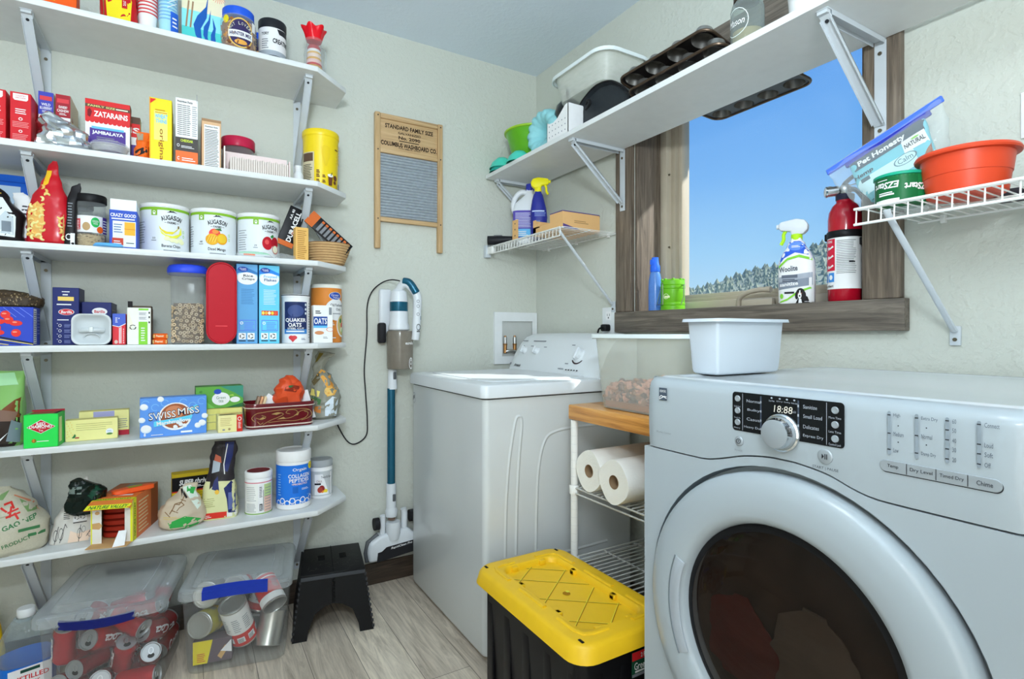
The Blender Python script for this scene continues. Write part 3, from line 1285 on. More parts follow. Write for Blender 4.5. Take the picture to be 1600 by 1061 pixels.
for y, z, r, mt in ((-1.739, .906, .0078, SILVER), (-1.894, .908, .0105, SILVER)):
    s = MB()
    q = Mx.Translation((-1.82 - y, -.002, z)) @ Mx.Rotation(rad(90), 4, 'X')
    s.lathe([(r * 1.12, 0), (r * 1.12, .0012), (r, .0024), (r * .8, .003), (0.0001, .003)], mt, 24, q, mats=[GREYINK, SILVER, SILVER, SILVER])
    ff = Flat(s, (-1.82 - y - r, -.005, z - r), (2 * r, 0, 0), (0, 0, 2 * r))
    if r < .01:
        ff.ring(.5, .5, .3, .3, .25, INK, 0); ff.rect(.46, .4, .54, .65, INK, 0)
    else:
        ff.poly([(.3, .3), (.48, .5), (.3, .7)], INK, 0); ff.rect(.52, .3, .59, .7, INK, 0); ff.rect(.65, .3, .72, .7, INK, 0)
    s.build('button', con)
for u, vv in ((.055, .83), (.055, .52), (.055, .22), (.93, .82), (.93, .50), (.93, .19)):
    a, b = U(u, vv)
    x, z = -hw + a * 2 * hw, .8585 + b * .13
    s = MB()
    s.lathe([(.0056, 0), (.0056, .0015), (.0048, .0024), (.003, .0020), (0.0001, .0018)], SILVER, 18, Mx.Translation((x, -.0036, z)) @ Mx.Rotation(rad(90), 4, 'X'))
    s.build('button', con)
# the row of four keys
s = MB()
xs = [-1.82 + 1.973, -1.82 + 2.008, -1.82 + 2.043, -1.82 + 2.077, -1.82 + 2.111]
pill = [(x + (xs[0] + xs[4]) / 2, z + .912) for x, z in rrect(xs[4] - xs[0], .0165, .008, 6)]
pill2 = [(x, z - .0008) for x, z in pill]
s.prism(pill, 0.0008, .0045, SILVER, Mf, .0006, 1)
s.prism([(x + .0006, z - .0012) for x, z in pill], 0.0008, .0032, INK, Mf)
pk = Flat(s, (xs[0], -.0046, .904), (xs[4] - xs[0], 0, 0), (0, 0, .0165))
for i, l_ in enumerate(('Temp', 'Dry Level', 'Timed Dry', 'Chime')):
    pk.txt(l_, .125 + .25 * i, .5, .03 + .018 * len(l_), .36, INK, 0)
    if i:
        pk.rect(.25 * i - .003, .05, .25 * i + .003, .95, INK, 0)
s.build('key_row', con)
s = MB()
q = Mx.Translation((.002, -.0036, .934)) @ Mx.Rotation(rad(90), 4, 'X')
s.lathe([(.0315, 0), (.0315, .004), (.029, .006), (.027, .006), (.026, .012), (.0245, .020), (.0235, .0225), (.021, .0235), (0.0001, .024)], CHROME, 48, q,
        mats=[SILVER, CHROME, CHROME, SILVER, CHROME, CHROME, SILVER, SILVER])
s.build('selector_knob', dry)

# door: ring, pocket handle, dark bulging glass, drum behind
door = None
s = MB()
q = Mx.Translation((DC[0], 0, DC[1])) @ Mx.Rotation(rad(90), 4, 'X')
s.lathe([(.286, -.016), (.2865, .006), (.283, .015), (.272, .022), (.255, .026), (.235, .0275), (.215, .026), (.205, .022), (.199, .012), (.195, -.006), (.193, -.016)], DW, 96, q, False, False)
s.sharp = 60
door = s.build('door', dry)
s = MB()
sec = []
for r in (.199, .203, .222, .229):
    pass
pts_o = []
for i in range(17):
    an = rad(180 - 24 + 48 * i / 16 - 8)
    pts_o.append((.232, an))
outl = [(DC[0] + .226 * cos(rad(158 + 50 * i / 16)), DC[1] + .226 * sin(rad(158 + 50 * i / 16))) for i in range(17)]
inn = [(DC[0] + .201 * cos(rad(208 - 50 * i / 16)), DC[1] + .201 * sin(rad(208 - 50 * i / 16))) for i in range(17)]
POCK = mk('pocket_grey', (176, 184, 192), 0.35)
s.prism(outl + inn, .0235, .0275, POCK, Mf, .002, 2)
s.tube([(x, -.0275, z) for x, z in outl], .0014, DGREY, 6)
s.build('door_handle', door)
DG = clear('door_glass', (10, 11, 13), 0.36, 0.03, (196, 184, 174), 0.22)
s = MB()
s.lathe([(.194, .002), (.186, .006), (.16, .013), (.12, .019), (.07, .023), (.03, .0245), (0.0001, .025)], DG, 72, q, False, False)
s.sharp = 80
s.build('door_glass', door)
s = MB()
s.lathe([(.196, -.012), (.196, .004), (.190, .007), (.184, .007)], BLACK, 72, q, False, False)
s.build('glass_rim', door)
s = MB()
DRUM = mk('drum_dark', (92, 78, 68), 0.7, 0.0, .9, 11)
s.lathe([(.195, -.018), (.19, -.02), (.15, -.0205), (0.0001, -.0205)], DRUM, 48, q, False, False)
s.build('door_liner', door)

# clothes seen dimly through the glass
for nm_, lb_, col_, x_, z_, w2, h2, sd_ in (('laundry', 'reddish cloth seen dimly through the lower left of the dryer door glass', (104, 52, 46), -.085, .47, .15, .15, 3),
                                        ('laundry', 'pale crumpled cloth seen dimly through the right of the dryer door glass', (112, 104, 96), .055, .46, .17, .19, 8)):
    s = MB()
    sack(s, [(0, w2 * .5, .006, 0, 0, 2.2), (h2 * .15, w2 * .9, .012, 0, 0, 2.2), (h2 * .5, w2, .014, .004, 0, 2.2), (h2 * .8, w2 * .7, .012, -.01, 0, 2.2), (h2, w2 * .2, .004, 0, 0, 2.2)], P(*col_, .9), 40, 5, .007, 24, sd_)
    s.sharp = 20
    solo(nm_, lb_, 'laundry', s, (-.70 + .006, -1.82 - x_, z_), rad(-90))

# ================================================================ rack with a wooden top between the machines
WOODTOP = wood('pine_varnished', (160, 96, 36), (216, 150, 72), (238, 182, 106), 1, 6, 12, 0.3, .05)
s = MB(); s.bx(-.452, -.02, -1.475, -.885, .812, .861, WOODTOP, .004)
solo('bench_top', 'varnished pine plank lying on the wire rack between the machines', 'plank', s)
rk = thing('wire_rack', 'white wire rack standing between the washer and the dryer', 'rack', (-.24, -1.18, 0))
WIRESH = mk('wire_grey', (196, 196, 190), 0.4)
for x, y in ((-.195, .283), (.195, .283), (-.195, -.283), (.195, -.283)):
    s = MB(); s.cyl((x, y, .001), (x, y, .809), .0125, WIREWHITE, 14)
    for k in range(28):
        z = .04 + k * .0275
        s.lathe([(.0128, z), (.0118, z + .0008), (.0128, z + .0016)], GREYW, 14, Mx.Translation((x, y, 0)), False, False)
    s.build('post', rk)
for z in (.585, .345):
    s = MB()
    for i in range(25):
        y = -.275 + .55 * i / 24
        s.tube([(-.20, y, z), (.20, y, z)], .0022, WIRESH, 6)
    for x in (-.2, -.07, .07, .2):
        s.tube([(x, -.283, z - .004), (x, .283, z - .004)], .003, WIRESH, 8)
    for x in (-.2, .2):
        s.tube([(x, -.283, z - .022), (x, .283, z - .022)], .003, WIRESH, 8)
    for y in (-.283, .283):
        s.tube([(-.2, y, z - .003), (.2, y, z - .003)], .003, WIRESH, 8)
        s.tube([(-.2, y, z - .022), (.2, y, z - .022)], .003, WIRESH, 8)
    for x, y in ((-.195, .283), (.195, .283), (-.195, -.283), (.195, -.283)):
        s.lathe([(.0165, z - .026), (.0175, z), (.015, z + .004)], WIREWHITE, 14, Mx.Translation((x, y, 0)), False, False)
    s.build('wire_tray', rk)

# paper towel rolls, ends towards the room
PAPER = mk('paper_towel', (240, 238, 230), 0.9, 0, .02, 40, .5, 160, .002)
CORE = mk('card_core', (150, 122, 92), 0.9)
def towel(label, y, z, x0):
    t = thing('paper_towel_roll', label, 'paper towel', (x0, y, z), rad(-90), 'paper towel rolls on the rack')
    s = MB()
    R, n = .066, 40
    o_, i_ = [], []
    for j in range(n):
        q = 2 * pi * j / n
        k = R * (1 + .035 * cos(4 * q + .6))
        o_.append((k * cos(q), 0, k * sin(q))); i_.append((.021 * cos(q), 0, .021 * sin(q)))
    def at(l_, y_, k=1):
        return [(x * k, y_, z_) for x, _, z_ in l_]
    s.rings([at(i_, .27), at(i_, 0.002), at(o_, 0, .965), at(o_, .004), at(o_, .268), at(o_, .27, .97), at(i_, .27)], PAPER, False, False)
    s.build('roll', t)
    c = MB()
    c.rings([at(i_, .268, .98), at(i_, .001, .98), at(i_, .001, .9), at(i_, .268, .9)], CORE, False, False)
    c.build('core', t)
    return t
towel('white paper towel roll nearest the washer, on the rack', -.985, .6545, -.445)
towel('white paper towel roll nearest the dryer, on the rack', -1.128, .6545, -.465)

# ================================================================ bins on top
def tub(mb, w0, d0, w1, d1, z0, z1, r, mat, wall=.003, rim=.012, rimh=.012, n=6, floor=True):
    """open tub with a turned-over rim"""
    R = []
    for z, k in ((z0, -.01), (z0 + .004, -.002), (z0 + .012, 0)):
        R.append([(x, y, z) for x, y in rrect(w0 + 2 * k, d0 + 2 * k, r, n)])
    R.append([(x, y, z1 - .004) for x, y in rrect(w1, d1, r * 1.15, n)])
    R.append([(x, y, z1 - .004) for x, y in rrect(w1 + 2 * rim - .002, d1 + 2 * rim - .002, r * 1.15 + rim, n)])
    R.append([(x, y, z1 - rimh) for x, y in rrect(w1 + 2 * rim, d1 + 2 * rim, r * 1.15 + rim, n)])
    R.append([(x, y, z1 - rimh) for x, y in rrect(w1 + 2 * rim + .003, d1 + 2 * rim + .003, r * 1.15 + rim, n)])
    R.append([(x, y, z1) for x, y in rrect(w1 + 2 * rim, d1 + 2 * rim, r * 1.15 + rim, n)])
    R.append([(x, y, z1) for x, y in rrect(w1 - 2 * wall, d1 - 2 * wall, r, n)])
    R.append([(x, y, z0 + wall) for x, y in rrect(w0 - 2 * wall - .004, d0 - 2 * wall - .004, r, n)])
    mb.rings(R, mat, True, True)
    return mb


FROSTK = clear('frosted_bin_plastic', (236, 239, 236), 0.19, 0.35, (250, 250, 246), 0.12)
FROST = clear('frosted_plastic', (236, 239, 236), 0.28, 0.35, (250, 250, 246), 0.14)
kb = thing('storage_bin', 'open frosted plastic bin of dog food on the wooden plank', 'storage bin', (-.262, -1.165, .8615), rad(-90))
s = MB(); tub(s, .34, .30, .375, .335, 0, .235, .035, FROSTK, .002, .010, .012); s.build('tub', kb)
s = MB()
s.rings([[(x, y, z) for x, y in rrect(.375 + k, .335 + k, .052, 6)] for z, k in ((.226, .022), (.226, .030), (.238, .028), (.238, .0), (.226, .022))], P(206, 216, 222, .4), False, False)
s.build('rim', kb)
KIB = [P(140, 104, 94, .8), P(196, 138, 120, .8), P(116, 92, 88, .8), P(214, 154, 132, .8), P(160, 116, 92, .8)]
s = MB()
rg = random.Random(5)
s.rings([[(x, y, z) for x, y in rrect(.325, .285, .03, 5)] for z in (.004, .022)], P(150, 96, 64, .7))
for i in range(640):
    x, y = rg.uniform(-.155, .155), rg.uniform(-.134, .134)
    if i % 2:
        if rg.random() < .5:
            y = -.134 + rg.random() * .02
        else:
            x = -.155 + rg.random() * .02
    z = .025 + rg.random() * (.05 + .022 * mnoise.noise(V((x * 12, y * 12, 0))))
    q = Mx.Translation((x, y, z)) @ Mx.Rotation(rg.random() * 6, 4, V((rg.random(), rg.random(), rg.random() + .1)).normalized())
    s.box((0, 0, 0), (.024, .018, .010), KIB[rg.randrange(5)], .004, 1, q)
o = s.build('kibble', None)
o.location = (-.262, -1.165, .8655); o.rotation_euler = (0, 0, rad(-90))
tag(o, 'brown and pink dog kibble heaped in the frosted bin', 'dog food', None, 'stuff')

MILKY = mk('milky_plastic', (206, 215, 224), 0.4, 0, .01)
s = MB(); tub(s, .222, .074, .238, .086, 0, .126, .006, MILKY, .002, .012, .007, 3)
s.sharp = 30
solo('white_tub', 'open milky white plastic tub standing on the dryer', 'tub', s, (-.452, -1.545, 1.0085))

# ================================================================ washboard on the back wall
WBW = wood('washboard_wood', (168, 134, 92), (198, 164, 118), (214, 184, 142), 2, 8, 12, .6, .08)
WBX = wood('washboard_wood_level', (176, 142, 100), (202, 168, 122), (214, 184, 142), 0, 8, 12, .6, .08)
ZINC = mk('galvanized_zinc', (176, 184, 192), 0.45, 0.45, .22, 60)
wb = thing('washboard', 'antique wooden washboard with a galvanized rubbing sheet, hung on the back wall', 'washboard', (-.699, -.001, 1.478))
for x in (-.148, .148):
    s = MB(); s.bx(x - .0125, x + .0125, -.026, -.002, 0, .600, WBW, .005, 2); s.build('side_rail', wb)
s = MB(); s.bx(-.1355, .1355, -.024, -.003, .575, .598, WBX, .004); s.build('top_rail', wb)
s = MB(); s.bx(-.1355, .1355, -.016, -.006, .444, .575, WBX, .001)
f = Flat(s, (-.1355, -.016, .444), (.271, 0, 0), (0, 0, .131))
WBI = P(46, 34, 26, .7)
f.txt('STANDARD FAMILY SIZE', .5, .80, .84, .15, WBI, 0, bold=.035)
f.txt('GALVANIZED', .5, .62, .40, .08, WBI, 0, bold=.03)
f.txt('No. 2090', .5, .46, .38, .12, WBI, 0, bold=.035)
f.lines(.32, .33, .68, .36, 1, WBI, 0, 1)
f.txt('COLUMBUS WASHBOARD CO.', .5, .205, .98, .16, WBI, 0, bold=.04)
f.txt('COLUMBUS, OHIO', .5, .09, .38, .05, WBI, 0, bold=.03)
s.build('name_board', wb)
for z_ in (.425, .1205):
    s = MB(); s.bx(-.1355, .1355, -.022, -.004, z_, z_ + .0195, WBX, .003); s.build('cross_rail', wb)
s = MB()
prof = []
for i in range(22 * 8 + 1):
    z = .141 + (.425 - .141) * i / (22 * 8)
    prof.append((z, -.010 - .006 * abs(sin(pi * i / 8)) ** .7))
n = len(prof)
vs = [(-.1352, y, z) for z, y in prof] + [(.1352, y, z) for z, y in prof]
s.add(vs, [(i, i + 1, n + i + 1, n + i) for i in range(n - 1)], ZINC)
s.bx(-.1352, .1352, -.0085, -.006, .141, .425, ZINC)
s.sharp = 70
s.build('rubbing_sheet', wb)
s = MB()
for x in (-.148, .148):
    for z in (.584, .434, .130):
        s.cyl((x, -.0255, z), (x, -.0275, z), .003, INK, 8)
s.build('nail', wb)

# ================================================================ cordless vacuum on the wall
TEAL = mk('vacuum_teal', (30, 96, 122), 0.25, 0.35, .03)
VW = mk('vacuum_white', (224, 229, 234), 0.3)
VG = mk('vacuum_grey', (88, 92, 96), 0.45)
vc = thing('stick_vacuum', 'white and blue cordless stick vacuum hanging on the back wall beside the washer', 'vacuum cleaner', (-.785, 0, 0))
s = MB(); s.bx(-.055, .0, -.028, -.0005, 1.10, 1.30, VW, .012, 3); s.bx(-.062, -.03, -.05, -.006, 1.06, 1.15, SOFTBLACK, .01, 2); s.build('wall_dock', vc)
s = MB()                                                              # motor body
s.lathe([(.040, 1.115), (.046, 1.12), (.046, 1.135), (.040, 1.15), (.038, 1.255), (.034, 1.285), (.02, 1.298), (.0001, 1.300)], VW, 32, Mx.Translation((.018, -.068, 0)))
s.lathe([(.0385, 1.198), (.0392, 1.200), (.0392, 1.240), (.0375, 1.242)], TEAL, 32, Mx.Translation((.018, -.068, 0)), False, False)
mb_ = s.build('motor_body', vc)
s = MB()                                                              # handle
hp_ = spline([(.012, -.07, 1.285), (.030, -.09, 1.318), (.055, -.105, 1.312), (.083, -.118, 1.268), (.082, -.122, 1.20), (.078, -.122, 1.12), (.074, -.120, 1.075)], 8)
s.tube(hp_, [.017] * 8 + [.018] * 8 + [.019] * 8 + [.019] * 8 + [.018] * 8 + [.017] * 9, VW, 14)
hd_ = s.build('handle', vc)
s = MB()
s.tube(spline([(.028, -.094, 1.330), (.052, -.112, 1.322), (.079, -.126, 1.277)], 8), [.012] + [.017] * 15 + [.012], TEAL, 12)
s.build('handle_grip', hd_)
s = MB()
fz = Flat(s, (.062, -.1405, 1.09), (.032, 0, 0), (0, 0, .16))
for b_ in (.95, .82, .60):
    fz.ring(.55, b_, .22, .045, .3, GREYINK, 1, 14)
fz.ring(.6, .25, .3, .09, .25, VG, 1, 16); fz.rect(.35, .12, .8, .15, VG, 1); fz.rect(.9, .45, .95, .55, TEAL, 1)
s.build('control_print', hd_)
SMOKE = clear('smoked_plastic', (150, 142, 130), 0.62, 0.15, (226, 220, 210), .3)
s = MB()
q = Mx.Translation((.022, -.072, 0))
s.lathe([(.0001, .946), (.046, .946), (.054, .949), (.0565, .96), (.0575, 1.10), (.055, 1.113), (.0001, 1.113)], SMOKE, 40, q)
cf = Can(s, .0575, .946, 1.106, 18)
cf.mb = s
o0 = len(s.v)
cf.txt('eureka', 8, .72, 44, .085, PURE, 2, bold=.02)
cf.ring(16, .17, 12, .16, .22, PURE, 1); cf.ring(16, .2, 6, .07, .3, PURE, 1)
for i in range(o0, len(s.v)):
    s.v[i] = s.v[i] + V((.022, -.072, 0))
cup = s.build('dust_cup', vc)
s = MB()
s.lathe([(.026, .955), (.030, 1.0), (.030, 1.075), (.040, 1.09)], P(150, 146, 140, .5), 28, q); s.lathe([(.048, .953), (.048, .99)], P(128, 120, 108, .6), 28, q, True, True)
s.build('filter', cup)
s = MB()
s.cyl((-.005, -.05, .858), (-.005, -.05, .946), .0215, VW, 24, .018)
nk = s.build('neck', vc)
s = MB(); s.box((-.001, -.0708, .918), (.014, .006, .032), VG, .003); s.build('release_button', nk)
s = MB(); s.cyl((-.0105, -.05, .44), (-.0105, -.05, .862), .0172, TEAL, 24); s.build('tube', vc)
s = MB()
s.cyl((-.0105, -.05, .335), (-.0105, -.05, .445), .0215, VW, 24)
nk2 = s.build('lower_neck', vc)
s = MB(); s.box((-.004, -.0715, .385), (.014, .006, .032), VG, .003); s.build('release_button', nk2)
s = MB()
for k in range(6):
    z = .285 + k * .0075
    s.lathe([(.013, z), (.0165, z + .002), (.0165, z + .0045), (.013, z + .0065)], P(120, 100, 88, .5), 20, Mx.Translation((-.009, -.052, 0)))
s.build('hose_joint', vc)
s = MB()                                                          # floor head, tipped up against the wall
s.prism([(-.113, .118), (.105, .140), (.112, .20), (.06, .245), (-.068, .228), (-.108, .205), (-.120, .17)], .014, .076, VW, Mf, .014, 3)
s.tube(spline([(-.05, -.05, .225), (-.048, -.05, .29), (-.05, -.05, .31)], 5), .012, VW, 12)
s.tube(spline([(.048, -.05, .235), (.05, -.05, .30), (.045, -.05, .325)], 5), .014, VW, 12)
s.lathe([(.026, .205), (.031, .23), (.033, .265), (.030, .28)], VW, 24, Mx.Translation((-.005, -.062, 0)))
s.lathe([(.024, .300), (.027, .325), (.0215, .338)], VW, 24, Mx.Translation((-.0095, -.05, 0)))
hd = s.build('floor_head', vc)
s = MB()
s.prism([(-.082, .120), (.105, .140), (.108, .19), (-.04, .178), (-.060, .163), (-.078, .160)], .076, .0795, SOFTBLACK, Mf, .0012, 1)
f = Flat(s, (-.08, -.0797, .12), (.185, 0, .019), (0, 0, .06)); f.txt('RapidClean Pro', .58, .72, .52, .2, PURE, 0, shear=.3, bold=.015)
s.build('brush_window', hd)
for x in (-.075, .085):
    s = MB(); s.cyl((x - .011, -.045, .275 + (x > 0) * .012), (x + .011, -.045, .275 + (x > 0) * .012), .026, SOFTBLACK, 20); s.build('wheel', hd)
s = MB(); s.tube([(-.117, -.052, .122), (-.124, -.052, .16), (-.115, -.05, .204), (-.07, -.05, .232)], .009, VG, 8); s.build('bumper', hd)
# its charging lead: up over the dock, down the wall and behind the shelf
cpts = []
from_px = [(.007, -.11, 1.330), (-.012, -.05, 1.338), (-.045, -.02, 1.325), (-.085, -.012, 1.285), (-.105, -.010, 1.22), (-.106, -.008, 1.10), (-.117, -.008, .95), (-.112, -.008, .85), (-.104, -.008, .72), (-.110, -.008, .655),
           (-.155, -.008, .625), (-.19, -.008, .640), (-.225, -.008, .70), (-.245, -.008, .755)]
s = MB(); s.tube(spline([(x, y, z) for x, y, z in from_px], 8), .0028, SOFTBLACK, 8)
solo('charging_cord', 'thin black charging cord hanging from the vacuum down the wall', 'cord', s, (-.785, 0, 0))

# ================================================================ folding step stool
STB = mk('stool_black', (13, 14, 16), 0.55, 0, .15, 40, spec=.25)
st = thing('step_stool', 'black folding plastic step stool on the floor right of the clear bins', 'step stool', (-1.080, -.192, 0), rad(-10))
tw, td, tz = .113, .130, .226
s = MB(); s.bx(-tw, tw, -td, td, tz - .014, tz, STB, .004)
rg = random.Random(4)
f = Flat(s, (-tw, -td, tz), (2 * tw, 0, 0), (0, 2 * td, 0))
GR = P(70, 68, 64, .7)
for k in range(46):                                              # rubbed tread pattern
    a, b = rg.uniform(.08, .92), rg.uniform(.06, .94); q = rg.random() * 6
    f.line([(a, b), (a + .07 * cos(q), b + .05 * sin(q))], .0016, GR, 0)
for a in (.33, .68):
    f.rect(a - .055, .46, a + .055, .64, P(6, 6, 7, .9), 1)
f.rect(.495, 0, .505, 1, P(8, 8, 9, .8), 1)
s.build('top', st)
s = MB(); s.bx(-tw, tw, -td - .002, -td + .006, tz - .022, tz - .008, P(60, 62, 66, .4), .002); s.build('front_lip', st)


def stool_end(name, x):
    pass


for sgn in (-1, 1):                                              # front and rear folding panels with an arch
    s = MB()
    y0 = sgn * (td - .004)
    prof = [(-.142, .0), (-.092, .0), (-.088, .03), (-.066, .085), (-.03, .108), (0, .114), (.03, .108), (.066, .085), (.088, .03), (.092, .0), (.142, .0), (tw - .002, tz - .014), (-tw + .002, tz - .014)]
    vs = []
    for yo in (0, .012):
        vs += [(x, y0 + sgn * (.028 * (1 - z / tz)) - sgn * yo, z) for x, z in prof]
    n = len(prof)
    b = bmesh.new()
    bv = [b.verts.new(v) for v in vs]
    e = [b.edges.new((bv[i], bv[(i + 1) % n])) for i in range(n)]
    e2 = [b.edges.new((bv[n + i], bv[n + (i + 1) % n])) for i in range(n)]
    bmesh.ops.triangle_fill(b, edges=e); bmesh.ops.triangle_fill(b, edges=e2)
    for i in range(n):
        b.faces.new((bv[i], bv[(i + 1) % n], bv[n + (i + 1) % n], bv[n + i]))
    s.bm(b, STB)
    for k in range(7):                                           # hinge knuckles on the middle fold
        s.cyl((0, y0 + sgn * (.028 * (1 - (.12 + k * .012) / tz) + .001), .12 + k * .012), (0, y0 + sgn * (.028 * (1 - (.129 + k * .012) / tz) + .001), .129 + k * .012), .005, STB, 8)
    s.build('folding_panel', st)
for sgn in (-1, 1):
    s = MB()
    vs = []
    for xo in (0, .010):
        vs += [(sgn * (.142 - xo), -td - .024, 0), (sgn * (.142 - xo), td + .024, 0), (sgn * (tw - xo), td - .004, tz - .014), (sgn * (tw - xo), -td + .004, tz - .014)]
    s.add(vs, [(0, 1, 2, 3), (4, 5, 6, 7), (0, 1, 5, 4), (1, 2, 6, 5), (2, 3, 7, 6), (3, 0, 4, 7)], STB)
    for k in range(11):                                          # pins down the corner
        t_ = (k + .5) / 11
        x = sgn * (.142 + (tw - .142) * t_)
        s.cyl((x, -td - .024 + .028 * t_, .205 * t_), (x, -td - .024 + .028 * t_, .205 * t_ + .009), .004, P(52, 53, 56, .4), 8)
    s.build('side_panel', st)

# ================================================================ clear lidded bins
CLEARP = clear('clear_bin_plastic', (214, 218, 220), 0.10, 0.18, (248, 249, 249), .18)
LIDP = clear('clear_lid_plastic', (222, 227, 230), 0.26, 0.22, (246, 248, 249), .34)
LATCH = P(30, 52, 150, .35)
LATCHD = P(22, 30, 96, .35)


def clear_bin(label, loc, rz, w_, d_, h_, lidtilt, latch_open):
    t = thing('storage_bin', label, 'storage bin', loc, rz)
    s = MB()
    s.sharp = 50
    zs = [(.0, -.05), (.004, -.04), (.015, -.036), (h_ * .9, -.012), (h_ * .9, .0), (h_, .002)]
    s.rings([[(x, y, z) for x, y in rrect(w_ + k, d_ + k, .03, 5)] for z, k in zs], CLEARP, True, False)
    s.build('tub', t)
    l = MB()
    l.sharp = 50
    zs = [(h_ - .022, .012), (h_ - .002, .010), (h_ + .006, .002), (h_ + .010, -.03), (h_ + .004, -.05), (h_ + .004, -.056), (h_ + .020, -.075), (h_ + .022, -.09)]
    l.rings([[(x, y, z) for x, y in rrect(w_ + k, d_ + k, .034, 5)] for z, k in zs], LIDP, False, True)
    for x in (-w_ * .3, w_ * .3):                                # moulded ribs on the lid
        l.tube(spline([(x, -d_ * .33, h_ + .021), (x * 1.06, 0, h_ + .024), (x, d_ * .33, h_ + .021)], 5), .003, LIDP, 6)
        pass
    lo = l.build('lid', t)
    lo.rotation_euler = lidtilt
    lo.location = (0, 0, abs(lidtilt[0]) * d_ * .5)
    for sgn, mat in ((-1, LATCH if not latch_open else LATCHD), (1, SOFTBLACK)):
        k = MB()
        pts = []
        lw_ = w_ * .29
        for i in range(9):
            u = -1 + i / 4
            bow = .008 * (1 - u * u)
            pts.append((u * lw_, bow))
        rs = []
        for u, bow in pts:
            y = sgn * (d_ / 2 + .008 + bow)
            if latch_open or sgn > 0:
                sec = [(y, h_ - .030 - bow * 1.0), (y + sgn * .008, h_ - .030 - bow), (y + sgn * .010, h_ - .008 - bow), (y, h_ - .006 - bow)]
            else:
                sec = [(y, h_ - .022 + bow), (y + sgn * .008, h_ - .022 + bow), (y + sgn * .010, h_ + .006 + bow), (y - sgn * .014, h_ + .012 + bow)]
            rs.append([(u, a, b_) for a, b_ in sec])
        k.rings(rs, mat)
        k.build('latch', t)
    return t


B1 = ((-1.752, -.228, .0004), rad(-11), .316, .350, .292)
B2 = ((-1.396, -.222, .0004), rad(-11), .330, .340, .272)
clear_bin('clear lidded bin full of crushed red soda cans, on the floor', B1[0], B1[1], B1[2], B1[3], B1[4], (rad(2.5), 0, 0), True)
clear_bin('clear lidded bin of empty food tins, on the floor left of the stool', B2[0], B2[1], B2[2], B2[3], B2[4], (0, 0, 0), False)

COKE = mk('can_red', (196, 22, 34), 0.22, 0.5, .05)
ALU = mk('aluminium', (176, 178, 180), 0.5, .8, .05)
HOLE = P(14, 14, 16, .6)
# one crushed drink can, then copies
def soda_can(crush, seed, lettering):
    """origin at its middle, axis z"""
    s = MB()
    rg_ = random.Random(seed)
    R, H = .0325, .118
    prof = [(.024, -H / 2), (.0255, -H / 2 + .003), (R, -H / 2 + .012)] + [(R, -H / 2 + .012 + (H - .030) * i / 10) for i in range(1, 10)] + [(R, H / 2 - .018), (.0272, H / 2 - .004), (.0275, H / 2), (.0255, H / 2), (.0245, H / 2 - .005)]
    n = 28
    rs = []
    for i, (r, z) in enumerate(prof):
        rr = []
        for j in range(n):
            a = 2 * pi * j / n
            k = 1.0
            mid = max(0, 1 - (abs(z) / (H / 2)) ** 2)
            if crush:
                k = 1 - crush * mid * (.5 + .5 * cos(a - 1.0)) - crush * .5 * mid * max(0, mnoise.noise(V((cos(a) * 2, sin(a) * 2, z * 60 + seed))))
            rr.append((r * k * cos(a), r * k * sin(a), z + crush * .02 * mid * cos(a * 2)))
        rs.append(rr)
    mats = [ALU] * 2 + [COKE] * 11 + [ALU] * 5
    s.rings(rs, COKE, True, True, None, mats[:len(rs) - 1])
    if lettering:
        for tn in (-90, 90):
            c_ = Can(s, R, -H / 2 + .014, H / 2 - .018, tn)
            o0 = len(s.v)
            c_.txt('Coca', 0, .5, .8, 46, PURE, 1, rot=90, shear=.4, bold=.02)
            c_.line([(16, .12), (20, .35), (14, .6), (18, .9)], .004, PURE, 1)
    return s


def can_thing(kind, seed):
    mb = soda_can(*kind)
    o = mb.build('soda_can')
    return o


lid_mb = MB()
lid_mb.lathe([(.0245, .0540), (.0001, .0542)], ALU, 24, None, False, False)
fl_ = Flat(lid_mb, (-.0245, -.0245, .0543), (.049, 0, 0), (0, .049, 0))
fl_.ell(.5, .30, .19, .14, HOLE, 0, 16)
lid_mb.tube([(0 + .006 * cos(a), .004 + .009 * sin(a), .0556) for a in [2 * pi * i / 12 for i in range(12)]], .0014, STEEL, 6, True)
protos = []
for k, (cr_, le) in enumerate(((.0, True), (.38, True), (.55, False), (.25, True))):
    mb = soda_can(cr_, 10 + k, le)
    o = thing('soda_can', 'x', 'can', group='soda cans in the clear bin')
    mb.build('body', o)
    lid_mb.build('lid_end', o)
    protos.append(o)
c1, s1 = cos(B1[1]), sin(B1[1])
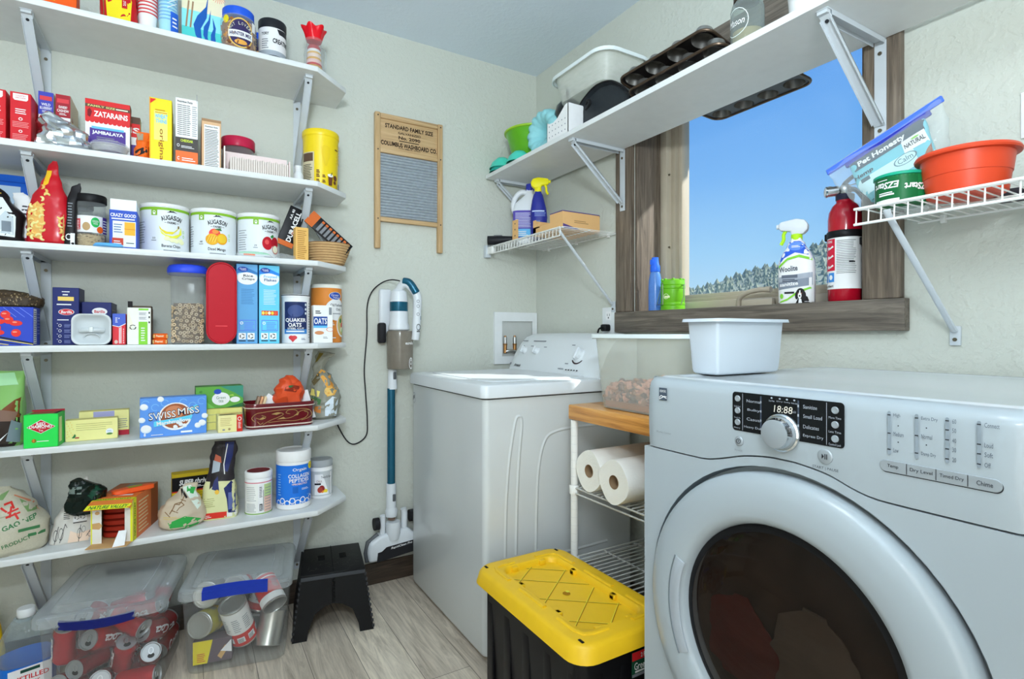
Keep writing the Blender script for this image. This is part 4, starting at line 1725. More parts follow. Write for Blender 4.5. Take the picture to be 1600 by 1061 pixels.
# spots seen through the front: (across, height, depth from the front, axis direction, kind)
spots = [((-0.1020, -0.1122, 0.1856), (0.11, -0.24, 0.96), 1), ((-0.0147, -0.0947, 0.1754), (-0.37, -0.84, 0.40), 0), ((0.0406, -0.0965, 0.1190), (0.24, -0.48, 0.85), 3), ((0.0973, -0.0368, 0.1497), (-0.28, -0.89, 0.34), 0), ((-0.0474, -0.0911, 0.1100), (-0.38, -0.92, 0.13), 2), ((0.0991, -0.0534, 0.0800), (0.22, -0.82, 0.53), 1), ((0.0786, -0.1176, 0.0426), (0.98, -0.16, 0.13), 0), ((-0.0143, -0.0979, 0.0505), (0.14, -0.89, 0.43), 3), ((-0.0989, -0.0234, 0.0910), (0.23, -0.22, 0.95), 2), ((-0.0987, -0.0997, 0.0529), (-0.23, -0.83, 0.51), 0), ((0.0781, -0.0165, 0.2117), (0.86, -0.41, 0.30), 1), ((0.0509, -0.0923, 0.2153), (0.81, -0.48, -0.34), 2), ((-0.0563, -0.0296, 0.2003), (-0.28, -0.69, 0.67), 3), ((0.0138, -0.0029, 0.1328), (0.96, 0.18, 0.23), 0), ((-0.0967, 0.0416, 0.1728), (0.31, 0.85, 0.42), 1), ((0.0936, 0.0588, 0.1058), (0.42, 0.88, 0.23), 3), ((0.0064, 0.0721, 0.0465), (0.91, 0.30, 0.28), 1), ((-0.0525, 0.0409, 0.1044), (0.18, 0.43, 0.89), 0), ((0.0957, 0.0495, 0.1960), (0.29, 0.19, 0.94), 2), ((0.0087, 0.0792, 0.1891), (0.96, -0.01, 0.29), 0), ((0.0326, 0.0037, 0.0400), (0.86, 0.50, -0.04), 2), ((-0.0950, 0.0762, 0.0417), (0.37, 0.92, 0.10), 3), ((0.1002, 0.0965, 0.0466), (0.18, 0.94, 0.28), 0), ((-0.0811, 0.1102, 0.1313), (0.88, 0.44, 0.16), 2), ((0.0399, 0.0993, 0.1320), (0.35, 0.84, 0.42), 1)]
cl_lab = {0: 'red and silver soda can', 1: 'dented red soda can', 2: 'crushed red soda can', 3: 'slightly dented red soda can'}
from_where = ['upright by the left wall of the bin', 'showing its open lid high on the left', 'leaning in the middle of the pile', 'showing its silver lid at the right wall', 'showing its plain silver end left of centre',
              'lid forward in the middle of the front', 'lying flat with white script at bottom right', 'lid forward at bottom centre', 'squeezed in low at the left wall', 'end forward at bottom left',
              'lying under the lid at top right', 'lying under the blue latch', 'topmost on the left']
used_p = set()
for i, ((lx, ly, h_), di, kd) in enumerate(spots):
    p = V((B1[0][0] + lx * c1 - ly * s1, B1[0][1] + lx * s1 + ly * c1, h_ + .001))
    d = V((di[0] * c1 - di[1] * s1, di[0] * s1 + di[1] * c1, di[2]))
    r_ = d.to_track_quat('Z', 'Y').to_euler()
    lab = ('red soda can in the clear bin, ' + from_where[i]) if i < len(from_where) else 'red soda can deeper in the clear bin, half hidden by front cans'
    if kd not in used_p:
        o = protos[kd]; used_p.add(kd)
        o.location = p; o.rotation_euler = r_; o['label'] = lab
    else:
        dup(protos[kd], p, tuple(r_), lab)

# ---- food tins in the second bin
TIN = mk('tinplate', (196, 194, 188), 0.3, .9, .06)
PAPERW = P(226, 222, 212, .7)


def tin(label, bandfn, R, H, p, di, open_end=False):
    t = thing('food_tin', label, 'food tin', group='food tins in the clear bin')
    s = MB()
    prof = [(R * .96, -H / 2), (R, -H / 2 + .002), (R, -H / 2 + .004), (R * .985, -H / 2 + .006), (R * .985, H / 2 - .006), (R, H / 2 - .004), (R, H / 2 - .001), (R * .96, H / 2), (R * .93, H / 2 - .004)]
    if open_end:
        prof += [(R * .93, -H / 2 + .01), (.0001, -H / 2 + .01)]
        s.lathe(prof, TIN, 32)
    else:
        prof += [(R * .8, H / 2 - .004), (R * .77, H / 2 - .003), (R * .7, H / 2 - .0035), (.0001, H / 2 - .0035)]
        s.lathe(prof, TIN, 32)
    s.build('can', t)
    l = MB()
    if bandfn:
        cn = Can(l, R * .987, -H / 2 + .007, H / 2 - .007)
        l.lathe([(R * .989, -H / 2 + .007), (R * .989, H / 2 - .007)], bandfn[0], 32, None, False, False)
        bandfn[1](cn)
        l.build('paper_label', t)
    t.location = p
    t.rotation_euler = V(di).to_track_quat('Z', 'Y').to_euler()
    return t


c2, s2 = cos(B2[1]), sin(B2[1])


def in2(ax, h_, dp):
    ly = -B2[3] / 2 + dp + .02
    return V((B2[0][0] + ax * c2 - ly * s2, B2[0][1] + ax * s2 + ly * c2, h_))


def d2(x, y, z):
    return (x * c2 - y * s2, x * s2 + y * c2, z)


RD = P(190, 40, 34, .6)


def ring_lab(*bands):
    def fn(c):
        for b0_, b1_, m in bands:
            c.rect(-180, b0_, 180, b1_, m, 0)
        for a in range(-150, 180, 60):
            c.lines(a, .3, a + 34, .62, 6, GREYINK, 1, .4, seed=a + 200)
    return fn


def barcode_lab(*bands):
    def fn(c):
        for b0_, b1_, m in bands:
            c.rect(-180, b0_, 180, b1_, m, 0)
        for a in range(-160, 180, 45):
            c.rect(a, .10, a + 30, .26, PURE, 1); c.lines(a + 2, .115, a + 27, .24, 5, INK, 2, .45, seed=a + 300)
            c.lines(a, .45, a + 30, .85, 7, GREYINK, 1, .3, seed=a + 500)
    return fn


YEL = P(222, 186, 40, .5)
tin('food tin with its round silver end forward, at the left wall of the bin', (P(170, 160, 60, .6), ring_lab((0, .3, YEL))), .041, .10, in2(-0.0963, 0.1371, 0.0655), d2(-0.32, -0.92, 0.23))
tin('plain silver food tin end behind the others at top left of the bin', None, .042, .10, in2(-0.0967, 0.2157, 0.1132), d2(-0.10, -0.98, 0.20))
tin('white and red labelled tin standing tilted in the middle of the bin', (PAPERW, barcode_lab((0, .36, RD))), .044, .155, in2(-0.0027, 0.1258, 0.0605), d2(-0.20, -0.33, 0.92))
tin('silver-ended tin behind the latch, at the top of the bin', (PAPERW, ring_lab((.0, .4, RD))), .037, .105, in2(-0.0109, 0.2163, 0.1313), d2(-0.14, -0.93, 0.33))
tin('red labelled open tin tipped toward the front, top right of the bin', (RD, ring_lab((.75, 1, PAPERW), (.1, .14, PURE))), .041, .112, in2(0.0916, 0.2010, 0.0750), d2(0.42, -0.71, -0.57), True)
tin('empty silver tin low at the right of the bin', None, .043, .11, in2(0.0963, 0.0725, 0.0878), d2(0.17, 0.37, 0.91), True)
tin('dark labelled tin lying behind the yellow packet', (P(96, 90, 84, .6), ring_lab((.8, 1, P(160, 60, 40, .6)))), .038, .11, in2(-0.0575, 0.0907, 0.1602), d2(0.95, 0.28, 0.10))
tin('shallow silver tin lying on the floor of the bin', None, .042, .04, in2(0.0400, 0.0517, 0.1544), d2(0.10, -0.10, 0.99))
tin('pale tin at the back of the bin', (PAPERW, ring_lab((0, .2, RD))), .042, .12, in2(0.0622, 0.1415, 0.2207), d2(0.28, 0.19, 0.94))
tin('silver tin lying at the back left of the bin', None, .042, .12, in2(-0.0711, 0.0909, 0.2437), d2(0.92, 0.28, 0.28))
s = Carton(.115, .05, .075, P(92, 78, 84, .6))
s.F.rect(0, 0, .36, 1, P(236, 196, 24, .5), 0); s.F.poly([(.36, 0), (.5, 1), (.36, 1)], P(236, 196, 24, .5), 0); s.F.poly([(.62, .25), (.72, .1), (.9, .55), (.82, .7)], P(190, 150, 96, .6), 1)
s.F.poly([(.7, .45), (.98, .9), (.99, .35)], PURE, 1); s.F.lines(.1, .1, .32, .5, 5, P(190, 70, 30, .6), 1)
p = in2(-.075, .0155, .055)
solo('food_carton', 'small yellow and grey carton at the bottom left of the bin', 'food box', s, p, B2[1])

# ================================================================ water jug and yellow bag at the left edge
JUGP = clear('jug_plastic', (216, 228, 232), 0.10, 0.08, (246, 250, 252), .45)
jg = thing('water_jug', 'clear water jug with a blue label and white cap, left of the can bin', 'water jug', (-1.985, -.20, .0004), rad(18))
s = MB()
def jring(z, r, tw_):
    o = []
    for j in range(48):
        a = 2 * pi * j / 48
        k = 1 + (.035 * cos(10 * a + tw_) if .135 < z < .225 else 0)
        p4 = r * (1 / max(abs(cos(a)), abs(sin(a)))) ** .25
        o.append((p4 * k * cos(a), p4 * k * sin(a), z))
    return o
zr = [(0, .058), (.004, .066), (.012, .069), (.125, .069), (.13, .071), (.137, .071)] + [(.14 + .006 * i, .071 - .035 * (i / 15) ** 1.5) for i in range(16)] + [(.236, .026), (.240, .0185), (.262, .0185)]
s.rings([jring(z, r, z * 38) for z, r in zr], JUGP)
s.sharp = 70
s.build('jug', jg)
s = MB()
BL = P(24, 104, 196, .35)
s.rings([jring(z, .0702, 0) for z in (.022, .122)], BL, False, False)
lf = Flat(s, (-.055, -.0712, .022), (.11, 0, 0), (0, 0, .100))
lf.rect(.05, .32, .95, .98, PURE, 0); lf.rect(.3, .84, .7, .93, P(30, 70, 60, .5), 1)
lf.txt('DISTILLED', .5, .68, .78, .14, P(190, 40, 40, .5), 1, bold=.02); lf.txt('Water', .5, .52, .4, .13, P(190, 40, 40, .5), 1)
lf.poly([(.5, .44), (.53, .38), (.5, .34), (.47, .38)], BL, 1); lf.lines(.25, .17, .75, .23, 1, PURE, 0, .8)
lf2 = Flat(s, (.0712, -.055, .022), (0, .11, 0), (0, 0, .100))
lf2.rect(.05, .32, .95, .98, PURE, 0); lf2.txt('DISTILLED', .5, .68, .78, .14, P(190, 40, 40, .5), 1, bold=.02); lf2.txt('Water', .5, .52, .4, .13, P(190, 40, 40, .5), 1)
s.build('jug_label', jg)
s = MB(); s.lathe([(.0215, .246), (.0225, .248), (.0225, .266), (.020, .2695), (.0001, .270)], PL, 32); s.build('cap', jg)
s = MB(); s.tube([(.026 * cos(a), .026 * sin(a), .240) for a in [2 * pi * i / 20 for i in range(20)]], .004, JUGP, 8, True)
s.tube(spline([(.022, .012, .241), (.05, .02, .247), (.085, .02, .252)], 5), .005, JUGP, 8, flat=.6)
s.build('carry_ring', jg)

s = MB()
YB = P(226, 178, 22, .35); YB2 = P(150, 40, 26, .4)
sack(s, [(0, .10, .06, 0, 0, 3), (.01, .115, .075, 0, 0, 3), (.10, .115, .075, 0, 0, 3), (.19, .10, .05, 0, 0, 3), (.225, .09, .012, 0, 0, 3), (.24, .09, .006, 0, .005, 3)], YB, 36, 5, .005, 26, 2)
pj = Proj(s, -.05, .05, 0, .24)
pj.ell(.62, .72, .3, .09, YB2, 0); pj.rect(.1, .1, .9, .3, YB2, 0); pj.ell(.6, .2, .25, .05, PURE, 1)
solo('snack_bag', 'crumpled yellow bag with dark red print behind the water jug', 'bag', s, (-2.11, -.12, .0004), rad(20))

# ================================================================ tote with yellow lid
TY = mk('tote_yellow', (244, 196, 30), 0.42, 0, .05, 20)
TYD = P(150, 104, 10, .6)
TB = mk('tote_black', (16, 16, 20), 0.42, 0, .1, 12, spec=.25)
tt = thing('storage_tote', 'black storage tote with a yellow lid on the floor in front of the dryer', 'storage tote', (-.655, -1.150, .0004))
TW, TD = .325, .535
s = MB()
s.rings([[(x, y, z) for x, y in rrect(TW - .05 + k, TD - .06 + k, .03, 5)] for z, k in ((0, -.036), (.006, -.028), (.20, -.012), (.352, .0))], TB)
for sx_ in (-1, 1):
    for y in (-.2, -.1, .0, .1, .2):
        s.box((sx_ * (TW / 2 - .032), y, .17), (.010, .035, .33), TB, .003)
for x in (-.08, .0, .08):
    s.box((x, -(TD / 2 - .037), .17), (.03, .010, .33), TB, .003)
    s.box((x, (TD / 2 - .037), .17), (.03, .010, .33), TB, .003)
tb = s.build('tub', tt)
s = MB()
s.bx(.018, .112, -.2415, -.2405, .265, .325, P(24, 70, 50, .5))
f = Flat(s, (.018, -.2418, .265), (.094, 0, 0), (0, 0, .06))
f.rect(0, .66, 1, 1, RED, 0); f.txt('2 PACK', .5, .82, .4, .18, PURE, 1, bold=.02); f.txt('Greenmade', .5, .42, .86, .3, PURE, 1, bold=.01); f.rect(0, 0, 1, .12, GREYINK, 0); f.lines(.1, .16, .9, .26, 1, PURE, 1, .8)
s.build('sticker', tb)
s = MB()
n_ = 6
zs = [(.352, -.012, .05), (.352, .0, .055), (.3535, .003, .056), (.384, -.004, .056), (.3905, -.010, .054), (.3925, -.020, .05), (.3925, -.062, .035), (.389, -.066, .033), (.376, -.070, .03), (.3752, -.074, .03)]
s.rings([[(x, y, z) for x, y in rrect(TW + 2 * k, TD + 2 * k, r, n_)] for z, k, r in zs], TY)
iw, il = TW - .148, TD - .148
# corner and side ribs standing up from the sunken middle
def lrib(pts):
    s.tube([(x, y, .3915) for x, y in pts], .0075, TY, 8, flat=.7)
k1, k2 = iw / 2 + .026, il / 2 + .026
for sx_ in (-1, 1):
    for sy_ in (-1, 1):
        lrib(spline([(sx_ * k1, sy_ * (k2 - .10), 0), (sx_ * k1, sy_ * (k2 - .02), 0), (sx_ * (k1 - .02), sy_ * k2, 0), (sx_ * (k1 - .075), sy_ * k2, 0)], 5) if False else [(sx_ * k1, sy_ * (k2 - .10)), (sx_ * k1, sy_ * (k2 - .03)), (sx_ * (k1 - .008), sy_ * (k2 - .008)), (sx_ * (k1 - .03), sy_ * k2), (sx_ * (k1 - .075), sy_ * k2)])
    lrib([(sx_ * k1, -.06), (sx_ * k1, .06)])
    for y in (-k2 + .13, -.09, .09, k2 - .13):
        s.box((sx_ * (iw / 2 + .004), y, .382), (.016, .022, .016), TY, .004)
for x in (-.05, .05):
    for sy_ in (-1, 1):
        s.box((x, sy_ * (il / 2 + .004), .382), (.022, .016, .016), TY, .004)
lf = Flat(s, (-iw / 2, -il / 2, .3752), (iw, 0, 0), (0, il, 0))
for a, b, c_, d_ in ((0, .10, 1, .47), (0, .45, 1, .82), (0, .55, 1, .18), (0, .9, 1, .53), (.0, .80, .55, 1), (.45, 0, 1, .2), (0, .2, .55, 0), (.45, 1, 1, .8)):
    lf.line([(a, b), (c_, d_)], .003, TYD, 0)
    lf.line([(a, b + .006), (c_, d_ + .006)], .0016, P(246, 206, 70, .4), 1)
lf.ell(.5, .5, .06, .03, TYD, 1); lf.ell(.55, .52, .03, .015, P(246, 206, 70, .4), 2)
ld = s.build('lid', tt)
s = MB()
for sx_ in (-1, 1):
    for sy_ in (-1, 1):
        s.tube([(sx_ * (TW / 2 - .033), sy_ * (TD / 2 - .036) - .008, .3926), (sx_ * (TW / 2 - .033), sy_ * (TD / 2 - .036) + .008, .3926)], .0042, HOLE, 8, flat=.25)
s.build('lock_hole', ld)

# ================================================================ food on the shelves
S1, S2, S3, S4, S5, S6 = SHELF
NAVY = P(24, 34, 92, .4)
SKY = P(92, 168, 222, .45)
CREAM = P(232, 222, 190, .6)
ORANGE = P(226, 92, 30, .45)
PURPLE = P(74, 52, 128, .45)
GREEN = P(40, 120, 60, .45)
LIME = P(122, 186, 58, .45)
PINKRED = P(196, 60, 66, .45)
YELLOW = P(240, 196, 34, .4)
BLUE = P(44, 84, 178, .4)
PETC = clear('jar_plastic', (226, 232, 234), 0.10, 0.06, (248, 250, 250), .45)
FILM = clear('thin_film', (240, 244, 246), 0.12, 0.1, (252, 253, 253), .35)


def jar(name, label, cat, cx, cy, z, prof, lidprof, lidmat, lab=None, fill=None, glass=None, group=None, rz=0):
    t = thing(name, label, cat, (cx, cy, z + .0004), rz, group)
    s = MB(); s.lathe(prof, glass or PETC, 36); s.sharp = 60; s.build('jar', t)
    s = MB(); s.lathe(lidprof, lidmat, 36); s.build('lid', t)
    if lab:
        s = MB(); lab(s); s.build('label', t)
    if fill:
        s = MB(); fill(s); s.build('contents', t)
    return t


def band(mb, R, z0, z1, mat, a0=-180, a1=180, turn=0):
    c = Can(mb, R, z0, z1, turn)
    c.rect(a0, 0, a1, 1, mat, 0)
    return c


def bits(mb, R, z0, z1, mats, n, size, seed, flat=.6, wide=1.0, deep=1.0, sq=False):
    """loose pieces just inside the wall of a jar"""
    rg = random.Random(seed)
    for i in range(n):
        a = rg.uniform(-pi, pi)
        r = R * (1 - .12 * rg.random())
        z = rg.uniform(z0, z1)
        k = size * rg.uniform(.7, 1.3)
        q = Mx.Translation((r * sin(a) * wide, -r * cos(a) * deep, z)) @ Mx.Rotation(rg.random() * 6, 4, V((rg.random() - .5, rg.random() - .5, rg.random() - .5)).normalized())
        mb.box((0, 0, 0), (k * 1.5, k, k * flat), mats[rg.randrange(len(mats))], k * .22, 1, q)


# ---------------------------------------------------------------- topmost shelf
s = Carton(.10, .06, .10, P(226, 84, 24, .45)); s.F.rect(0, .8, 1, 1, RED); s.F.lines(.1, .1, .6, .5, 3, YELLOW)
s.place('snack_box', 'orange box at the left of the topmost shelf, mostly out of frame', 'food box', -1.905, -.27, S1)

BAGR = P(176, 28, 34, .35)
s = MB(); sack(s, [(0, .085, .05, 0, 0, 3), (.012, .098, .07, 0, 0, 3), (.10, .096, .068, 0, 0, 3), (.17, .09, .035, 0, 0, 3), (.20, .09, .006, 0, 0, 4)], BAGR, 36, 5, .004, 26, 5)
p = Proj(s, -.05, .05, 0, .2); p.poly([(.22, .06), (.82, .06), (.86, .40), (.70, .58), (.30, .58), (.18, .40)], YELLOW, 0); p.rect(.60, .26, .74, .42, BAGR, 1)
p.txt('30', .67, .34, .07, .08, PURE, 2); p.lines(.3, .68, .7, .84, 2, PURE, 1, .6); p.rect(.02, .04, .14, .9, P(120, 104, 60, .4), 0)
solo('snack_bag', 'red and yellow food bag on the topmost shelf beside the plastic cups', 'bag', s, (-1.752, -.235, S1), 0)

for dx, rim_, colr, lb in ((0, PINKRED, PINKRED, 'stack of red striped plastic cups on the topmost shelf'), (.068, SKY, SKY, 'stack of pale blue plastic cups in wrapping on the topmost shelf')):
    t = thing('cup_stack', lb, 'cups', (-1.676 + dx * .82, -.236 + dx * .1, S1 + .0004))
    for k in range(14):
        s = MB()
        z = k * .0115
        q = Mx.Translation((0, 0, z))
        s.lathe([(.0225, .0), (.0262, .060), (.0285, .0605), (.0285, .0635), (.0265, .064), (.0255, .061)], P(206, 52, 60, .4) if rim_ is PINKRED else P(116, 188, 222, .4), 24, q, True, False,
                mats=[P(244, 238, 236, .4) if rim_ is PINKRED else P(150, 206, 232, .4)] + [colr] * 4)
        s.build('cup', t)
    if dx:
        s = MB()
        s.lathe([(.031, 0), (.0315, .20), (.02, .225)], FILM, 24, None, False, False)
        f = Can(s, .0318, .01, .2, 10)
        f.rect(5, .05, 55, .40, P(40, 92, 190, .4), 1); f.lines(14, .14, 46, .34, 3, PURE, 2)
        for b_ in (.45, .53, .61, .69, .77):
            f.line([(-10, b_), (40, b_ + .12)], .002, PURE, 1)
        s.build('wrapper', t)

# seaside picture box with a flame emblem
s = Carton(.128, .045, .22, P(96, 196, 206, .4))
F = s.F
F.rect(0, .62, 1, 1, P(236, 206, 178, .4), 0); F.rect(0, .35, 1, .62, P(132, 206, 226, .4), 0); F.rect(0, .12, 1, .35, P(78, 190, 186, .4), 0)
F.poly([(0, .0), (1, .0), (1, .1), (.6, .16), (.3, .13), (0, .2)], P(40, 150, 176, .4), 1)
F.line([(0, .17), (.3, .12), (.7, .10), (1, .15)], .004, PURE, 2)
for x in (.1, .2):
    F.line([(x, .35), (x + .06, .75)], .005, P(150, 120, 90, .5), 1)
FB = P(28, 84, 160, .35)
F.poly([(.62, .92), (.56, .72), (.36, .55), (.27, .40), (.32, .24), (.46, .13), (.58, .11), (.46, .22), (.44, .36), (.58, .55)], FB, 3)
F.poly([(.68, .70), (.62, .52), (.51, .40), (.50, .27), (.58, .16), (.68, .12), (.60, .24), (.61, .35), (.66, .48)], FB, 3)
F.poly([(.72, .58), (.74, .40), (.68, .30), (.68, .20), (.78, .13), (.90, .14), (.80, .20), (.78, .30), (.80, .42)], FB, 3)
for i in range(9):
    q = rad(200 + i * 16)
    F.line([(.86 + .05 * cos(q), .95 + .03 * sin(q)), (.86 + .2 * cos(q), .95 + .12 * sin(q))], .0016, P(214, 120, 100, .5), 1)
s.place('picture_box', 'sea green box with a dark blue flame emblem on the topmost shelf', 'box', -1.517, -.205, S1)

NUTS = [P(150, 98, 52, .6), P(186, 132, 74, .6), P(120, 74, 44, .6), P(206, 160, 96, .6)]


def mixlab(s):
    c = Can(s, .0575, .01, .135, 4)
    DPUR = P(52, 44, 84, .4)
    c.ell(0, .50, 42, .42, DPUR, 0, 28); c.ring(0, .5, 42, .42, .1, P(206, 170, 90, .4), 1, 28)
    c.arc('NUT LOVERS', 0, .42, .34, .085, CREAM, 110, 2)
    c.rect(-40, .36, 40, .56, PURE, 2); c.rect(-38, .375, 38, .545, PURE, 3); c.txt('HUNTER MIX', 0, .46, 70, .105, DPUR, 4, bold=.03)
    c.ell(0, .24, 20, .07, P(206, 150, 70, .5), 2); c.ell(-50, .86, 11, .11, YELLOW, 0); c.rect(40, .66, 58, .92, PURE, 0)
    c.rect(62, .05, 100, .85, P(170, 160, 150, .5), 0); c.lines(64, .1, 98, .8, 9, INK, 1)


def mixfill(s):
    s.lathe([(.048, .004), (.052, .01), (.052, .118), (.04, .126), (.0001, .128)], NUTS[0], 24)
    bits(s, .050, .01, .120, NUTS, 150, .014, 3)


jt = jar('nut_jar', 'plastic jar of snack mix with a blue lid on the topmost shelf', 'jar', -1.408, -.205, S1, [(.050, 0), (.056, .006), (.057, .125), (.052, .140), (.047, .146), (.047, .150)],
         [(.0505, .138), (.0515, .140), (.0515, .166), (.049, .169), (.0001, .169)], P(36, 84, 196, .35), mixlab, mixfill)
jar('nut_jar', 'second blue-lidded snack jar half hidden behind the snack mix jar', 'jar', -1.345, -.10, S1, [(.046, 0), (.05, .006), (.051, .115), (.046, .126), (.042, .13)],
    [(.045, .122), (.046, .124), (.046, .146), (.044, .149), (.0001, .149)], P(36, 84, 196, .35), lambda s: band(s, .0515, .01, .09, P(60, 52, 84, .4), -180, 40), lambda s: bits(s, .045, .01, .110, NUTS, 70, .014, 6))

t = thing('powder_tub', 'black and white supplement tub with a black lid on the topmost shelf', 'tub', (-1.289, -.15, S1 + .0004))
s = MB(); s.lathe([(.045, 0), (.0475, .003), (.0478, .16), (.046, .164)], P(40, 42, 46, .35), 36)
c = Can(s, .0479, .004, .155, 12)
c.rect(-120, .62, 120, 1.0, P(216, 224, 230, .4), 0); c.rect(-120, .44, 120, .62, P(226, 232, 236, .4), 0); c.rect(-120, .32, 120, .44, P(150, 158, 166, .35), 0)
c.poly([(0, .98), (60, 1.0), (120, 1.0), (120, .84), (10, .86)], P(40, 42, 46, .35), 1)
c.txt('CREATINE', 22, .68, 80, .12, INK, 1, bold=.035); c.txt('TORY', -50, .84, 34, .07, INK, 1, bold=.03); c.lines(-66, .48, -34, .74, 5, GREYINK, 1)
for a in (0, 26, 50):
    c.ring(a, .14, 11, .11, .2, P(220, 224, 228, .4), 1, 6); c.txt('T', a, .14, 6, .07, PURE, 1)
c.lines(-60, .04, -32, .14, 3, PURE, 1); c.lines(-62, .2, -30, .3, 2, PURE, 1)
s.build('tub', t)
s = MB(); s.lathe([(.0485, .158), (.0492, .160), (.0492, .186), (.047, .19), (.0001, .19)], P(34, 36, 40, .4), 40); s.build('lid', t)

t = thing('flower_bottle', 'small glass bottle of candied layers with a red flower stopper on the topmost shelf', 'bottle', (-1.152, -.218, S1 + .0004))
s = MB(); s.lathe([(.035, 0), (.039, .006), (.041, .02), (.036, .045), (.034, .06), (.036, .075), (.031, .10), (.026, .125), (.030, .135)], PETC, 36); s.sharp = 60; s.build('bottle', t)
s = MB()
lay = [(.004, .022, P(206, 150, 50, .5)), (.022, .034, P(190, 140, 60, .5)), (.034, .042, P(180, 40, 40, .5)), (.042, .056, P(216, 176, 170, .5)), (.056, .064, P(200, 150, 60, .5)), (.064, .078, P(214, 190, 180, .5)), (.078, .086, P(204, 160, 90, .5)), (.086, .096, P(226, 220, 214, .5)), (.096, .11, P(160, 36, 40, .5))]
for a_, b_, m_ in lay:
    s.lathe([(.030 - .08 * a_, a_), (.0325 - .09 * a_, (a_ + b_) / 2), (.030 - .08 * b_, b_)], m_, 24)
s.build('layers', t)
s = MB()
rs = []
for z, r, pl in ((.128, .026, 0), (.136, .029, .02), (.148, .032, .04), (.162, .036, .08), (.172, .041, .12), (.178, .0425, .13), (.180, .036, .10), (.170, .02, .0), (.166, .002, 0)):
    rs.append([(r * (1 + pl * cos(6 * 2 * pi * j / 48)) * cos(2 * pi * j / 48), r * (1 + pl * cos(6 * 2 * pi * j / 48)) * sin(2 * pi * j / 48), z + .004 * pl * 8 * cos(6 * 2 * pi * j / 48)) for j in range(48)])
s.rings(rs, P(206, 22, 34, .25)); s.sharp = 60; s.build('stopper', t)
s = MB(); s.tube(spline([(.032, .012, .12), (.046, .02, .11), (.048, .02, .05), (.041, .018, .015)]), .0022, PETC, 8); s.build('handle', t)

# ---------------------------------------------------------------- second shelf
REDBX = P(190, 34, 42, .45)
for cx, lb in ((-2.041, 'red snack box cut by the left edge of the photo, second shelf'), (-1.985, 'red snack box standing nearest the left bracket, second shelf')):
    s = Carton(.047, .12, .150, REDBX)
    s.F.poly([(.22, .84), (.78, .84), (.86, .87), (.86, .97), (.14, .97), (.14, .87)], PURE, 0); s.F.txt('COUNTRY', .5, .93, .5, .03, REDBX, 1); s.F.txt('ARCHER', .5, .89, .5, .03, REDBX, 1)
    s.F.lines(.25, .58, .80, .70, 3, PURE, 0, .4, 3); s.F.ring(.5, .48, .1, .03, .4, PURE, 0); s.F.lines(.12, .32, .92, .44, 4, P(226, 150, 150, .5), 0, .3, 4)
    s.F.ring(.5, .24, .09, .028, .4, PURE, 0); s.F.lines(.12, .08, .92, .2, 4, P(226, 150, 150, .5), 0, .3, 6)
    s.place('snack_box', lb, 'food box', cx, -.266, S2)
for cx, c1_, lb, tt_ in ((-1.938, P(62, 66, 160, .45), 'blue and white cracker box on the second shelf', ('WILD', 'BLUEBERRY')), (-1.897, P(150, 36, 46, .45), 'dark red and white cracker box on the second shelf', ('CRANBERRY', 'CASHEW'))):
    s = Carton(.036, .14, .185, P(232, 228, 224, .5))
    s.F.rect(0, .62, 1, 1, c1_, 0); s.F.rect(.1, .86, .9, .93, PINKRED if c1_ is not None else PURE, 1)
    s.F.txt(tt_[0], .5, .79, .6, .045, PURE, 1, bold=.02); s.F.txt(tt_[1], .5, .73, .8, .045, PURE, 1, bold=.02); s.F.lines(.25, .66, .75, .70, 2, PURE, 1)
    s.F.txt('MAKERS', .5, .53, .8, .055, P(140, 40, 60, .5), 0, bold=.03); s.F.txt('WANTED', .5, .45, .8, .055, P(140, 40, 60, .5), 0, bold=.03)
    s.Rt.rect(0, 0, 1, 1, P(206, 190, 170, .6), 0); s.Rt.poly([(.1, .1), (.5, .5), (.2, .7)], P(170, 120, 110, .6), 1); s.Rt.ring(.45, .3, .25, .16, .15, P(150, 110, 90, .6), 1)
    s.place('cracker_box', lb, 'food box', cx, -.206, S2)

FOIL = mk('foil', (212, 216, 222), 0.22, 1.0, .04, 14)
s = MB(); sack(s, [(0, .125, .075, 0, 0, 2.6), (.012, .142, .09, 0, 0, 2.6), (.05, .13, .085, -.005, 0, 2.4), (.082, .085, .06, -.025, 0, 2.2), (.104, .03, .03, -.038, 0, 2), (.107, .004, .004, -.04, 0, 2)], FOIL, 40, 6, .010, 30, 8)
s.sharp = 12
solo('foil_parcel', 'crumpled silver foil parcel at the front of the second shelf', 'foil parcel', s, (-1.882, -.252, S2))
t = thing('lidded_dish', 'shallow clear dish with a curved lid in front of the rice box, second shelf', 'dish', (-1.772, -.272, S2 + .0004))
s = MB(); s.lathe([(.028, 0), (.042, .004), (.047, .022), (.049, .023), (.049, .026), (.046, .026), (.041, .007), (.0001, .005)], FROST, 36); s.build('dish', t)
s = MB(); s.lathe([(.0505, .022), (.0505, .028), (.045, .034), (.02, .043), (.0001, .045)], FILM, 36); s.build('lid', t)

# rice mix boxes
ZR = P(196, 40, 42, .45)


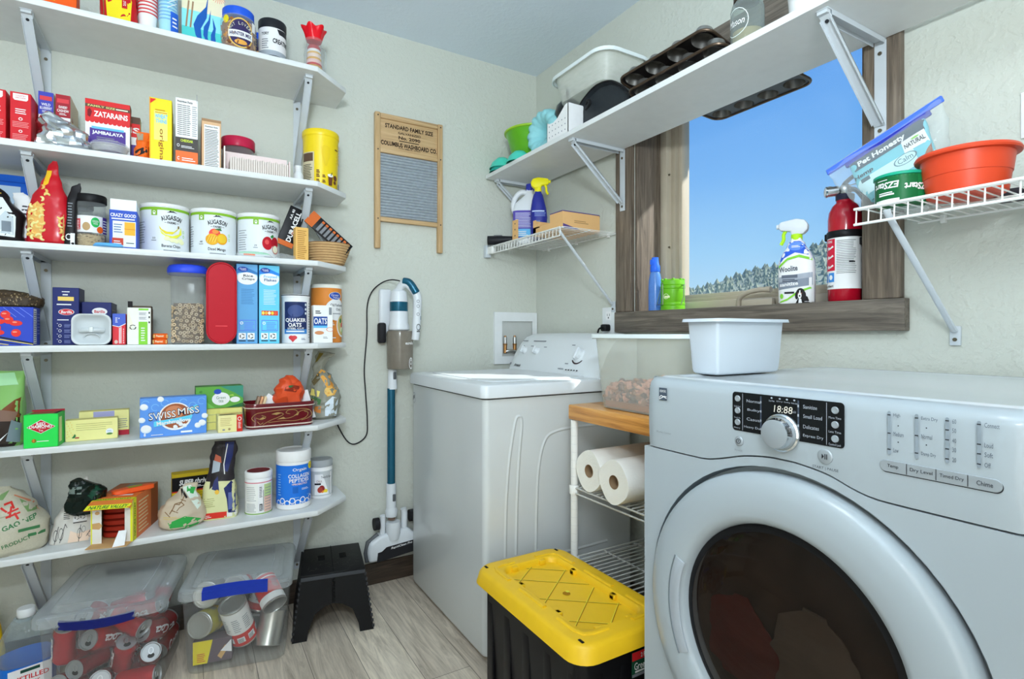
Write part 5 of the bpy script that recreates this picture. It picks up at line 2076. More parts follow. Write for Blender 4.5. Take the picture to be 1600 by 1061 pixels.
def zat(label, cx, yf, rz):
    s = Carton(.115, .042, .178, PURE)
    F = s.F
    F.rect(0, .86, 1, .915, P(86, 66, 56, .5), 0); F.rect(0, .915, 1, 1, ZR, 0); F.rect(0, .62, 1, .86, ZR, 0)
    for i in range(10):
        F.ell(.05 + .1 * i, .62, .05, .03, ZR, 0, 12)
    F.txt('FAMILY SIZE', .36, .887, .6, .035, P(206, 196, 120, .5), 1, bold=.02); F.lines(.68, .875, .96, .9, 1, CREAM, 1, .8)
    F.txt('ZATARAINS', .57, .755, .76, .10, PURE, 1, bold=.03); F.poly([(.05, .70), (.11, .68), (.15, .78), (.10, .84), (.05, .80)], P(110, 24, 30, .5), 1)
    F.rect(.1, .04, .9, .50, PURPLE, 0); F.rect(.14, .49, .86, .53, SKY, 0); F.txt('JAMBALAYA', .5, .42, .70, .075, PURE, 1, bold=.04); F.lines(.25, .31, .75, .37, 2, GREYINK, 1); F.lines(.3, .22, .68, .25, 1, PURE, 1)
    s.Rt.rect(0, .62, 1, 1, ZR, 0); s.Rt.rect(0, .92, 1, 1, P(86, 66, 56, .5), 1); s.Rt.txt('IS', .5, .76, .7, .1, PURE, 1, bold=.03); s.Rt.rect(.0, .08, .6, .45, PURPLE, 0)
    s.T.rect(0, 0, 1, 1, ZR, 0)
    return s.place('rice_mix_box', label, 'food box', cx, yf, S2, rz)


zat('red and white rice mix box with a purple panel, front one of two', -1.781, -.236, 0)
s = Carton(.055, .045, .160, PURE)
s.F.rect(0, .86, 1, 1, P(86, 66, 56, .5), 0); s.F.rect(0, .58, 1, .86, ZR, 0); s.F.txt('IS', .72, .72, .5, .12, PURE, 1, bold=.03); s.F.rect(.4, .08, .9, .42, PURPLE, 0)
s.place('rice_mix_box', 'second rice mix box showing only its right strip behind the first', 'food box', -1.727, -.186, S2)
s = MB()
sack(s, [(0, .035, .045, 0, 0, 2.5), (.006, .045, .06, 0, 0, 2.5), (.06, .040, .05, .004, 0, 2.5), (.085, .034, .012, .008, 0, 3), (.095, .034, .005, .008, 0, 3)], P(224, 96, 30, .35), 28, 5, .006, 40, 12)
s.sharp = 20
p = Proj(s, -.022, .022, 0, .095); p.rect(.1, .7, .6, .98, P(150, 140, 120, .5), 0); p.poly([(.2, .1), (.9, .3), (.8, .5), (.1, .3)], P(40, 34, 34, .5), 0)
solo('snack_bag', 'small torn orange snack bag left of the yellow cracker box', 'bag', s, (-1.692, -.238, S2))

s = Carton(.062, .16, .210, YELLOW)
F = s.F
F.rect(.0, .0, .05, 1, P(226, 150, 30, .45), 0); F.rect(.2, .35, .8, .8, P(250, 222, 110, .45), 1)
F.poly([(.04, .98), (.3, .98), (.04, .90)], P(200, 40, 40, .5), 2); F.txt('WHEAT', .52, .72, .56, .07, SKY, 2, bold=.03); F.txt('THINS', .52, .645, .5, .06, SKY, 2, bold=.03); F.lines(.25, .77, .8, .85, 2, P(190, 140, 30, .5), 2)
F.txt('original', .52, .27, .52, .26, P(150, 90, 30, .5), 2, rot=-90, bold=.012)
s.Rt.rect(0, 0, 1, 1, P(238, 190, 34, .45), 0)
s.place('cracker_box', 'tall yellow cracker box standing edge out on the second shelf', 'food box', -1.639, -.262, S2)
s = Carton(.064, .15, .225, P(236, 238, 240, .5))
F = s.F
F.rect(0, .0, 1, .22, P(226, 104, 54, .5), 0); F.rect(0, .22, 1, .42, P(70, 66, 64, .5), 0); F.txt('CHEDDAR', .5, .375, .56, .04, P(190, 206, 60, .5), 1, bold=.03); F.ring(.12, .30, .06, .022, .3, PURE, 1); F.lines(.25, .27, .85, .31, 2, PURE, 1)
F.txt('C', .12, .11, .1, .05, PURE, 1, bold=.03); F.lines(.28, .08, .9, .14, 2, PURE, 1)
F.txt('Nutrition Facts', .42, .95, .68, .03, INK, 0, bold=.03); F.lines(.08, .46, .68, .92, 16, INK, 0, .3, 5, .1); F.lines(.74, .46, .96, .92, 15, GREYINK, 0, .3, 7, .3)
for x in (.3, .5):
    F.line([(x, .46), (x, .92)], .0012, PURE, 1)
s.bx(.028, .0305, -.075, -.045, .215, .245, P(150, 150, 150, .6))
s.place('cracker_box', 'opened white, black and orange cracker box on the second shelf', 'food box', -1.566, -.262, S2)
s = Carton(.058, .14, .163, P(196, 160, 124, .6))
s.F.rect(.12, .02, .92, .93, PURE, 0); s.F.txt('Nutrition Facts', .5, .89, .66, .03, INK, 1, bold=.03); s.F.lines(.16, .04, .88, .85, 24, INK, 1, .35, 9, .15)
s.Lt.rect(0, 0, 1, 1, P(186, 130, 84, .6), 0)
s.prism([(-.029, -.07), (.029, -.07), (.024, .07), (-.024, .07)], .163, .171, P(150, 118, 88, .7))
s.place('food_carton', 'brown carton with a white nutrition table on the second shelf', 'food box', -1.494, -.262, S2)


def redfill(s):
    s.lathe([(.05, .003), (.052, .01), (.052, .1), (.0001, .105)], P(120, 44, 60, .5), 28)


jar('plastic_jar', 'wide clear jar with a dark pink lid behind the napkins, second shelf', 'jar', -1.402, -.105, S2, [(.052, 0), (.055, .006), (.0555, .118), (.050, .13)],
    [(.057, .128), (.058, .130), (.058, .160), (.055, .165), (.0001, .166)], P(172, 34, 66, .3), None, redfill)
NAP = mk('napkin_paper', (226, 214, 206), 0.9, 0, .03, 60, .4, 200, .001)
t = thing('napkin_pack', 'open pack of folded paper napkins lying at the front of the second shelf', 'napkins', (-1.345, -.243, S2 + .0004))
for k in range(26):
    s = MB()
    s.bx(-.094 + .0072 * k, -.094 + .0072 * k + .0062, -.045, .045, 0.0004, .046 + .002 * ((k * 7) % 3), NAP, .0008, 1)
    s.build('napkin', t)
s = MB()
s.bx(-.112, .10, .046, .05, 0, .090, P(214, 196, 194, .6)); s.bx(-.112, -.108, -.030, .05, 0, .085, P(222, 206, 200, .6)); s.bx(.0945, .098, -.045, .05, 0, .06, P(214, 196, 194, .6))
s.build('wrapper', t)
s = MB(); s.lathe([(.017, 0), (.018, .003), (.018, .04), (.012, .05), (.0125, .072), (.013, .074), (.0001, .076)], PL, 24)
for z in (.054, .060, .066):
    s.lathe([(.0135, z), (.0135, z + .003)], WHITE, 24, None, False, False)
solo('small_bottle', 'small white capped bottle beside the yellow cocoa tub', 'bottle', s, (-1.205, -.2, S2 + .0004))

t = thing('cocoa_tub', 'large yellow plastic tub with a moulded grip at the right end of the second shelf', 'tub', (-1.112, -.142, S2 + .0004))
YT = mk('cocoa_yellow', (246, 214, 26), 0.3, 0, .02)
s = MB()
rs = []
for z, r in ((0, .060), (.003, .063), (.20, .0665), (.208, .0675), (.2085, .0645), (.216, .065)):
    rs.append([(r * cos(2 * pi * j / 60), r * sin(2 * pi * j / 60), z) for j in range(60)])
s.rings(rs, YT)
for k in range(7):
    z = .115 + .011 * k
    s.tube([(.0655 * sin(rad(a)), -.0655 * cos(rad(a)), z) for a in range(50, 122, 6)], .0016, YT, 6)
s.build('tub', t)
s = MB()
c = Can(s, .0672, .0, .2, 12)
c.rect(-96, .06, -44, .70, P(190, 180, 150, .5), 0); c.rect(-90, .52, -48, .68, P(90, 70, 56, .5), 1); c.lines(-90, .1, -50, .48, 12, INK, 1, .4)
DB = P(96, 60, 40, .5)
for i, b_ in enumerate((.30, .22, .12)):
    c.lines(-37, b_, -26, b_ + .07, 2, DB, 0, .6)
for b_ in (.22, .12):
    c.lines(-18, b_, -8, b_ + .06, 2, DB, 0, .6)
c.poly([(2, .08), (14, .08), (17, .26), (0, .26)], DB, 0); c.ell(8, .27, 10, .03, PURE, 1); c.line([(10, .27), (14, .33)], .003, INK, 1)
c.ell(28, .24, 8, .055, DB, 0); c.ell(26, .15, 6, .035, DB, 0); c.lines(26, .79, 44, .81, 1, DB, 0, 1); c.rect(46, .02, 60, .16, GREYINK, 0)
s.build('print', t)
s = MB()
# hollow of the grip: a shallow scooped panel
YS = mk('cocoa_yellow_grip', (238, 204, 22), 0.35, 0, .02)
c = Can(s, .0668, .0, .2, 12)
c.poly([(-22, .80), (-14, .835), (0, .835), (8, .80), (6, .62), (-4, .45), (-10, .44), (-18, .62)], YS, 0)
s.build('grip', t)
s = MB(); s.lathe([(.0685, .206), (.0695, .208), (.0695, .226), (.066, .231), (.0001, .232)], YT, 48); s.build('lid', t)

# ---------------------------------------------------------------- third shelf
s = MB(); sack(s, [(0, .12, .05, 0, 0, 5), (.01, .125, .06, 0, 0, 5), (.20, .125, .04, 0, 0, 5), (.24, .125, .006, 0, 0, 5)], P(36, 92, 188, .35), 36, 4, .003, 20, 15)
p = Proj(s, -.06, .06, 0, .24); p.rect(.15, .3, .80, .84, P(176, 196, 214, .4), 0); p.line([(.02, .9), (.98, .9)], .003, P(30, 70, 160, .4), 0)
solo('snack_bag', 'blue pouch standing at the back left of the third shelf', 'bag', s, (-2.058, -.06, S3))
s = MB(); sack(s, [(0, .09, .05, 0, 0, 3), (.012, .125, .08, 0, 0, 2.6), (.08, .13, .085, 0, 0, 2.6), (.14, .10, .05, -.02, 0, 2.6), (.185, .08, .01, -.045, 0, 3), (.19, .06, .005, -.05, 0, 3)], P(26, 22, 24, .3), 40, 5, .006, 24, 17)
p = Proj(s, -.06, .065, 0, .19); p.poly([(.30, .12), (.86, .10), (.88, .42), (.62, .72), (.40, .72), (.33, .4)], P(206, 212, 216, .4), 0); p.poly([(.62, .15), (.84, .14), (.84, .4), (.7, .5), (.6, .4)], P(176, 186, 192, .4), 1)
p.lines(.35, .78, .6, .9, 3, P(190, 160, 60, .4), 0); p.rect(.64, .18, .80, .34, P(110, 120, 130, .5), 2)
solo('snack_bag', 'bulging black and silver snack bag at the left of the third shelf', 'bag', s, (-2.052, -.20, S3))
s = MB(); sack(s, [(0, .04, .05, 0, 0, 3), (.01, .06, .07, 0, 0, 3), (.10, .055, .06, -.005, 0, 3), (.15, .045, .02, -.02, 0, 3), (.165, .03, .005, -.026, 0, 3)], P(226, 218, 216, .4), 30, 5, .006, 30, 18)
p = Proj(s, -.03, .03, 0, .165)
for a, b in ((.5, .1), (.75, .2), (.6, .35), (.8, .06)):
    p.ell(a, b, .14, .05, P(140, 40, 60, .5), 0)
p.lines(.3, .5, .6, .8, 4, P(60, 60, 66, .5), 0)
solo('snack_bag', 'white bag with dark red fruit print between the black bag and the cashews', 'bag', s, (-1.985, -.165, S3))

CASH = [P(230, 190, 116, .5), P(216, 172, 96, .5), P(238, 204, 138, .5)]
cb = thing('cashew_bag', 'tall red window bag of cashew nuts on the third shelf', 'bag', (-1.925, -.222, S3 + .0004), rad(-8))
RBAG = mk('red_film', (204, 26, 40), 0.22, 0, .05)
WINB = clear('bag_window', (232, 214, 190), 0.10, 0.1, (252, 248, 240), .25)
s = MB()
secs = [(0, .088, .05, 0, 0, 3), (.012, .104, .072, 0, 0, 2.8), (.09, .108, .075, 0, 0, 2.6), (.14, .088, .06, 0, 0, 2.4), (.19, .052, .028, .004, 0, 2.4), (.222, .030, .010, .006, 0, 2.6), (.245, .026, .005, .008, 0, 3), (.262, .010, .003, .012, 0, 3)]
sack(s, secs, RBAG, 44, 5, .003, 22, 21)
s.sharp = 25
p = Proj(s, -.054, .054, 0, .262)
p.poly([(.04, .10), (.40, .06), (.47, .25), (.45, .42), (.30, .50), (.08, .42)], P(206, 160, 90, .5), 0)
p.poly([(.86, .08), (.98, .12), (.99, .36), (.88, .36)], P(186, 140, 84, .5), 0)
p.poly([(.44, .88), (.56, .88), (.5, .72), (.36, .66)], P(236, 170, 40, .4), 0)
bag0 = s.build('bag', cb)
s = MB()
s.v, s.f, s.m = [], [], []
rg = random.Random(31)


def cashew(mb, x, y, z, k, ang, mat):
    pts = []
    for i in range(7):
        q = -1.5 + 3.0 * i / 6
        u, v_ = k * (cos(q) - .3), k * sin(q)
        pts.append((x + u * cos(ang) - v_ * sin(ang), y, z + u * sin(ang) + v_ * cos(ang)))
    mb.tube(pts, [k * .26, k * .46, k * .54, k * .56, k * .54, k * .46, k * .26], mat, 8)


tree = BVHTree.FromPolygons([tuple(v.co) for v in bag0.data.vertices], [tuple(f.vertices) for f in bag0.data.polygons])
spc = []
for i in range(400):
    x, z = rg.uniform(-.040, -.006), rg.uniform(.016, .120)
    if rg.random() < .22:
        x, z = rg.uniform(.034, .044), rg.uniform(.02, .09)
    if all((x - a) ** 2 + (z - b) ** 2 > .0115 ** 2 for a, b in spc):
        spc.append((x, z))
spc += [(-.012, .138), (.002, .150), (-.004, .162), (-.014, .176)]
for x, z in spc[:90]:
    h, n_, _, _ = tree.ray_cast(V((x, -2, z)), V((0, 1, 0)))
    if h:
        cashew(s, x, h.y - .0005, z, .0064, rg.random() * 6.3, CASH[rg.randrange(3)])
s.build('cashew_print', cb)
s = MB(); sack(s, [(0, .025, .05, 0, 0, 4), (.01, .03, .06, 0, 0, 4), (.14, .026, .03, .002, 0, 4), (.185, .024, .006, .012, 0, 4), (.20, .004, .004, .02, 0, 3)], P(30, 28, 30, .35), 28, 4, .002, 30, 23)
p = Proj(s, -.013, .013, 0, .2); p.lines(.25, .3, .7, .7, 9, GREYINK, 0); p.ring(.4, .14, .3, .05, .3, PURE, 0); p.rect(.55, .02, .95, .2, PURE, 0)
solo('snack_bag', 'narrow black pouch standing between the cashews and the grain jar', 'bag', s, (-1.872, -.235, S3))

GRAIN = [P(176, 152, 112, .7), P(196, 176, 138, .7), P(150, 126, 92, .7), P(120, 100, 76, .7)]


def grainfill(s):
    s.lathe([(.034, .003), (.037, .006), (.0375, .040), (.03, .046), (.0001, .050)], GRAIN[0], 28)
    bits(s, .0365, .006, .045, GRAIN, 260, .0055, 8, .5)


def grainlab(s):
    c = Can(s, .0405, .048, .100, 12)
    c.rect(-70, 0, 75, 1, P(232, 232, 228, .5), 0); c.rect(42, 0, 75, 1, PURPLE, 1); c.lines(44, .1, 73, .9, 5, PURE, 2); c.rect(-64, .15, -42, .8, PINKRED, 1); c.lines(-62, .2, -44, .75, 6, PURE, 2)
    c.ell(12, .62, 20, .36, PURE, 2); c.ell(12, .62, 16, .30, P(40, 160, 80, .5), 3); c.txt('GREEN', 12, .68, 22, .12, PURE, 4); c.txt('WISE', 12, .54, 16, .12, PURE, 4); c.ell(30, .2, 13, .2, ORANGE, 2); c.ell(-20, .35, 14, .25, P(170, 140, 100, .6), 1)


jar('grain_jar', 'clear jar with a black lid, a third full of grain, on the third shelf', 'jar', -1.828, -.212, S3, [(.036, 0), (.040, .005), (.0402, .105), (.038, .125), (.040, .142), (.0385, .15)],
    [(.0415, .144), (.0425, .146), (.0425, .164), (.040, .169), (.0001, .169)], BLACK, grainlab, grainfill)
jar('spice_jar', 'black-lidded jar half hidden behind the grain jar', 'jar', -1.872, -.13, S3, [(.036, 0), (.040, .005), (.040, .13), (.0385, .142)], [(.0415, .138), (.0425, .140), (.0425, .162), (.040, .167), (.0001, .167)], BLACK, None,
    lambda s: s.lathe([(.036, .004), (.037, .08), (.0001, .085)], P(90, 84, 78, .7), 24))

s = Carton(.072, .10, .122, P(40, 74, 172, .45))
F = s.F
F.txt('CRAZY GOOD', .5, .87, .92, .09, PURE, 0, bold=.03); F.lines(.08, .76, .94, .80, 1, PURE, 0, .8)
F.rect(.12, .06, .95, .72, P(206, 216, 226, .5), 0); F.rect(.54, .36, .93, .70, P(236, 160, 50, .5), 1); F.line([(.54, .52), (.93, .52)], .0016, P(200, 120, 30, .5), 2); F.lines(.16, .42, .48, .68, 4, P(90, 110, 150, .5), 1)
F.rect(.1, .10, .5, .28, P(180, 60, 40, .5), 1); F.lines(.16, .13, .44, .24, 2, PURE, 2); F.lines(.6, .15, .9, .2, 1, INK, 1)
s.bx(-.034, .034, -.046, -.0445, .122, .157, P(214, 220, 228, .6)); s.bx(.0335, .035, -.046, .046, .122, .15, P(196, 204, 214, .6))
s.place('pastry_box', 'open blue toaster pastry box on the third shelf', 'food box', -1.738, -.272, S3)
s = MB(); sack(s, [(0, .07, .05, 0, 0, 3), (.003, .078, .06, 0, 0, 3), (.010, .07, .05, 0, 0, 3), (.013, .05, .03, 0, 0, 3)], P(90, 160, 220, .3), 28, 4, .002, 40, 25)
solo('flat_packet', 'flat light blue packet lying in front of the pastry box', 'packet', s, (-1.775, -.285, S3 + .0003))

# three big white cans
GB = P(122, 168, 46, .45)
CANW = mk('can_white', (232, 237, 240), 0.35, 0, .01)


def farm_can(label, cx, turn, title, sub, picture, n):
    R, H = .0735, .172
    t = thing('food_can', label, 'food can', (cx, -.135, S3 + .0004), 0)
    s = MB(); s.lathe([(R * .98, 0), (R, .003), (R, .006), (R * .985, .008), (R * .985, H - .012)], CANW, 56)
    c = Can(s, R * .985, .008, H - .012, turn)
    c.rect(-180, .925, 180, 1.0, GB, 0); c.rect(-180, .985, 180, 1.0, PURE, 1)
    c.rect(-44, .80, -30, .97, GB, 1); c.ring(-37, .87, 3.5, .035, .4, PURE, 2); c.rect(-40, .82, -34, .86, PURE, 2)
    c.poly([(-9, .875), (-4, .895), (0, .925), (3, .91), (6, .92), (14, .885), (18, .875), (6, .89)], INK, 1)
    c.arc('AUGASON', 3, .30, .47, .105, INK, 44 * 1.0, 1, bold=.025)
    c.txt('FARMS', 3, .655, 20, .05, INK, 1, bold=.02); c.rect(-14, .65, -9, .658, INK, 1); c.rect(15, .65, 20, .658, INK, 1)
    c.txt(str(n), -38, .30, 7, .04, INK, 1); c.lines(-44, .24, -32, .265, 1, GREYINK, 1, .6)
    c.ring(34, .48, 2.5, .035, .3, LIME, 1, 10); c.ring(34, .38, 2.5, .035, .3, LIME, 1, 10)
    picture(c)
    if title:
        c.txt(title, 2, .13, 44, .085, INK, 1, bold=.012)
    c.lines(-16, .055, -10, .056, 1, GREYINK, 1); c.lines(-16, .03, 26, .055, 1, GREYINK, 1, .7)
    c.lines(-92, .2, -62, .7, 9, GREYINK, 1, .25, 3)
    s.build('can', t)
    s = MB(); s.lathe([(R * .985, H - .0118), (R * 1.005, H - .011), (R * 1.01, H - .003), (R * .985, H), (R * .95, H), (R * .94, H - .004), (.0001, H - .004)], P(222, 228, 230, .4), 56); s.build('lid', t)
    return t


def bananas(c):
    for pts, m_ in (([(-26, .58), (-20, .50), (-8, .45), (8, .46), (20, .56), (16, .50), (4, .40), (-12, .40), (-24, .50)], P(232, 196, 50, .5)), ([(-24, .48), (-12, .38), (4, .36), (20, .42), (26, .58), (28, .42), (14, .32), (-6, .32), (-20, .40)], P(242, 212, 70, .5))):
        c.poly(pts, m_, 1 + (m_ is not None))
    c.rect(17, .54, 21, .60, P(110, 90, 40, .5), 3)
    for a, b in ((-8, .30), (4, .27), (14, .26), (24, .28), (28, .24)):
        c.ell(a, b, 7, .05, P(240, 226, 170, .5), 3, 12)


def mangos(c):
    c.ell(-4, .50, 14, .11, P(214, 70, 60, .5), 1); c.ell(-2, .54, 8, .05, P(232, 130, 60, .5), 2); c.poly([(-4, .60), (10, .63), (14, .57), (2, .57)], P(60, 110, 60, .5), 2)
    c.ell(-10, .36, 16, .13, P(236, 160, 40, .5), 3); c.ell(14, .38, 14, .13, P(226, 150, 30, .5), 2); c.ell(14, .385, 11, .10, P(240, 176, 50, .5), 3)
    for i in range(4):
        c.line([(-22 + 6 * i, .30), (-16 + 6 * i, .44)], .0016, P(250, 206, 90, .5), 4); c.line([(-24, .31 + .035 * i), (2, .33 + .035 * i)], .0016, P(200, 120, 20, .5), 4)


def apples(c):
    c.ell(-6, .37, 15, .16, P(176, 30, 44, .5), 1); c.ell(-8, .40, 6, .06, P(206, 80, 80, .5), 2); c.ell(18, .40, 13, .14, P(160, 26, 40, .5), 1); c.poly([(2, .54), (10, .60), (14, .54), (6, .50)], P(50, 120, 60, .5), 2)
    c.ell(18, .24, 11, .11, P(236, 214, 190, .5), 3); c.ring(18, .24, 11, .11, .15, P(170, 30, 44, .5), 4)


farm_can('big white food can printed with bananas, third shelf', -1.631, 14, 'Banana Chips', '', bananas, 33)
farm_can('big white food can printed with a mango, middle one of three', -1.4825, 4, 'Diced Mango', '', mangos, 48)
farm_can('big white food can printed with red apples, right one of three', -1.3345, 24, '', '', apples, 29)
s = MB(); sack(s, [(0, .11, .04, 0, 0, 3), (.004, .122, .055, 0, 0, 3), (.014, .11, .045, 0, 0, 3), (.020, .08, .03, 0, 0, 3)], FILM, 32, 4, .003, 30, 27)
p = Proj(s, -.06, .06, 0, .02); p.rect(.1, .55, .9, .95, P(150, 200, 170, .5), 0); p.rect(.2, .2, .5, .5, P(206, 120, 90, .5), 0)
solo('flat_packet', 'flat clear and green packet lying in front of the apple can', 'packet', s, (-1.362, -.268, S3 + .0003))
s = MB(); sack(s, [(0, .06, .03, 0, 0, 2.5), (.004, .07, .04, 0, 0, 2.5), (.012, .06, .03, 0, 0, 2.5), (.018, .03, .01, 0, 0, 2.5)], FILM, 28, 4, .006, 60, 28)
solo('plastic_wrap', 'scrap of crumpled clear wrap left of the tan box', 'wrap', s, (-1.262, -.277, S3 + .0003))

DUR = P(24, 24, 27, .4)
COP = P(190, 96, 44, .35)
bk = thing('basket', 'small coiled round basket at the right end of the third shelf', 'basket', (-1.085, -.135, S3 + .0004))
s = MB()
WK = mk('coiled_rope', (206, 168, 118), 0.8, 0, .15, 60)
WK2 = mk('coiled_rope_dark', (150, 112, 70), 0.8, 0, .15, 60)
for k in range(9):
    r = .058 + .0036 * k - (.006 if k == 0 else 0)
    z = .005 + .0095 * k
    s.tube([(r * cos(2 * pi * j / 40), r * sin(2 * pi * j / 40), z) for j in range(40)], .0056, WK if k % 2 == 0 else WK, 8, True)
    s.tube([((r + .0045) * cos(2 * pi * j / 40), (r + .0045) * sin(2 * pi * j / 40), z + .0047) for j in range(40)], .0012, WK2, 5, True)
s.lathe([(.056, .004), (.0001, .004)], WK, 32, None, False, False)
s.build('coiled_wall', bk)


def battery(label, cx, cy, z, w_, h_, lean, rz):
    s = MB()
    s.bx(-w_ / 2, w_ / 2, -.004, .004, 0, h_, DUR, .002)
    f = Flat(s, (-w_ / 2, -.004, 0), (w_, 0, 0), (0, 0, h_))
    return s, f


s, f = battery('', 0, 0, 0, .060, .155, 0, 0)
f.txt('DURACELL', .62, .52, .78, .30, PURE, 0, rot=90, bold=.03); f.txt('AA 40', .28, .80, .26, .16, PURE, 0, rot=90, bold=.02); f.rect(0, 0, 1, .12, COP, 0); f.ring(.75, .36, .1, .04, .3, COP, 0)
o = solo('battery_pack', 'black battery pack with white lettering standing tilted behind the tan box', 'battery pack', s, (-1.252, -.17, S3 + .066), (rad(0), rad(20), 0))
s, f = battery('', 0, 0, 0, .055, .195, 0, 0)
f.rect(0, .82, 1, 1, COP, 0)
for i in range(8):
    f.rect(.1, .06 + .09 * i, .72, .115 + .09 * i, P(120, 122, 126, .3), 0); f.rect(.74, .06 + .09 * i, .9, .115 + .09 * i, COP, 0)
o = solo('battery_pack', 'long black and copper battery pack leaning in the round basket', 'battery pack', s, (-1.015, -.185, S3 + .060), (rad(0), rad(-50), 0))
s, f = battery('', 0, 0, 0, .050, .16, 0, 0)
f.rect(0, 0, 1, 1, P(196, 204, 208, .35), 0); f.rect(.15, .1, .85, .7, P(160, 168, 174, .3), 1); f.txt('E', .5, .86, .3, .1, INK, 1)
o = solo('battery_pack', 'pale grey blister pack behind the leaning battery pack', 'blister pack', s, (-1.045, -.115, S3 + .055), (0, rad(-32), 0))
s = Carton(.046, .03, .120, P(206, 164, 94, .7)); s.F.lines(.14, .06, .86, .94, 15, P(150, 104, 50, .6), 0, .35, 12, .4)
s.place('tan_box', 'narrow tan printed box standing in front of the batteries, third shelf', 'box', -1.207, -.283, S3, rad(6))

# ---------------------------------------------------------------- fourth shelf
s = Carton(.075, .13, .112, P(214, 214, 210, .5))
s.F.ring(.75, .72, .22, .15, .2, P(110, 90, 70, .5), 0); s.F.rect(.0, .1, .9, .45, P(176, 196, 214, .5), 0); s.F.rect(.1, .5, .5, .92, P(226, 226, 224, .5), 1)
s.Rt.rect(0, 0, 1, 1, P(150, 150, 150, .6), 0); s.Rt.lines(.08, .08, .9, .92, 8, INK, 1, .25)
s.place('food_carton', 'pale grey box at the back left of the fourth shelf, under a bag of seeds', 'food box', -2.045, -.20, S4)
s = MB(); sack(s, [(0, .14, .05, 0, 0, 2.6), (.008, .155, .08, 0, 0, 2.6), (.03, .16, .08, 0, 0, 2.4), (.048, .12, .05, -.01, 0, 2.4), (.056, .06, .02, -.02, 0, 2.4)], P(70, 58, 44, .5), 40, 5, .005, 40, 33)
p = Proj(s, -.08, .08, 0, .056)
rg = random.Random(9)
for i in range(90):
    p.ell(rg.uniform(.35, .97), rg.uniform(.1, .85), .012, .045, P(*rg.choice([(150, 132, 100), (110, 92, 66), (54, 46, 38)]), .6), 0, 6)
p.rect(.05, .3, .3, .9, P(40, 90, 160, .4), 1); p.rect(.1, .05, .38, .3, P(180, 40, 40, .4), 1)
solo('seed_bag', 'bag of dark seeds lying on the grey box, left end of the fourth shelf', 'bag', s, (-2.035, -.135, S4 + .1135))

s = Carton(.135, .085, .112, P(44, 66, 170, .4))
F = s.F
for i, (a, b) in enumerate(((.55, .80), (.44, .62), (.60, .66), (.72, .58), (.40, .46), (.43, .34), (.72, .33))):
    F.ell(a, b, .105 if i % 2 else .08, .07 if i % 2 else .10, P(206, 50, 44, .45), 2, 16); F.ell(a - .02, b + .025, .04, .02, P(240, 130, 110, .4), 3, 10)
F.ell(.02, .68, .08, .08, LIME, 1)
for i in range(5):
    F.poly([(0, .34 - .075 * i), (1, .0 - .075 * i + .04), (1, .0 - .075 * i + .07), (0, .37 - .075 * i + .02)] if i == 0 else [(0, .34 - .07 * i), (min(1, 1 - .2 * (i - 1)), .02), (min(1, 1 - .2 * (i - 1)), .035), (0, .37 - .07 * i)], YELLOW if i % 2 else INK, 1)
for i in range(7):
    F.line([(.0 + .13 * i, .98), (.16 + .14 * i, .74)], .0010, P(120, 140, 214, .4), 1)
s.Rt.rect(.02, .04, .45, .96, P(226, 230, 240, .5), 0); s.Rt.lines(.06, .06, .42, .94, 16, P(60, 70, 120, .5), 1, .35); s.Rt.lines(.55, .3, .95, .9, 7, P(140, 150, 210, .5), 0, .3)
s.place('bean_box', 'blue box printed with red beans at the left of the fourth shelf', 'food box', -2.018, -.298, S4)

def pasta(w_, d_, h_, big):
    s = Carton(w_, d_, h_, NAVY)
    F = s.F
    if big:
        F.lines(.35, .92, .65, .935, 1, PURE, 0, 1); F.lines(.38, .865, .58, .885, 1, PURE, 0, 1); F.rect(.2, .77, .8, .84, P(214, 184, 96, .5), 0); F.lines(.16, .695, .72, .715, 1, PURE, 0, 1)
        F.ell(.52, .575, .30, .055, P(190, 30, 44, .4), 1); F.ring(.52, .575, .30, .055, .08, PURE, 2); F.txt('Barilla', .52, .575, .42, .05, PURE, 2, bold=.02, shear=.2)
        F.lines(.18, .43, .62, .455, 1, PURE, 0, .6)
        for i in range(4):
            b = .34 - .092 * i
            F.ring(.28, b, .06, .025, .25, PURE, 0, 12); F.lines(.44, b - .03, .7, b + .03, 4, P(130, 140, 190, .5), 0, .3, i); F.rect(.17, b + .03, .2, b + .04, PURE, 0)
    else:
        F.ell(.6, .78, .26, .09, PURE, 0); F.txt('Barilla', .6, .78, .36, .07, P(190, 30, 44, .4), 1, bold=.02); F.rect(.02, .52, .98, .64, SKY, 0); F.lines(.1, .55, .9, .61, 1, NAVY, 1, 1)
        F.lines(.4, .44, .8, .48, 1, PURE, 0)
    s.Rt.rect(0, 0, 1, 1, P(26, 32, 76, .45), 0)
    return s


pasta(.064, .10, .176, True).place('pasta_box', 'tall dark blue pasta box behind the white butter dish', 'food box', -1.884, -.246, S4)
s = pasta(.076, .15, .135, False)
s.Rt.lines(.1, .2, .9, .9, 8, GREYINK, 1, .2)
s.place('pasta_box', 'lower dark blue pasta box with a pale blue stripe, right of the tall one', 'food box', -1.812, -.216, S4)

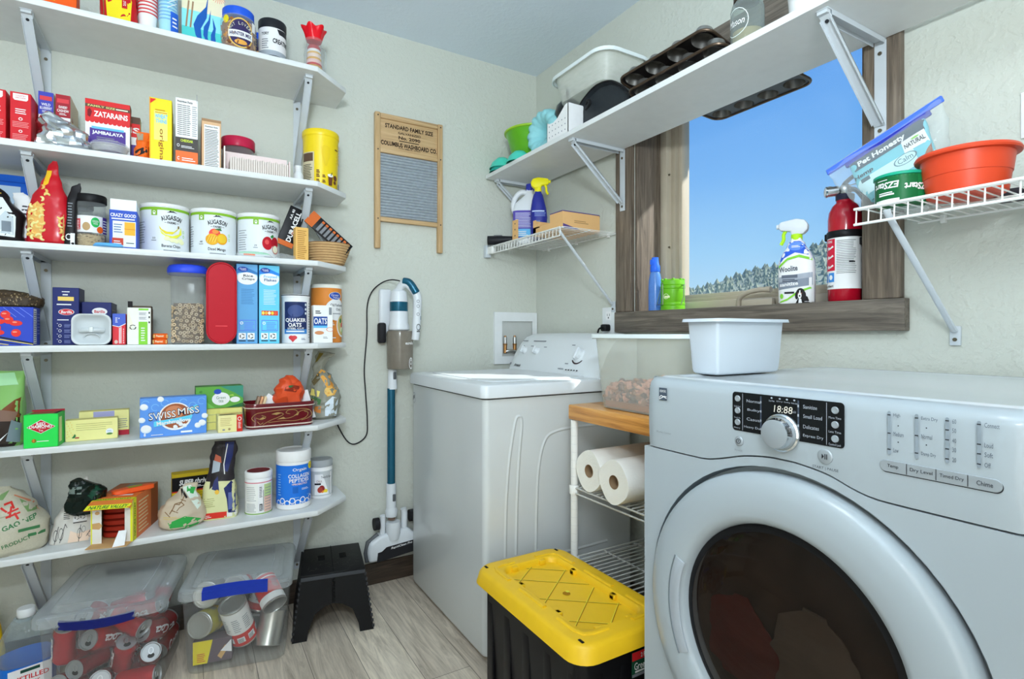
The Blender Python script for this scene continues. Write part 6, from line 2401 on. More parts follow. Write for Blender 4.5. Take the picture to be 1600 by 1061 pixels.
bd = thing('butter_dish', 'white butter dish standing on its side with its knob toward the room, fourth shelf', 'butter dish', (-1.816, -.293, S4 + .0006))
DISH = mk('glazed_white', (224, 230, 232), 0.22, 0, .02)
DISHI = mk('glazed_white_inner', (206, 213, 216), 0.3, 0, .02)
s = MB()
zc = .048
rs = []
for y, k in ((.052, -.012), (.030, -.006), (.004, 0), (0, -.001), (-.001, -.004), (.001, -.010), (.008, -.018), (.016, -.036), (.018, -.05)):
    rs.append([(x, y, z + zc) for x, z in rrect(.098 + k, .095 + k, .022, 7)])
s.rings(rs, DISH, mats=[DISH] * 5 + [DISHI] * 3)
s.build('dish', bd)
s = MB()
s.tube(spline([(-.028, .014, .044), (-.016, .004, .045), (0, .001, .045), (.016, .004, .045), (.028, .014, .044)], 5), .007, DISHI, 10)
s.box((0, -.002, .047), (.011, .012, .016), DISH, .002)
s.tube(spline([(-.02, .014, .024), (-.012, .008, .033), (0, .006, .035), (.012, .008, .033), (.02, .014, .024)], 4), .0022, DISHI, 8)
s.tube([(.02 * cos(a), .014, .022 + .012 * sin(a)) for a in [2 * pi * i / 20 for i in range(20)]], .0014, DISHI, 6, True)
s.build('knob', bd)

s = Carton(.034, .13, .098, P(206, 54, 62, .45))
F = s.F
F.poly([(0, .62), (.5, .58), (1, .68), (1, 1), (0, 1)], P(70, 92, 180, .45), 0); F.line([(0, .62), (.5, .575), (1, .68)], .002, PURE, 1)
F.lines(.22, .72, .4, .9, 4, PURE, 1); F.ell(.5, .85, .04, .02, PURE, 1)
F.rect(.50, .04, .57, .55, PURE, 0); F.rect(.62, .04, .68, .58, PURE, 0); F.ell(.28, .09, .14, .06, P(206, 180, 170, .5), 1); F.lines(.8, .05, .9, .55, 8, PURE, 0)
s.place('snack_box', 'narrow red and blue box right of the butter dish, fourth shelf', 'food box', -1.750, -.262, S4)
s = Carton(.063, .12, .118, P(222, 218, 204, .5))
F = s.F
F.poly([(.02, .3), (.25, .55), (.05, .9)], P(214, 208, 190, .5), 0)
F.rect(.48, 0, .86, .62, LIME, 0); F.rect(.48, .62, .92, 1, PURE, 0); F.lines(.5, .80, .84, .88, 5, GREYINK, 1); F.lines(.5, .68, .84, .76, 4, GREYINK, 1); F.rect(.48, .93, .9, .98, LIME, 1)
F.lines(.58, .1, .76, .5, 6, PURE, 1); F.ring(.24, .48, .14, .055, .3, INK, 0, 10, 40, 160); F.ring(.24, .46, .14, .055, .3, INK, 0, 10, 160, 260); F.ring(.24, .46, .14, .055, .3, INK, 0, 10, 280, 380)
for b in (.84, .72, .58):
    F.rect(.90, b, .96, b + .05, INK, 0)
s.Rt.rect(0, 0, 1, 1, P(120, 104, 88, .6), 0)
s.bx(-.0300, -.0185, -.056, -.036, .117, .138, P(30, 28, 28, .6)); s.bx(-.0305, .0305, -.01, .06, .118, .126, P(86, 74, 62, .7))
s.place('food_carton', 'open cream and green box in the middle of the fourth shelf', 'food box', -1.697, -.272, S4)
s0 = MB(); sack(s0, [(0, .036, .020, 0, 0, 4), (.003, .042, .026, 0, 0, 4), (.014, .042, .026, 0, 0, 4), (.0175, .036, .020, 0, 0, 4)], ORANGE, 28, 4, .0015, 60, 40)
p = Proj(s0, -.021, .021, 0, .0175); p.txt('Peanut', .45, .55, .5, .4, P(240, 214, 180, .5), 0, bold=.02); p.rect(.03, .2, .12, .8, P(240, 190, 120, .5), 0); p.rect(.88, .2, .97, .8, P(240, 190, 120, .5), 0)
o = solo('cracker_packet', 'lower orange cracker packet beside the cereal container', 'snack packet', s0, (-1.642, -.242, S4 + .0003), 0, 'orange cracker packets')
dup(o, (-1.641, -.24, S4 + .0182), rad(5), 'upper orange cracker packet lying on another one, beside the cereal container')

# tall cereal keeper
HOOP = [mk('oat_hoops', (226, 202, 168), 0.8, 0, .08, 90), mk('oat_hoops_dark', (206, 178, 140), 0.8, 0, .08, 90)]
HOLEC = P(104, 80, 54, .9)
ck = thing('cereal_container', 'tall clear container of hoop cereal with a blue lid, fourth shelf', 'cereal container', (-1.563, -.215, S4 + .0004))
s = MB()
KEEP = clear('keeper_plastic', (222, 226, 226), 0.16, 0.12, (246, 247, 246), .35)
rs = []
for z, w_, d_ in ((0, .088, .120), (.004, .094, .126), (.225, .098, .134), (.228, .106, .140), (.246, .108, .142)):
    rs.append([(x, y, z) for x, y in rrect(w_, d_, .030, 7)])
s.rings(rs, KEEP, True, False); s.build('container', ck)
s = MB()
BLID = P(40, 66, 190, .35)
rs = [[(x, y, z) for x, y in rrect(w_, d_, .045, 8)] for z, w_, d_ in ((.236, .116, .150), (.240, .120, .152), (.252, .119, .152), (.262, .108, .142), (.266, .09, .12), (.264, .08, .11))]
s.rings(rs, BLID); s.build('lid', ck)
s = MB()
s.rings([[(x, y, z) for x, y in rrect(.082, .112, .026, 6)] for z in (.004, .126, .136)], HOLEC)
rg = random.Random(12)
cells = []
for i in range(1500):
    z = rg.uniform(.008, .145)
    if rg.random() < .72:
        x = rg.uniform(-.043, .043); y = -.0585
    else:
        x = (.0438 if rg.random() < .6 else -.0438); y = rg.uniform(-.055, .0)
    if z > .130 + .012 * mnoise.noise(V((x * 40, y * 40, 1))):
        continue
    if all((x - a) ** 2 + (y - b) ** 2 + (z - c_) ** 2 > .0098 ** 2 for a, b, c_ in cells):
        cells.append((x, y, z))
for x, y, z in cells[:520]:
    nx = V((0, -1, 0)) if abs(x) < .0435 else V((1 if x > 0 else -1, 0, 0))
    nx = (nx + V((rg.uniform(-.7, .7), rg.uniform(-.5, .5), rg.uniform(-.7, .7)))).normalized()
    u = nx.cross(V((0, 0, 1))).normalized(); v_ = nx.cross(u)
    s.tube([V((x, y, z)) + u * (.0042 * cos(q)) + v_ * (.0042 * sin(q)) for q in [2 * pi * i / 9 for i in range(9)]], .0020, HOOP[rg.randrange(2)], 5, True)
o = s.build('hoop_cereal', ck)
o['kind'] = 'stuff'
t = thing('container_lid', 'oval red plastic lid standing on edge in front of the cereal boxes', 'lid', (-1.465, -.302, S4 + .0005))
RLID = mk('red_plastic', (190, 26, 42), 0.45, 0, .03, spec=.15)
s = MB()
rs = []
for y, k in ((.014, -.002), (.002, 0), (0, -.003), (.0, -.008), (.004, -.011), (.004, -.02)):
    rs.append([(x, y, z + .138) for x, z in rrect(.092 + k, .276 + k, .046, 12)])
s.rings(rs, RLID)
f = Flat(s, (-.046, .004, 0), (.092, 0, 0), (0, 0, .276)); f.lines(.3, .215, .7, .225, 1, P(206, 70, 76, .4), 0, 1); f.ell(.5, .5, .03, .01, P(170, 24, 38, .4), 0)
s.build('lid', t)


def cereal(label, cx, col, dcol, l1, l2, pic):
    s = Carton(.067, .19, .277, col)
    F = s.F
    F.ell(.5, .835, .49, .085, P(176, 206, 226, .45), 0, 28); F.poly([(0, .93), (.5, .955), (1, .90), (1, .87), (.5, .90), (0, .88)], dcol, 0)
    F.ell(.5, .82, .47, .078, P(222, 236, 242, .45), 1, 28)
    F.ell(.30, .935, .24, .032, P(36, 66, 150, .4), 2); F.txt('Great', .30, .943, .30, .018, PURE, 3); F.txt('Value', .33, .927, .26, .016, PURE, 3)
    F.txt(l1, .55, .855, .64 if len(l1) > 4 else .46, .032, SKY if pic else INK, 2, bold=.02); F.txt(l2, .55, .812, .60, .034, INK if not pic else P(60, 90, 130, .5), 2, bold=.02)
    F.lines(.22, .50, .85, .70, 10, P(200, 226, 240, .5) if pic else P(60, 110, 160, .5), 0, .3, 3)
    if pic:
        F.rect(.12, .36, .92, .42, P(200, 60, 50, .5), 0)
        for i in range(5):
            F.ell(.2 + .15 * i, .39, .07, .022, P(*[(240, 200, 90), (226, 160, 60), (246, 226, 180), (236, 190, 60), (210, 90, 60)][i], .5), 1, 10)
    F.rect(.12, .16, .92, .30, P(90, 120, 206, .5), 0); F.rect(.15, .17, .89, .29, col, 1); F.lines(.36, .18, .86, .28, 5, P(90, 120, 206, .5), 2, .4); F.ring(.24, .26, .08, .02, .4, PURE, 2, 6)
    for a in (.27, .68):
        F.rect(a - .17, .055, a + .17, .135, P(232, 236, 230, .5), 1)
        for q in (20, 140, 260):
            F.ring(a, .095, .12, .03, .34, INK, 2, 8, q, q + 85)
        F.rect(a - .16, .03, a + .16, .042, INK, 1)
    s.Lt.rect(0, 0, 1, 1, P(40, 90, 150, .5), 0)
    return s.place('cereal_box', label, 'cereal box', cx, -.276, S4, 0, 'blue cereal boxes')


cereal('blue cereal box standing next to the red lid, darker of the pair', -1.3855, P(92, 150, 196, .45), P(50, 110, 170, .45), 'Rice', 'Crisps', False)
cereal('bright blue cereal box with a picture strip, right one of the pair', -1.3145, P(96, 182, 232, .45), P(40, 120, 200, .45), 'Frosted', 'Flakes', True)

oc = thing('oat_canister', 'white and navy oat canister with bold lettering, right part of the fourth shelf', 'oat canister', (-1.217, -.215, S4 + .0004))
s = MB(); s.lathe([(.0475, 0), (.0485, .003), (.0485, .172)], P(226, 228, 226, .45), 44)
c = Can(s, .0487, .004, .172, 0)
ONV = P(36, 48, 88, .45)
c.rect(-58, .20, 42, .88, ONV, 0); c.rect(-58, .18, 42, .285, P(60, 120, 180, .45), 1); c.rect(-58, .0, 42, .18, PURE, 0)
c.ell(-8, .68, 34, .13, P(62, 76, 122, .45), 2, 24)
c.poly([(-46, .40), (-40, .54), (-22, .62), (-6, .50), (10, .44), (30, .40)], P(44, 58, 104, .5), 2)
c.txt('QUAKER', -8, .475, 84, .095, PURE, 6, bold=.03); c.txt('OATS', -12, .375, 52, .09, PURE, 6, bold=.03); c.txt('STEEL CUT', -8, .295, 66, .045, PURE, 6, bold=.02)
c.lines(-48, .22, 30, .25, 1, PURE, 3, 1); c.ell(-26, .10, 11, .045, PINKRED, 2); c.ell(-14, .10, 11, .045, PINKRED, 2); c.poly([(-37, .10), (-3, .10), (-20, .0)], PINKRED, 2)
c.lines(14, .05, 34, .10, 2, ONV, 2); c.rect(46, .0, 50, .9, PURE, 1); c.lines(52, .1, 80, .9, 14, GREYINK, 1, .2)
for b in (.82, .72, .63):
    c.ell(34, b, 4, .03, P(206, 212, 224, .5), 2, 10)
s.build('canister', oc)
s = MB(); s.lathe([(.0495, .168), (.050, .170), (.050, .176), (.047, .179), (.0001, .179)], P(226, 228, 226, .45), 44); s.lathe([(.0501, .1745), (.0503, .176), (.0485, .1778)], INK, 44, None, False, False); s.build('lid', oc)
s = Carton(.070, .045, .142, P(224, 220, 212, .5))
F = s.F
F.rect(.0, .46, .72, .70, P(36, 70, 140, .45), 0); F.rect(0, .40, .72, .46, SKY, 0); F.txt('OATS', .36, .58, .66, .16, PURE, 1, bold=.02); F.lines(.1, .78, .4, .88, 2, INK, 0, .5)
F.ell(.3, .26, .32, .09, P(236, 234, 230, .5), 1); F.ell(.3, .27, .24, .05, P(190, 130, 90, .5), 2); F.ring(.86, .36, .2, .06, .2, P(206, 130, 100, .5), 0); F.lines(.5, .12, .75, .18, 2, GREYINK, 0); F.rect(.8, .75, .95, .95, GREYINK, 0)
s.place('oat_box', 'small white and blue oat box between the two oat canisters', 'food box', -1.124, -.246, S4)
gc = thing('oat_canister', 'orange and white oat canister at the right end of the fourth shelf', 'oat canister', (-1.083, -.105, S4 + .0004))
s = MB(); OR2 = P(206, 128, 56, .45)
s.lathe([(.058, 0), (.059, .003), (.059, .222)], OR2, 48)
c = Can(s, .0592, .004, .222, 0)
c.ell(30, .58, 46, .20, P(226, 228, 232, .5), 0, 30); c.ell(24, .83, 27, .072, P(44, 74, 160, .4), 2, 24); c.ring(24, .83, 27, .072, .08, PURE, 3, 24); c.txt('Great', 22, .845, 32, .04, PURE, 3); c.txt('Value', 27, .80, 28, .035, PURE, 3)
c.txt('Old Fashioned', 34, .665, 62, .05, INK, 1, bold=.01); c.txt('Oats', 38, .59, 24, .05, INK, 1, bold=.01); c.lines(12, .5, 52, .535, 1, GREYINK, 1)
c.ell(62, .30, 34, .22, PURE, 1, 28); c.ell(62, .30, 30, .19, P(190, 170, 110, .5), 2, 28)
for a, b, m_ in ((50, .38, GREEN), (60, .30, PINKRED), (56, .22, CREAM), (70, .36, ORANGE), (66, .20, LIME)):
    c.ell(a, b, 7, .045, m_, 3, 10)
c.lines(0, .30, 20, .36, 2, PURE, 1); c.lines(-2, .06, 26, .1, 1, PURE, 1)
s.build('canister', gc)
s = MB(); s.lathe([(.060, .216), (.0605, .219), (.0605, .228), (.057, .231), (.0001, .231)], P(214, 214, 206, .45), 44); s.build('lid', gc)

# ---------------------------------------------------------------- fifth shelf
s = MB(); sack(s, [(0, .10, .06, 0, 0, 4), (.012, .115, .085, 0, 0, 3.4), (.11, .115, .085, 0, 0, 3), (.19, .115, .04, 0, .0, 4), (.222, .115, .008, 0, .0, 4)], P(120, 166, 92, .35), 40, 5, .003, 20, 51)
p = Proj(s, -.0575, .0575, 0, .222)
DKB = P(44, 34, 30, .3)
p.poly([(.0, .0), (1, .0), (1, .48), (.8, .50), (.4, .44), (0, .36)], DKB, 0); p.poly([(.5, .42), (1, .38), (1, .66), (.85, .62), (.65, .52)], P(110, 62, 32, .4), 1); p.poly([(.3, .36), (.85, .34), (.92, .46), (.6, .5), (.4, .46)], P(120, 92, 80, .4), 2)
p.ell(.3, .28, .18, .14, P(150, 166, 170, .3), 3); p.poly([(.7, .08), (.95, .05), (.98, .3), (.8, .36)], P(110, 122, 130, .3), 2); p.poly([(.45, .04), (.75, .2), (.55, .06)], PURE, 4); p.poly([(0, .02), (.5, .01), (.3, .06)], P(206, 206, 204, .4), 4)
p.poly([(.05, .8), (.9, .82), (.8, .98), (.1, .97)], P(150, 196, 150, .35), 1); p.ell(.35, .66, .22, .07, P(110, 190, 60, .35), 1); p.ring(.18, .50, .1, .14, .14, P(54, 40, 36, .4), 3, 14, -60, 80)
solo('coffee_bag', 'green and brown coffee bag at the left end of the fifth shelf', 'bag', s, (-2.045, -.20, S5))

EMER = P(42, 196, 78, .4)
s = Carton(.079, .075, .097, EMER)
F = s.F
F.poly([(.09, .62), (.5, .84), (.92, .62), (.5, .42)], PURE, 0); F.poly([(.11, .62), (.5, .825), (.90, .62), (.5, .435)], P(176, 30, 40, .45), 1)
F.txt('RED', .5, .715, .26, .085, PURE, 2, bold=.03); F.txt('DIAMOND', .5, .635, .66, .09, PURE, 2, bold=.03); F.lines(.36, .57, .66, .585, 1, PURE, 2); F.txt('Tea', .5, .515, .13, .05, PURE, 2, bold=.02)
F.ell(.30, .21, .07, .06, P(120, 110, 40, .5), 0); F.ell(.29, .22, .03, .05, P(190, 120, 40, .5), 1, 8); F.lines(.38, .18, .74, .2, 1, PURE, 0, 1)
s.Rt.rect(0, 0, 1, 1, P(36, 170, 70, .45), 0); s.Rt.rect(.12, .12, .5, .88, P(196, 206, 150, .5), 1)
s.T.rect(.1, .2, .9, .9, P(150, 60, 56, .5), 0); s.T.rect(.84, .1, .96, .98, INK, 1)
s.bx(-.038, .040, .036, .0375, .097, .103, P(150, 40, 50, .5))
s.place('tea_box', 'bright green tea box with a red diamond on the fifth shelf', 'tea box', -1.931, -.300, S5, rad(-3))


def earl(label, cx, yf, hgt, front):
    s = Carton(.131, .036, hgt, P(216, 208, 140, .55))
    F = s.F
    if front:
        for i in range(14):
            F.ell(.03 + .13 * ((i * 37) % 10) / 10, .2 + .75 * ((i * 53) % 14) / 14, .012, .03, P(230, 190, 110, .5), 0, 8)
        F.lines(.2, .5, .9, .88, 4, P(140, 136, 80, .5), 0, .16, 2, .2); F.poly([(.12, .16), (.18, .36), (.2, .24), (.17, .15)], P(50, 110, 60, .5), 0); F.lines(.18, .13, .26, .19, 1, P(160, 50, 50, .5), 0, 1)
        F.ell(.84, .36, .075, .15, PURE, 0); F.lines(.79, .36, .89, .42, 2, P(90, 150, 190, .5), 1); F.ell(.84, .25, .06, .05, P(80, 120, 60, .5), 1)
    else:
        F.rect(.28, .76, .7, .98, P(150, 150, 190, .5), 0); F.lines(.2, .62, .66, .78, 2, P(100, 50, 60, .5), 1, .6); F.rect(.75, 0, 1, .2, P(166, 40, 56, .5), 0); F.lines(.78, .3, .98, .7, 5, GREYINK, 0, .3)
    s.T.rect(0, 0, 1, 1, P(200, 190, 120, .55), 0)
    return s.place('tea_box', label, 'tea box', cx, yf, S5, rad(2))


earl('long pale yellow tea box lying in front of another one', -1.822, -.236, .066, True)
earl('pale yellow tea box with a dark red corner, behind the long one', -1.797, -.175, .083, False)

s = Carton(.186, .055, .126, P(86, 136, 206, .4))
F = s.F
LB = P(110, 164, 226, .4)
for i in range(7):
    F.ring(.08 + .14 * i, .86 - .1 * (i % 2), .06, .09, .2, LB, 0, 14, 20, 300)
F.ell(.52, .50, .25, .36, P(226, 232, 238, .4), 1, 28); F.ell(.52, .51, .225, .32, P(150, 84, 52, .45), 2, 28); F.ell(.50, .60, .14, .18, P(186, 120, 84, .45), 3, 20)
F.poly([(.70, .66), (.84, .78), (.88, .72), (.76, .6)], P(96, 190, 226, .4), 3)
MW = P(240, 240, 242, .5)
for a, b, w_ in ((.30, .96, .05), (.06, .78, .06), (.09, .22, .08), (.86, .22, .05), (.93, .28, .06), (.97, .46, .05), (.03, .45, .05), (.60, .28, .035), (.52, .22, .035), (.56, .33, .03), (.66, .24, .035)):
    F.ell(a, b, w_, w_ * 1.3, P(196, 206, 222, .5), 3, 14); F.ell(a - .005, b + .02, w_ * .86, w_ * 1.1, MW, 4, 14)
F.txt('SWISS', .325, .545, .41, .21, P(40, 36, 60, .5), 5, bold=.025, rot=4); F.txt('SWISS', .325, .55, .395, .17, PURE, 8, bold=.0, rot=4); F.txt('MISS', .72, .625, .34, .21, P(40, 36, 60, .5), 5, bold=.025, rot=4); F.txt('MISS', .72, .63, .325, .17, PURE, 8, bold=.0, rot=4)
F.poly([(.2, .26), (.76, .40), (.78, .52), (.55, .46), (.2, .40)], P(90, 186, 216, .4), 5); F.txt('Marshmallow', .49, .37, .50, .10, PURE, 6, rot=5, bold=.03)
F.txt('8', .07, .08, .03, .08, PURE, 4, bold=.03); F.lines(.16, .05, .34, .09, 1, PURE, 4); F.lines(.6, .06, .78, .11, 1, PURE, 4, 1)
s.place('cocoa_box', 'blue cocoa mix box with marshmallows in the middle of the fifth shelf', 'cocoa box', -1.603, -.278, S5, rad(3))

s = Carton(.142, .07, .074, P(206, 200, 116, .55)); s.F.rect(.5, .05, .98, .95, P(214, 208, 130, .55), 0); s.F.line([(0, .7), (1, .72)], .001, GREYINK, 0); s.F.line([(0, .35), (1, .37)], .001, GREYINK, 0)
s.place('tea_box', 'yellow box under the green tea box', 'tea box', -1.468, -.222, S5, rad(2))
s = Carton(.146, .075, .075, P(70, 130, 60, .45))
F = s.F
F.rect(0, 0, 1, 1, P(90, 150, 64, .45), 0); F.poly([(.5, 1), (1, 1), (1, .4), (.8, .7)], P(60, 130, 110, .45), 1); F.poly([(0, 0), (.4, 0), (.1, .5), (0, .5)], P(110, 176, 80, .45), 1); F.poly([(.62, 0), (1, .2), (1, 0)], P(40, 96, 60, .45), 1)
F.ell(.52, .42, .19, .30, P(226, 230, 222, .5), 2, 24); F.ell(.45, .76, .08, .12, P(44, 74, 160, .4), 3); F.txt('Green', .52, .48, .2, .13, P(70, 110, 70, .5), 3); F.txt('tea', .52, .32, .1, .12, P(70, 110, 70, .5), 3); F.txt('40', .1, .78, .06, .12, P(40, 90, 40, .5), 2)
F.ell(.82, .36, .11, .13, P(226, 224, 214, .5), 2); F.poly([(.66, .56), (.78, .62), (.80, .52)], P(150, 190, 80, .5), 2)
s.place('tea_box', 'green tea box lying on a yellow box', 'tea box', -1.468, -.226, S5 + .0752, rad(2))
s = Carton(.074, .065, .058, P(226, 206, 146, .55))
F = s.F
F.rect(.76, 0, 1, 1, P(190, 48, 36, .5), 0); F.lines(.82, .2, .94, .6, 5, PURE, 1); F.ring(.88, .75, .08, .12, .3, PURE, 1); F.lines(.1, .4, .58, .9, 5, P(160, 130, 80, .5), 0, .2); F.ell(.46, .18, .05, .07, P(150, 130, 90, .5), 0); F.rect(.18, .12, .28, .2, GREYINK, 0)
s.Rt.rect(0, 0, 1, 1, P(180, 44, 34, .5), 0); s.T.rect(.1, .05, .9, .95, P(210, 186, 120, .55), 0); s.T.poly([(.05, .05), (.8, .1), (.6, .4), (.1, .3)], P(60, 50, 40, .6), 1)
s.place('tea_box', 'small tan and red tea box standing left of the dark red tin', 'tea box', -1.441, -.302, S5, rad(3))

bt = thing('decorative_tin', 'dark red tin tray with gold scrolls, heaped with packets, on the fifth shelf', 'tin', (-1.277, -.225, S5 + .0004), rad(2))
BURG = mk('burgundy_enamel', (104, 18, 28), 0.16, 0.1, .05, coat=.4)
GOLD = mk('gold_print', (190, 156, 96), 0.35, .3, .05)
s = MB(); s.sharp = 40
rs = [[(x, y, z) for x, y in rrect(w_, d_, r, 8)] for z, w_, d_, r in ((0, .222, .120, .03), (.003, .224, .122, .03), (.010, .222, .120, .03), (.072, .232, .130, .034), (.074, .237, .135, .036), (.086, .238, .136, .036), (.088, .236, .134, .036), (.088, .230, .128, .034), (.006, .215, .113, .03))]
s.rings(rs, BURG)
s.tube([(x, y, .074) for x, y in rrect(.236, .134, .036, 8)], .0016, P(226, 200, 190, .3), 6, True); s.tube([(x, y, .0085) for x, y in rrect(.224, .122, .03, 8)], .0022, P(206, 190, 176, .3), 6, True)
f = Flat(s, (-.111, -.061, .008), (.222, 0, 0), V((0, -.005, .064)))
def sw(pts, wd=.0016):
    f.line([(q.x, q.y) for q in spline([(a, b, 0) for a, b in pts], 6)], wd, GOLD, 2)
sw([(.10, .30), (.06, .5), (.12, .72), (.22, .78), (.40, .84), (.70, .86), (.9, .8), (.96, .5), (.9, .3), (.8, .2)])
sw([(.22, .10), (.32, .30), (.46, .48), (.52, .62), (.44, .72), (.36, .66)]); sw([(.52, .35), (.64, .40), (.74, .60), (.70, .80), (.60, .82), (.56, .68), (.62, .6)])
sw([(.30, .20), (.50, .24), (.70, .2), (.86, .34), (.9, .6), (.84, .7)]); sw([(.12, .5), (.2, .4), (.26, .52), (.2, .62)]); sw([(.72, .6), (.8, .74), (.92, .76)]); sw([(.14, .3), (.18, .14), (.22, .22)])
for pts in ([(.34, .66), (.42, .60), (.50, .70), (.40, .72)], [(.42, .34), (.52, .46), (.56, .36)], [(.68, .5), (.76, .66), (.74, .5)], [(.16, .42), (.22, .54), (.26, .44)]):
    f.poly(pts, GOLD, 3)
s.build('tin', bt)
# the heap in it
Z = S5 + .007
s = MB(); s.prism([(-.026, 0), (.026, 0), (.026, .09), (.012, .168), (.004, .172), (-.02, .10)], -.002, .002, P(120, 110, 106, .45), Mf)
o = solo('paper_sleeve', 'upright grey sleeve with a pointed top in the dark red tin', 'packet', s, (-1.345, -.215, Z), (rad(-4), rad(33), 0))
s = MB(); sack(s, [(0, .06, .05, 0, 0, 2.4), (.01, .08, .07, 0, 0, 2.4), (.055, .105, .08, 0, 0, 2.3), (.085, .10, .07, 0, 0, 2.3), (.118, .06, .05, .0, 0, 2.2), (.132, .02, .02, 0, 0, 2)], P(196, 74, 40, .3), 40, 6, .010, 26, 61)
s.sharp = 22
p = Proj(s, -.05, .05, 0, .13); p.poly([(.3, .62), (.7, .56), (.9, .72), (.6, .76), (.35, .72)], P(120, 40, 24, .4), 0); p.rect(.45, .70, .62, .76, P(60, 100, 60, .4), 1)
solo('snack_bag', 'crumpled orange foil bag heaped in the dark red tin', 'bag', s, (-1.243, -.225, Z + .040))
s = MB(); s.bx(-.05, .05, -.002, .002, 0, .11, P(226, 226, 224, .5), .001)
solo('paper_packet', 'flat white packet leaning at the right end of the dark red tin', 'packet', s, (-1.192, -.206, Z), (rad(8), rad(-14), rad(-20)))
s = MB(); s.bx(-.04, .04, -.002, .002, 0, .075, P(214, 214, 216, .5), .001)
solo('paper_packet', 'flat white packet sloping in front of the grey sleeve in the tin', 'packet', s, (-1.325, -.235, Z + .028), (rad(-10), rad(38), 0))
for k, (col_, lb) in enumerate((((150, 120, 100), 'brown wafer stick'), ((206, 150, 110), 'tan wafer stick'), ((226, 190, 150), 'pale wafer stick'))):
    s = MB(); s.bx(-.004, .004, -.02, .02, 0, .105, P(*col_, .5), .0015)
    solo('wafer_packet', lb + ' standing at the left end of the dark red tin', 'packet', s, (-1.372 + .011 * k, -.225, Z), (0, rad(16), 0))

CRM = clear('crumple_film', (206, 210, 206), 0.45, 0.15, (240, 242, 240), .3)
BREAD = P(206, 150, 70, .6)
s = MB(); sack(s, [(0, .09, .10, 0, 0, 2.4), (.012, .11, .12, 0, 0, 2.4), (.08, .115, .11, .004, 0, 2.2), (.15, .085, .07, -.004, 0, 2.2), (.195, .045, .04, -.018, 0, 2.2), (.235, .060, .015, -.006, 0, 2.4), (.262, .070, .006, .008, 0, 2.6)], P(128, 128, 116, .25), 48, 6, .009, 26, 71)
s.sharp = 22
p = Proj(s, -.058, .058, 0, .262)
p.poly([(.42, .74), (.62, .70), (.86, .56), (.96, .44), (.86, .36), (.62, .34), (.60, .48), (.42, .62), (.28, .66)], BREAD, 0); p.ell(.70, .42, .16, .07, P(226, 176, 100, .6), 1)
p.poly([(.56, .06), (.92, .04), (.98, .30), (.80, .34), (.56, .24)], P(196, 206, 214, .35), 0); p.poly([(.12, .56), (.34, .70), (.40, .60), (.2, .5)], P(90, 80, 54, .4), 1); p.poly([(.1, .26), (.4, .22), (.44, .30), (.14, .36)], P(70, 110, 70, .4), 0); p.poly([(.08, .36), (.36, .34), (.4, .42), (.12, .46)], P(220, 200, 110, .4), 0); p.poly([(.2, .12), (.42, .1), (.44, .2), (.24, .2)], P(190, 120, 60, .4), 0)
p.poly([(.30, .86), (.5, .98), (.36, .99), (.22, .84)], P(110, 96, 40, .4), 0)
solo('bread_bag', 'twisted plastic bag of rolls at the right end of the fifth shelf', 'bag', s, (-1.098, -.13, S5), rad(-14))

# ---------------------------------------------------------------- lowest shelf
RICE = mk('rice_bag', (196, 190, 168), 0.35, 0, .12, 240, .35, 260, .001)
s = MB(); sack(s, [(0, .16, .14, 0, 0, 2.8), (.015, .185, .17, 0, 0, 2.6), (.08, .18, .165, 0, 0, 2.4), (.125, .14, .12, -.005, .01, 2.2), (.16, .09, .07, -.01, .02, 2.2), (.185, .05, .02, -.02, .02, 2.4)], RICE, 48, 5, .008, 18, 81)
p = Proj(s, -.09, .09, 0, .185)
GR2 = P(60, 110, 70, .5)
p.txt('GAO NEP', .62, .50, .44, .07, GR2, 0, rot=14, bold=.03); p.lines(.6, .36, .88, .42, 1, GR2, 0, .8); p.txt('PRODUCT', .58, .22, .36, .06, GR2, 0, rot=14, bold=.02); p.lines(.72, .26, .95, .34, 1, GR2, 0, .6)
for pts in ([(.44, .78), (.52, .80), (.55, .72)], [(.48, .66), (.60, .70)], [(.52, .74), (.50, .60)], [(.56, .64), (.60, .56)], [(.46, .60), (.62, .64)], [(.40, .74), (.46, .68)]):
    p.line(pts, .005, P(190, 50, 44, .5), 1)
p.poly([(.62, .82), (.72, .62), (.86, .60), (.80, .70)], P(110, 140, 90, .5), 0); p.poly([(.2, .86), (.5, .96), (.42, .84)], P(110, 140, 90, .5), 0); p.line([(.56, .88), (.80, .72), (.9, .6)], .003, P(190, 120, 90, .5), 1)
p.line([(.02, .50), (.30, .60), (.5, .62)], .002, P(150, 144, 120, .5), 0)
solo('rice_bag', 'big clear bag of rice with green print at the left end of the lowest shelf', 'rice bag', s, (-2.022, -.205, S6), rad(12))

FLOUR = mk('flour_paper', (216, 212, 204), 0.6, 0, .03, 20, .2, 60, .002)
s = MB(); sack(s, [(0, .118, .10, 0, 0, 4), (.008, .122, .105, 0, 0, 4), (.07, .105, .085, .004, 0, 3), (.13, .056, .045, .014, 0, 2.6), (.172, .022, .015, .022, 0, 2.6), (.19, .006, .004, .026, 0, 2.6)], FLOUR, 44, 5, .004, 18, 84)
p = Proj(s, -.06, .06, 0, .175)
p.lines(.30, .42, .46, .78, 12, INK, 0, .35, 5, .3); p.lines(.50, .52, .70, .78, 9, INK, 0, .35, 8, .3); p.rect(.50, .36, .78, .48, PURE, 0)
for a in (.58, .70):
    for q in (20, 140, 260):
        p.ring(a, .43, .05, .034, .3, INK, 1, 8, q, q + 85)
p.rect(.5, .335, .78, .35, INK, 0); p.poly([(.40, .02), (.98, .02), (.9, .2), (.6, .16), (.45, .22)], P(226, 190, 170, .6), 0)
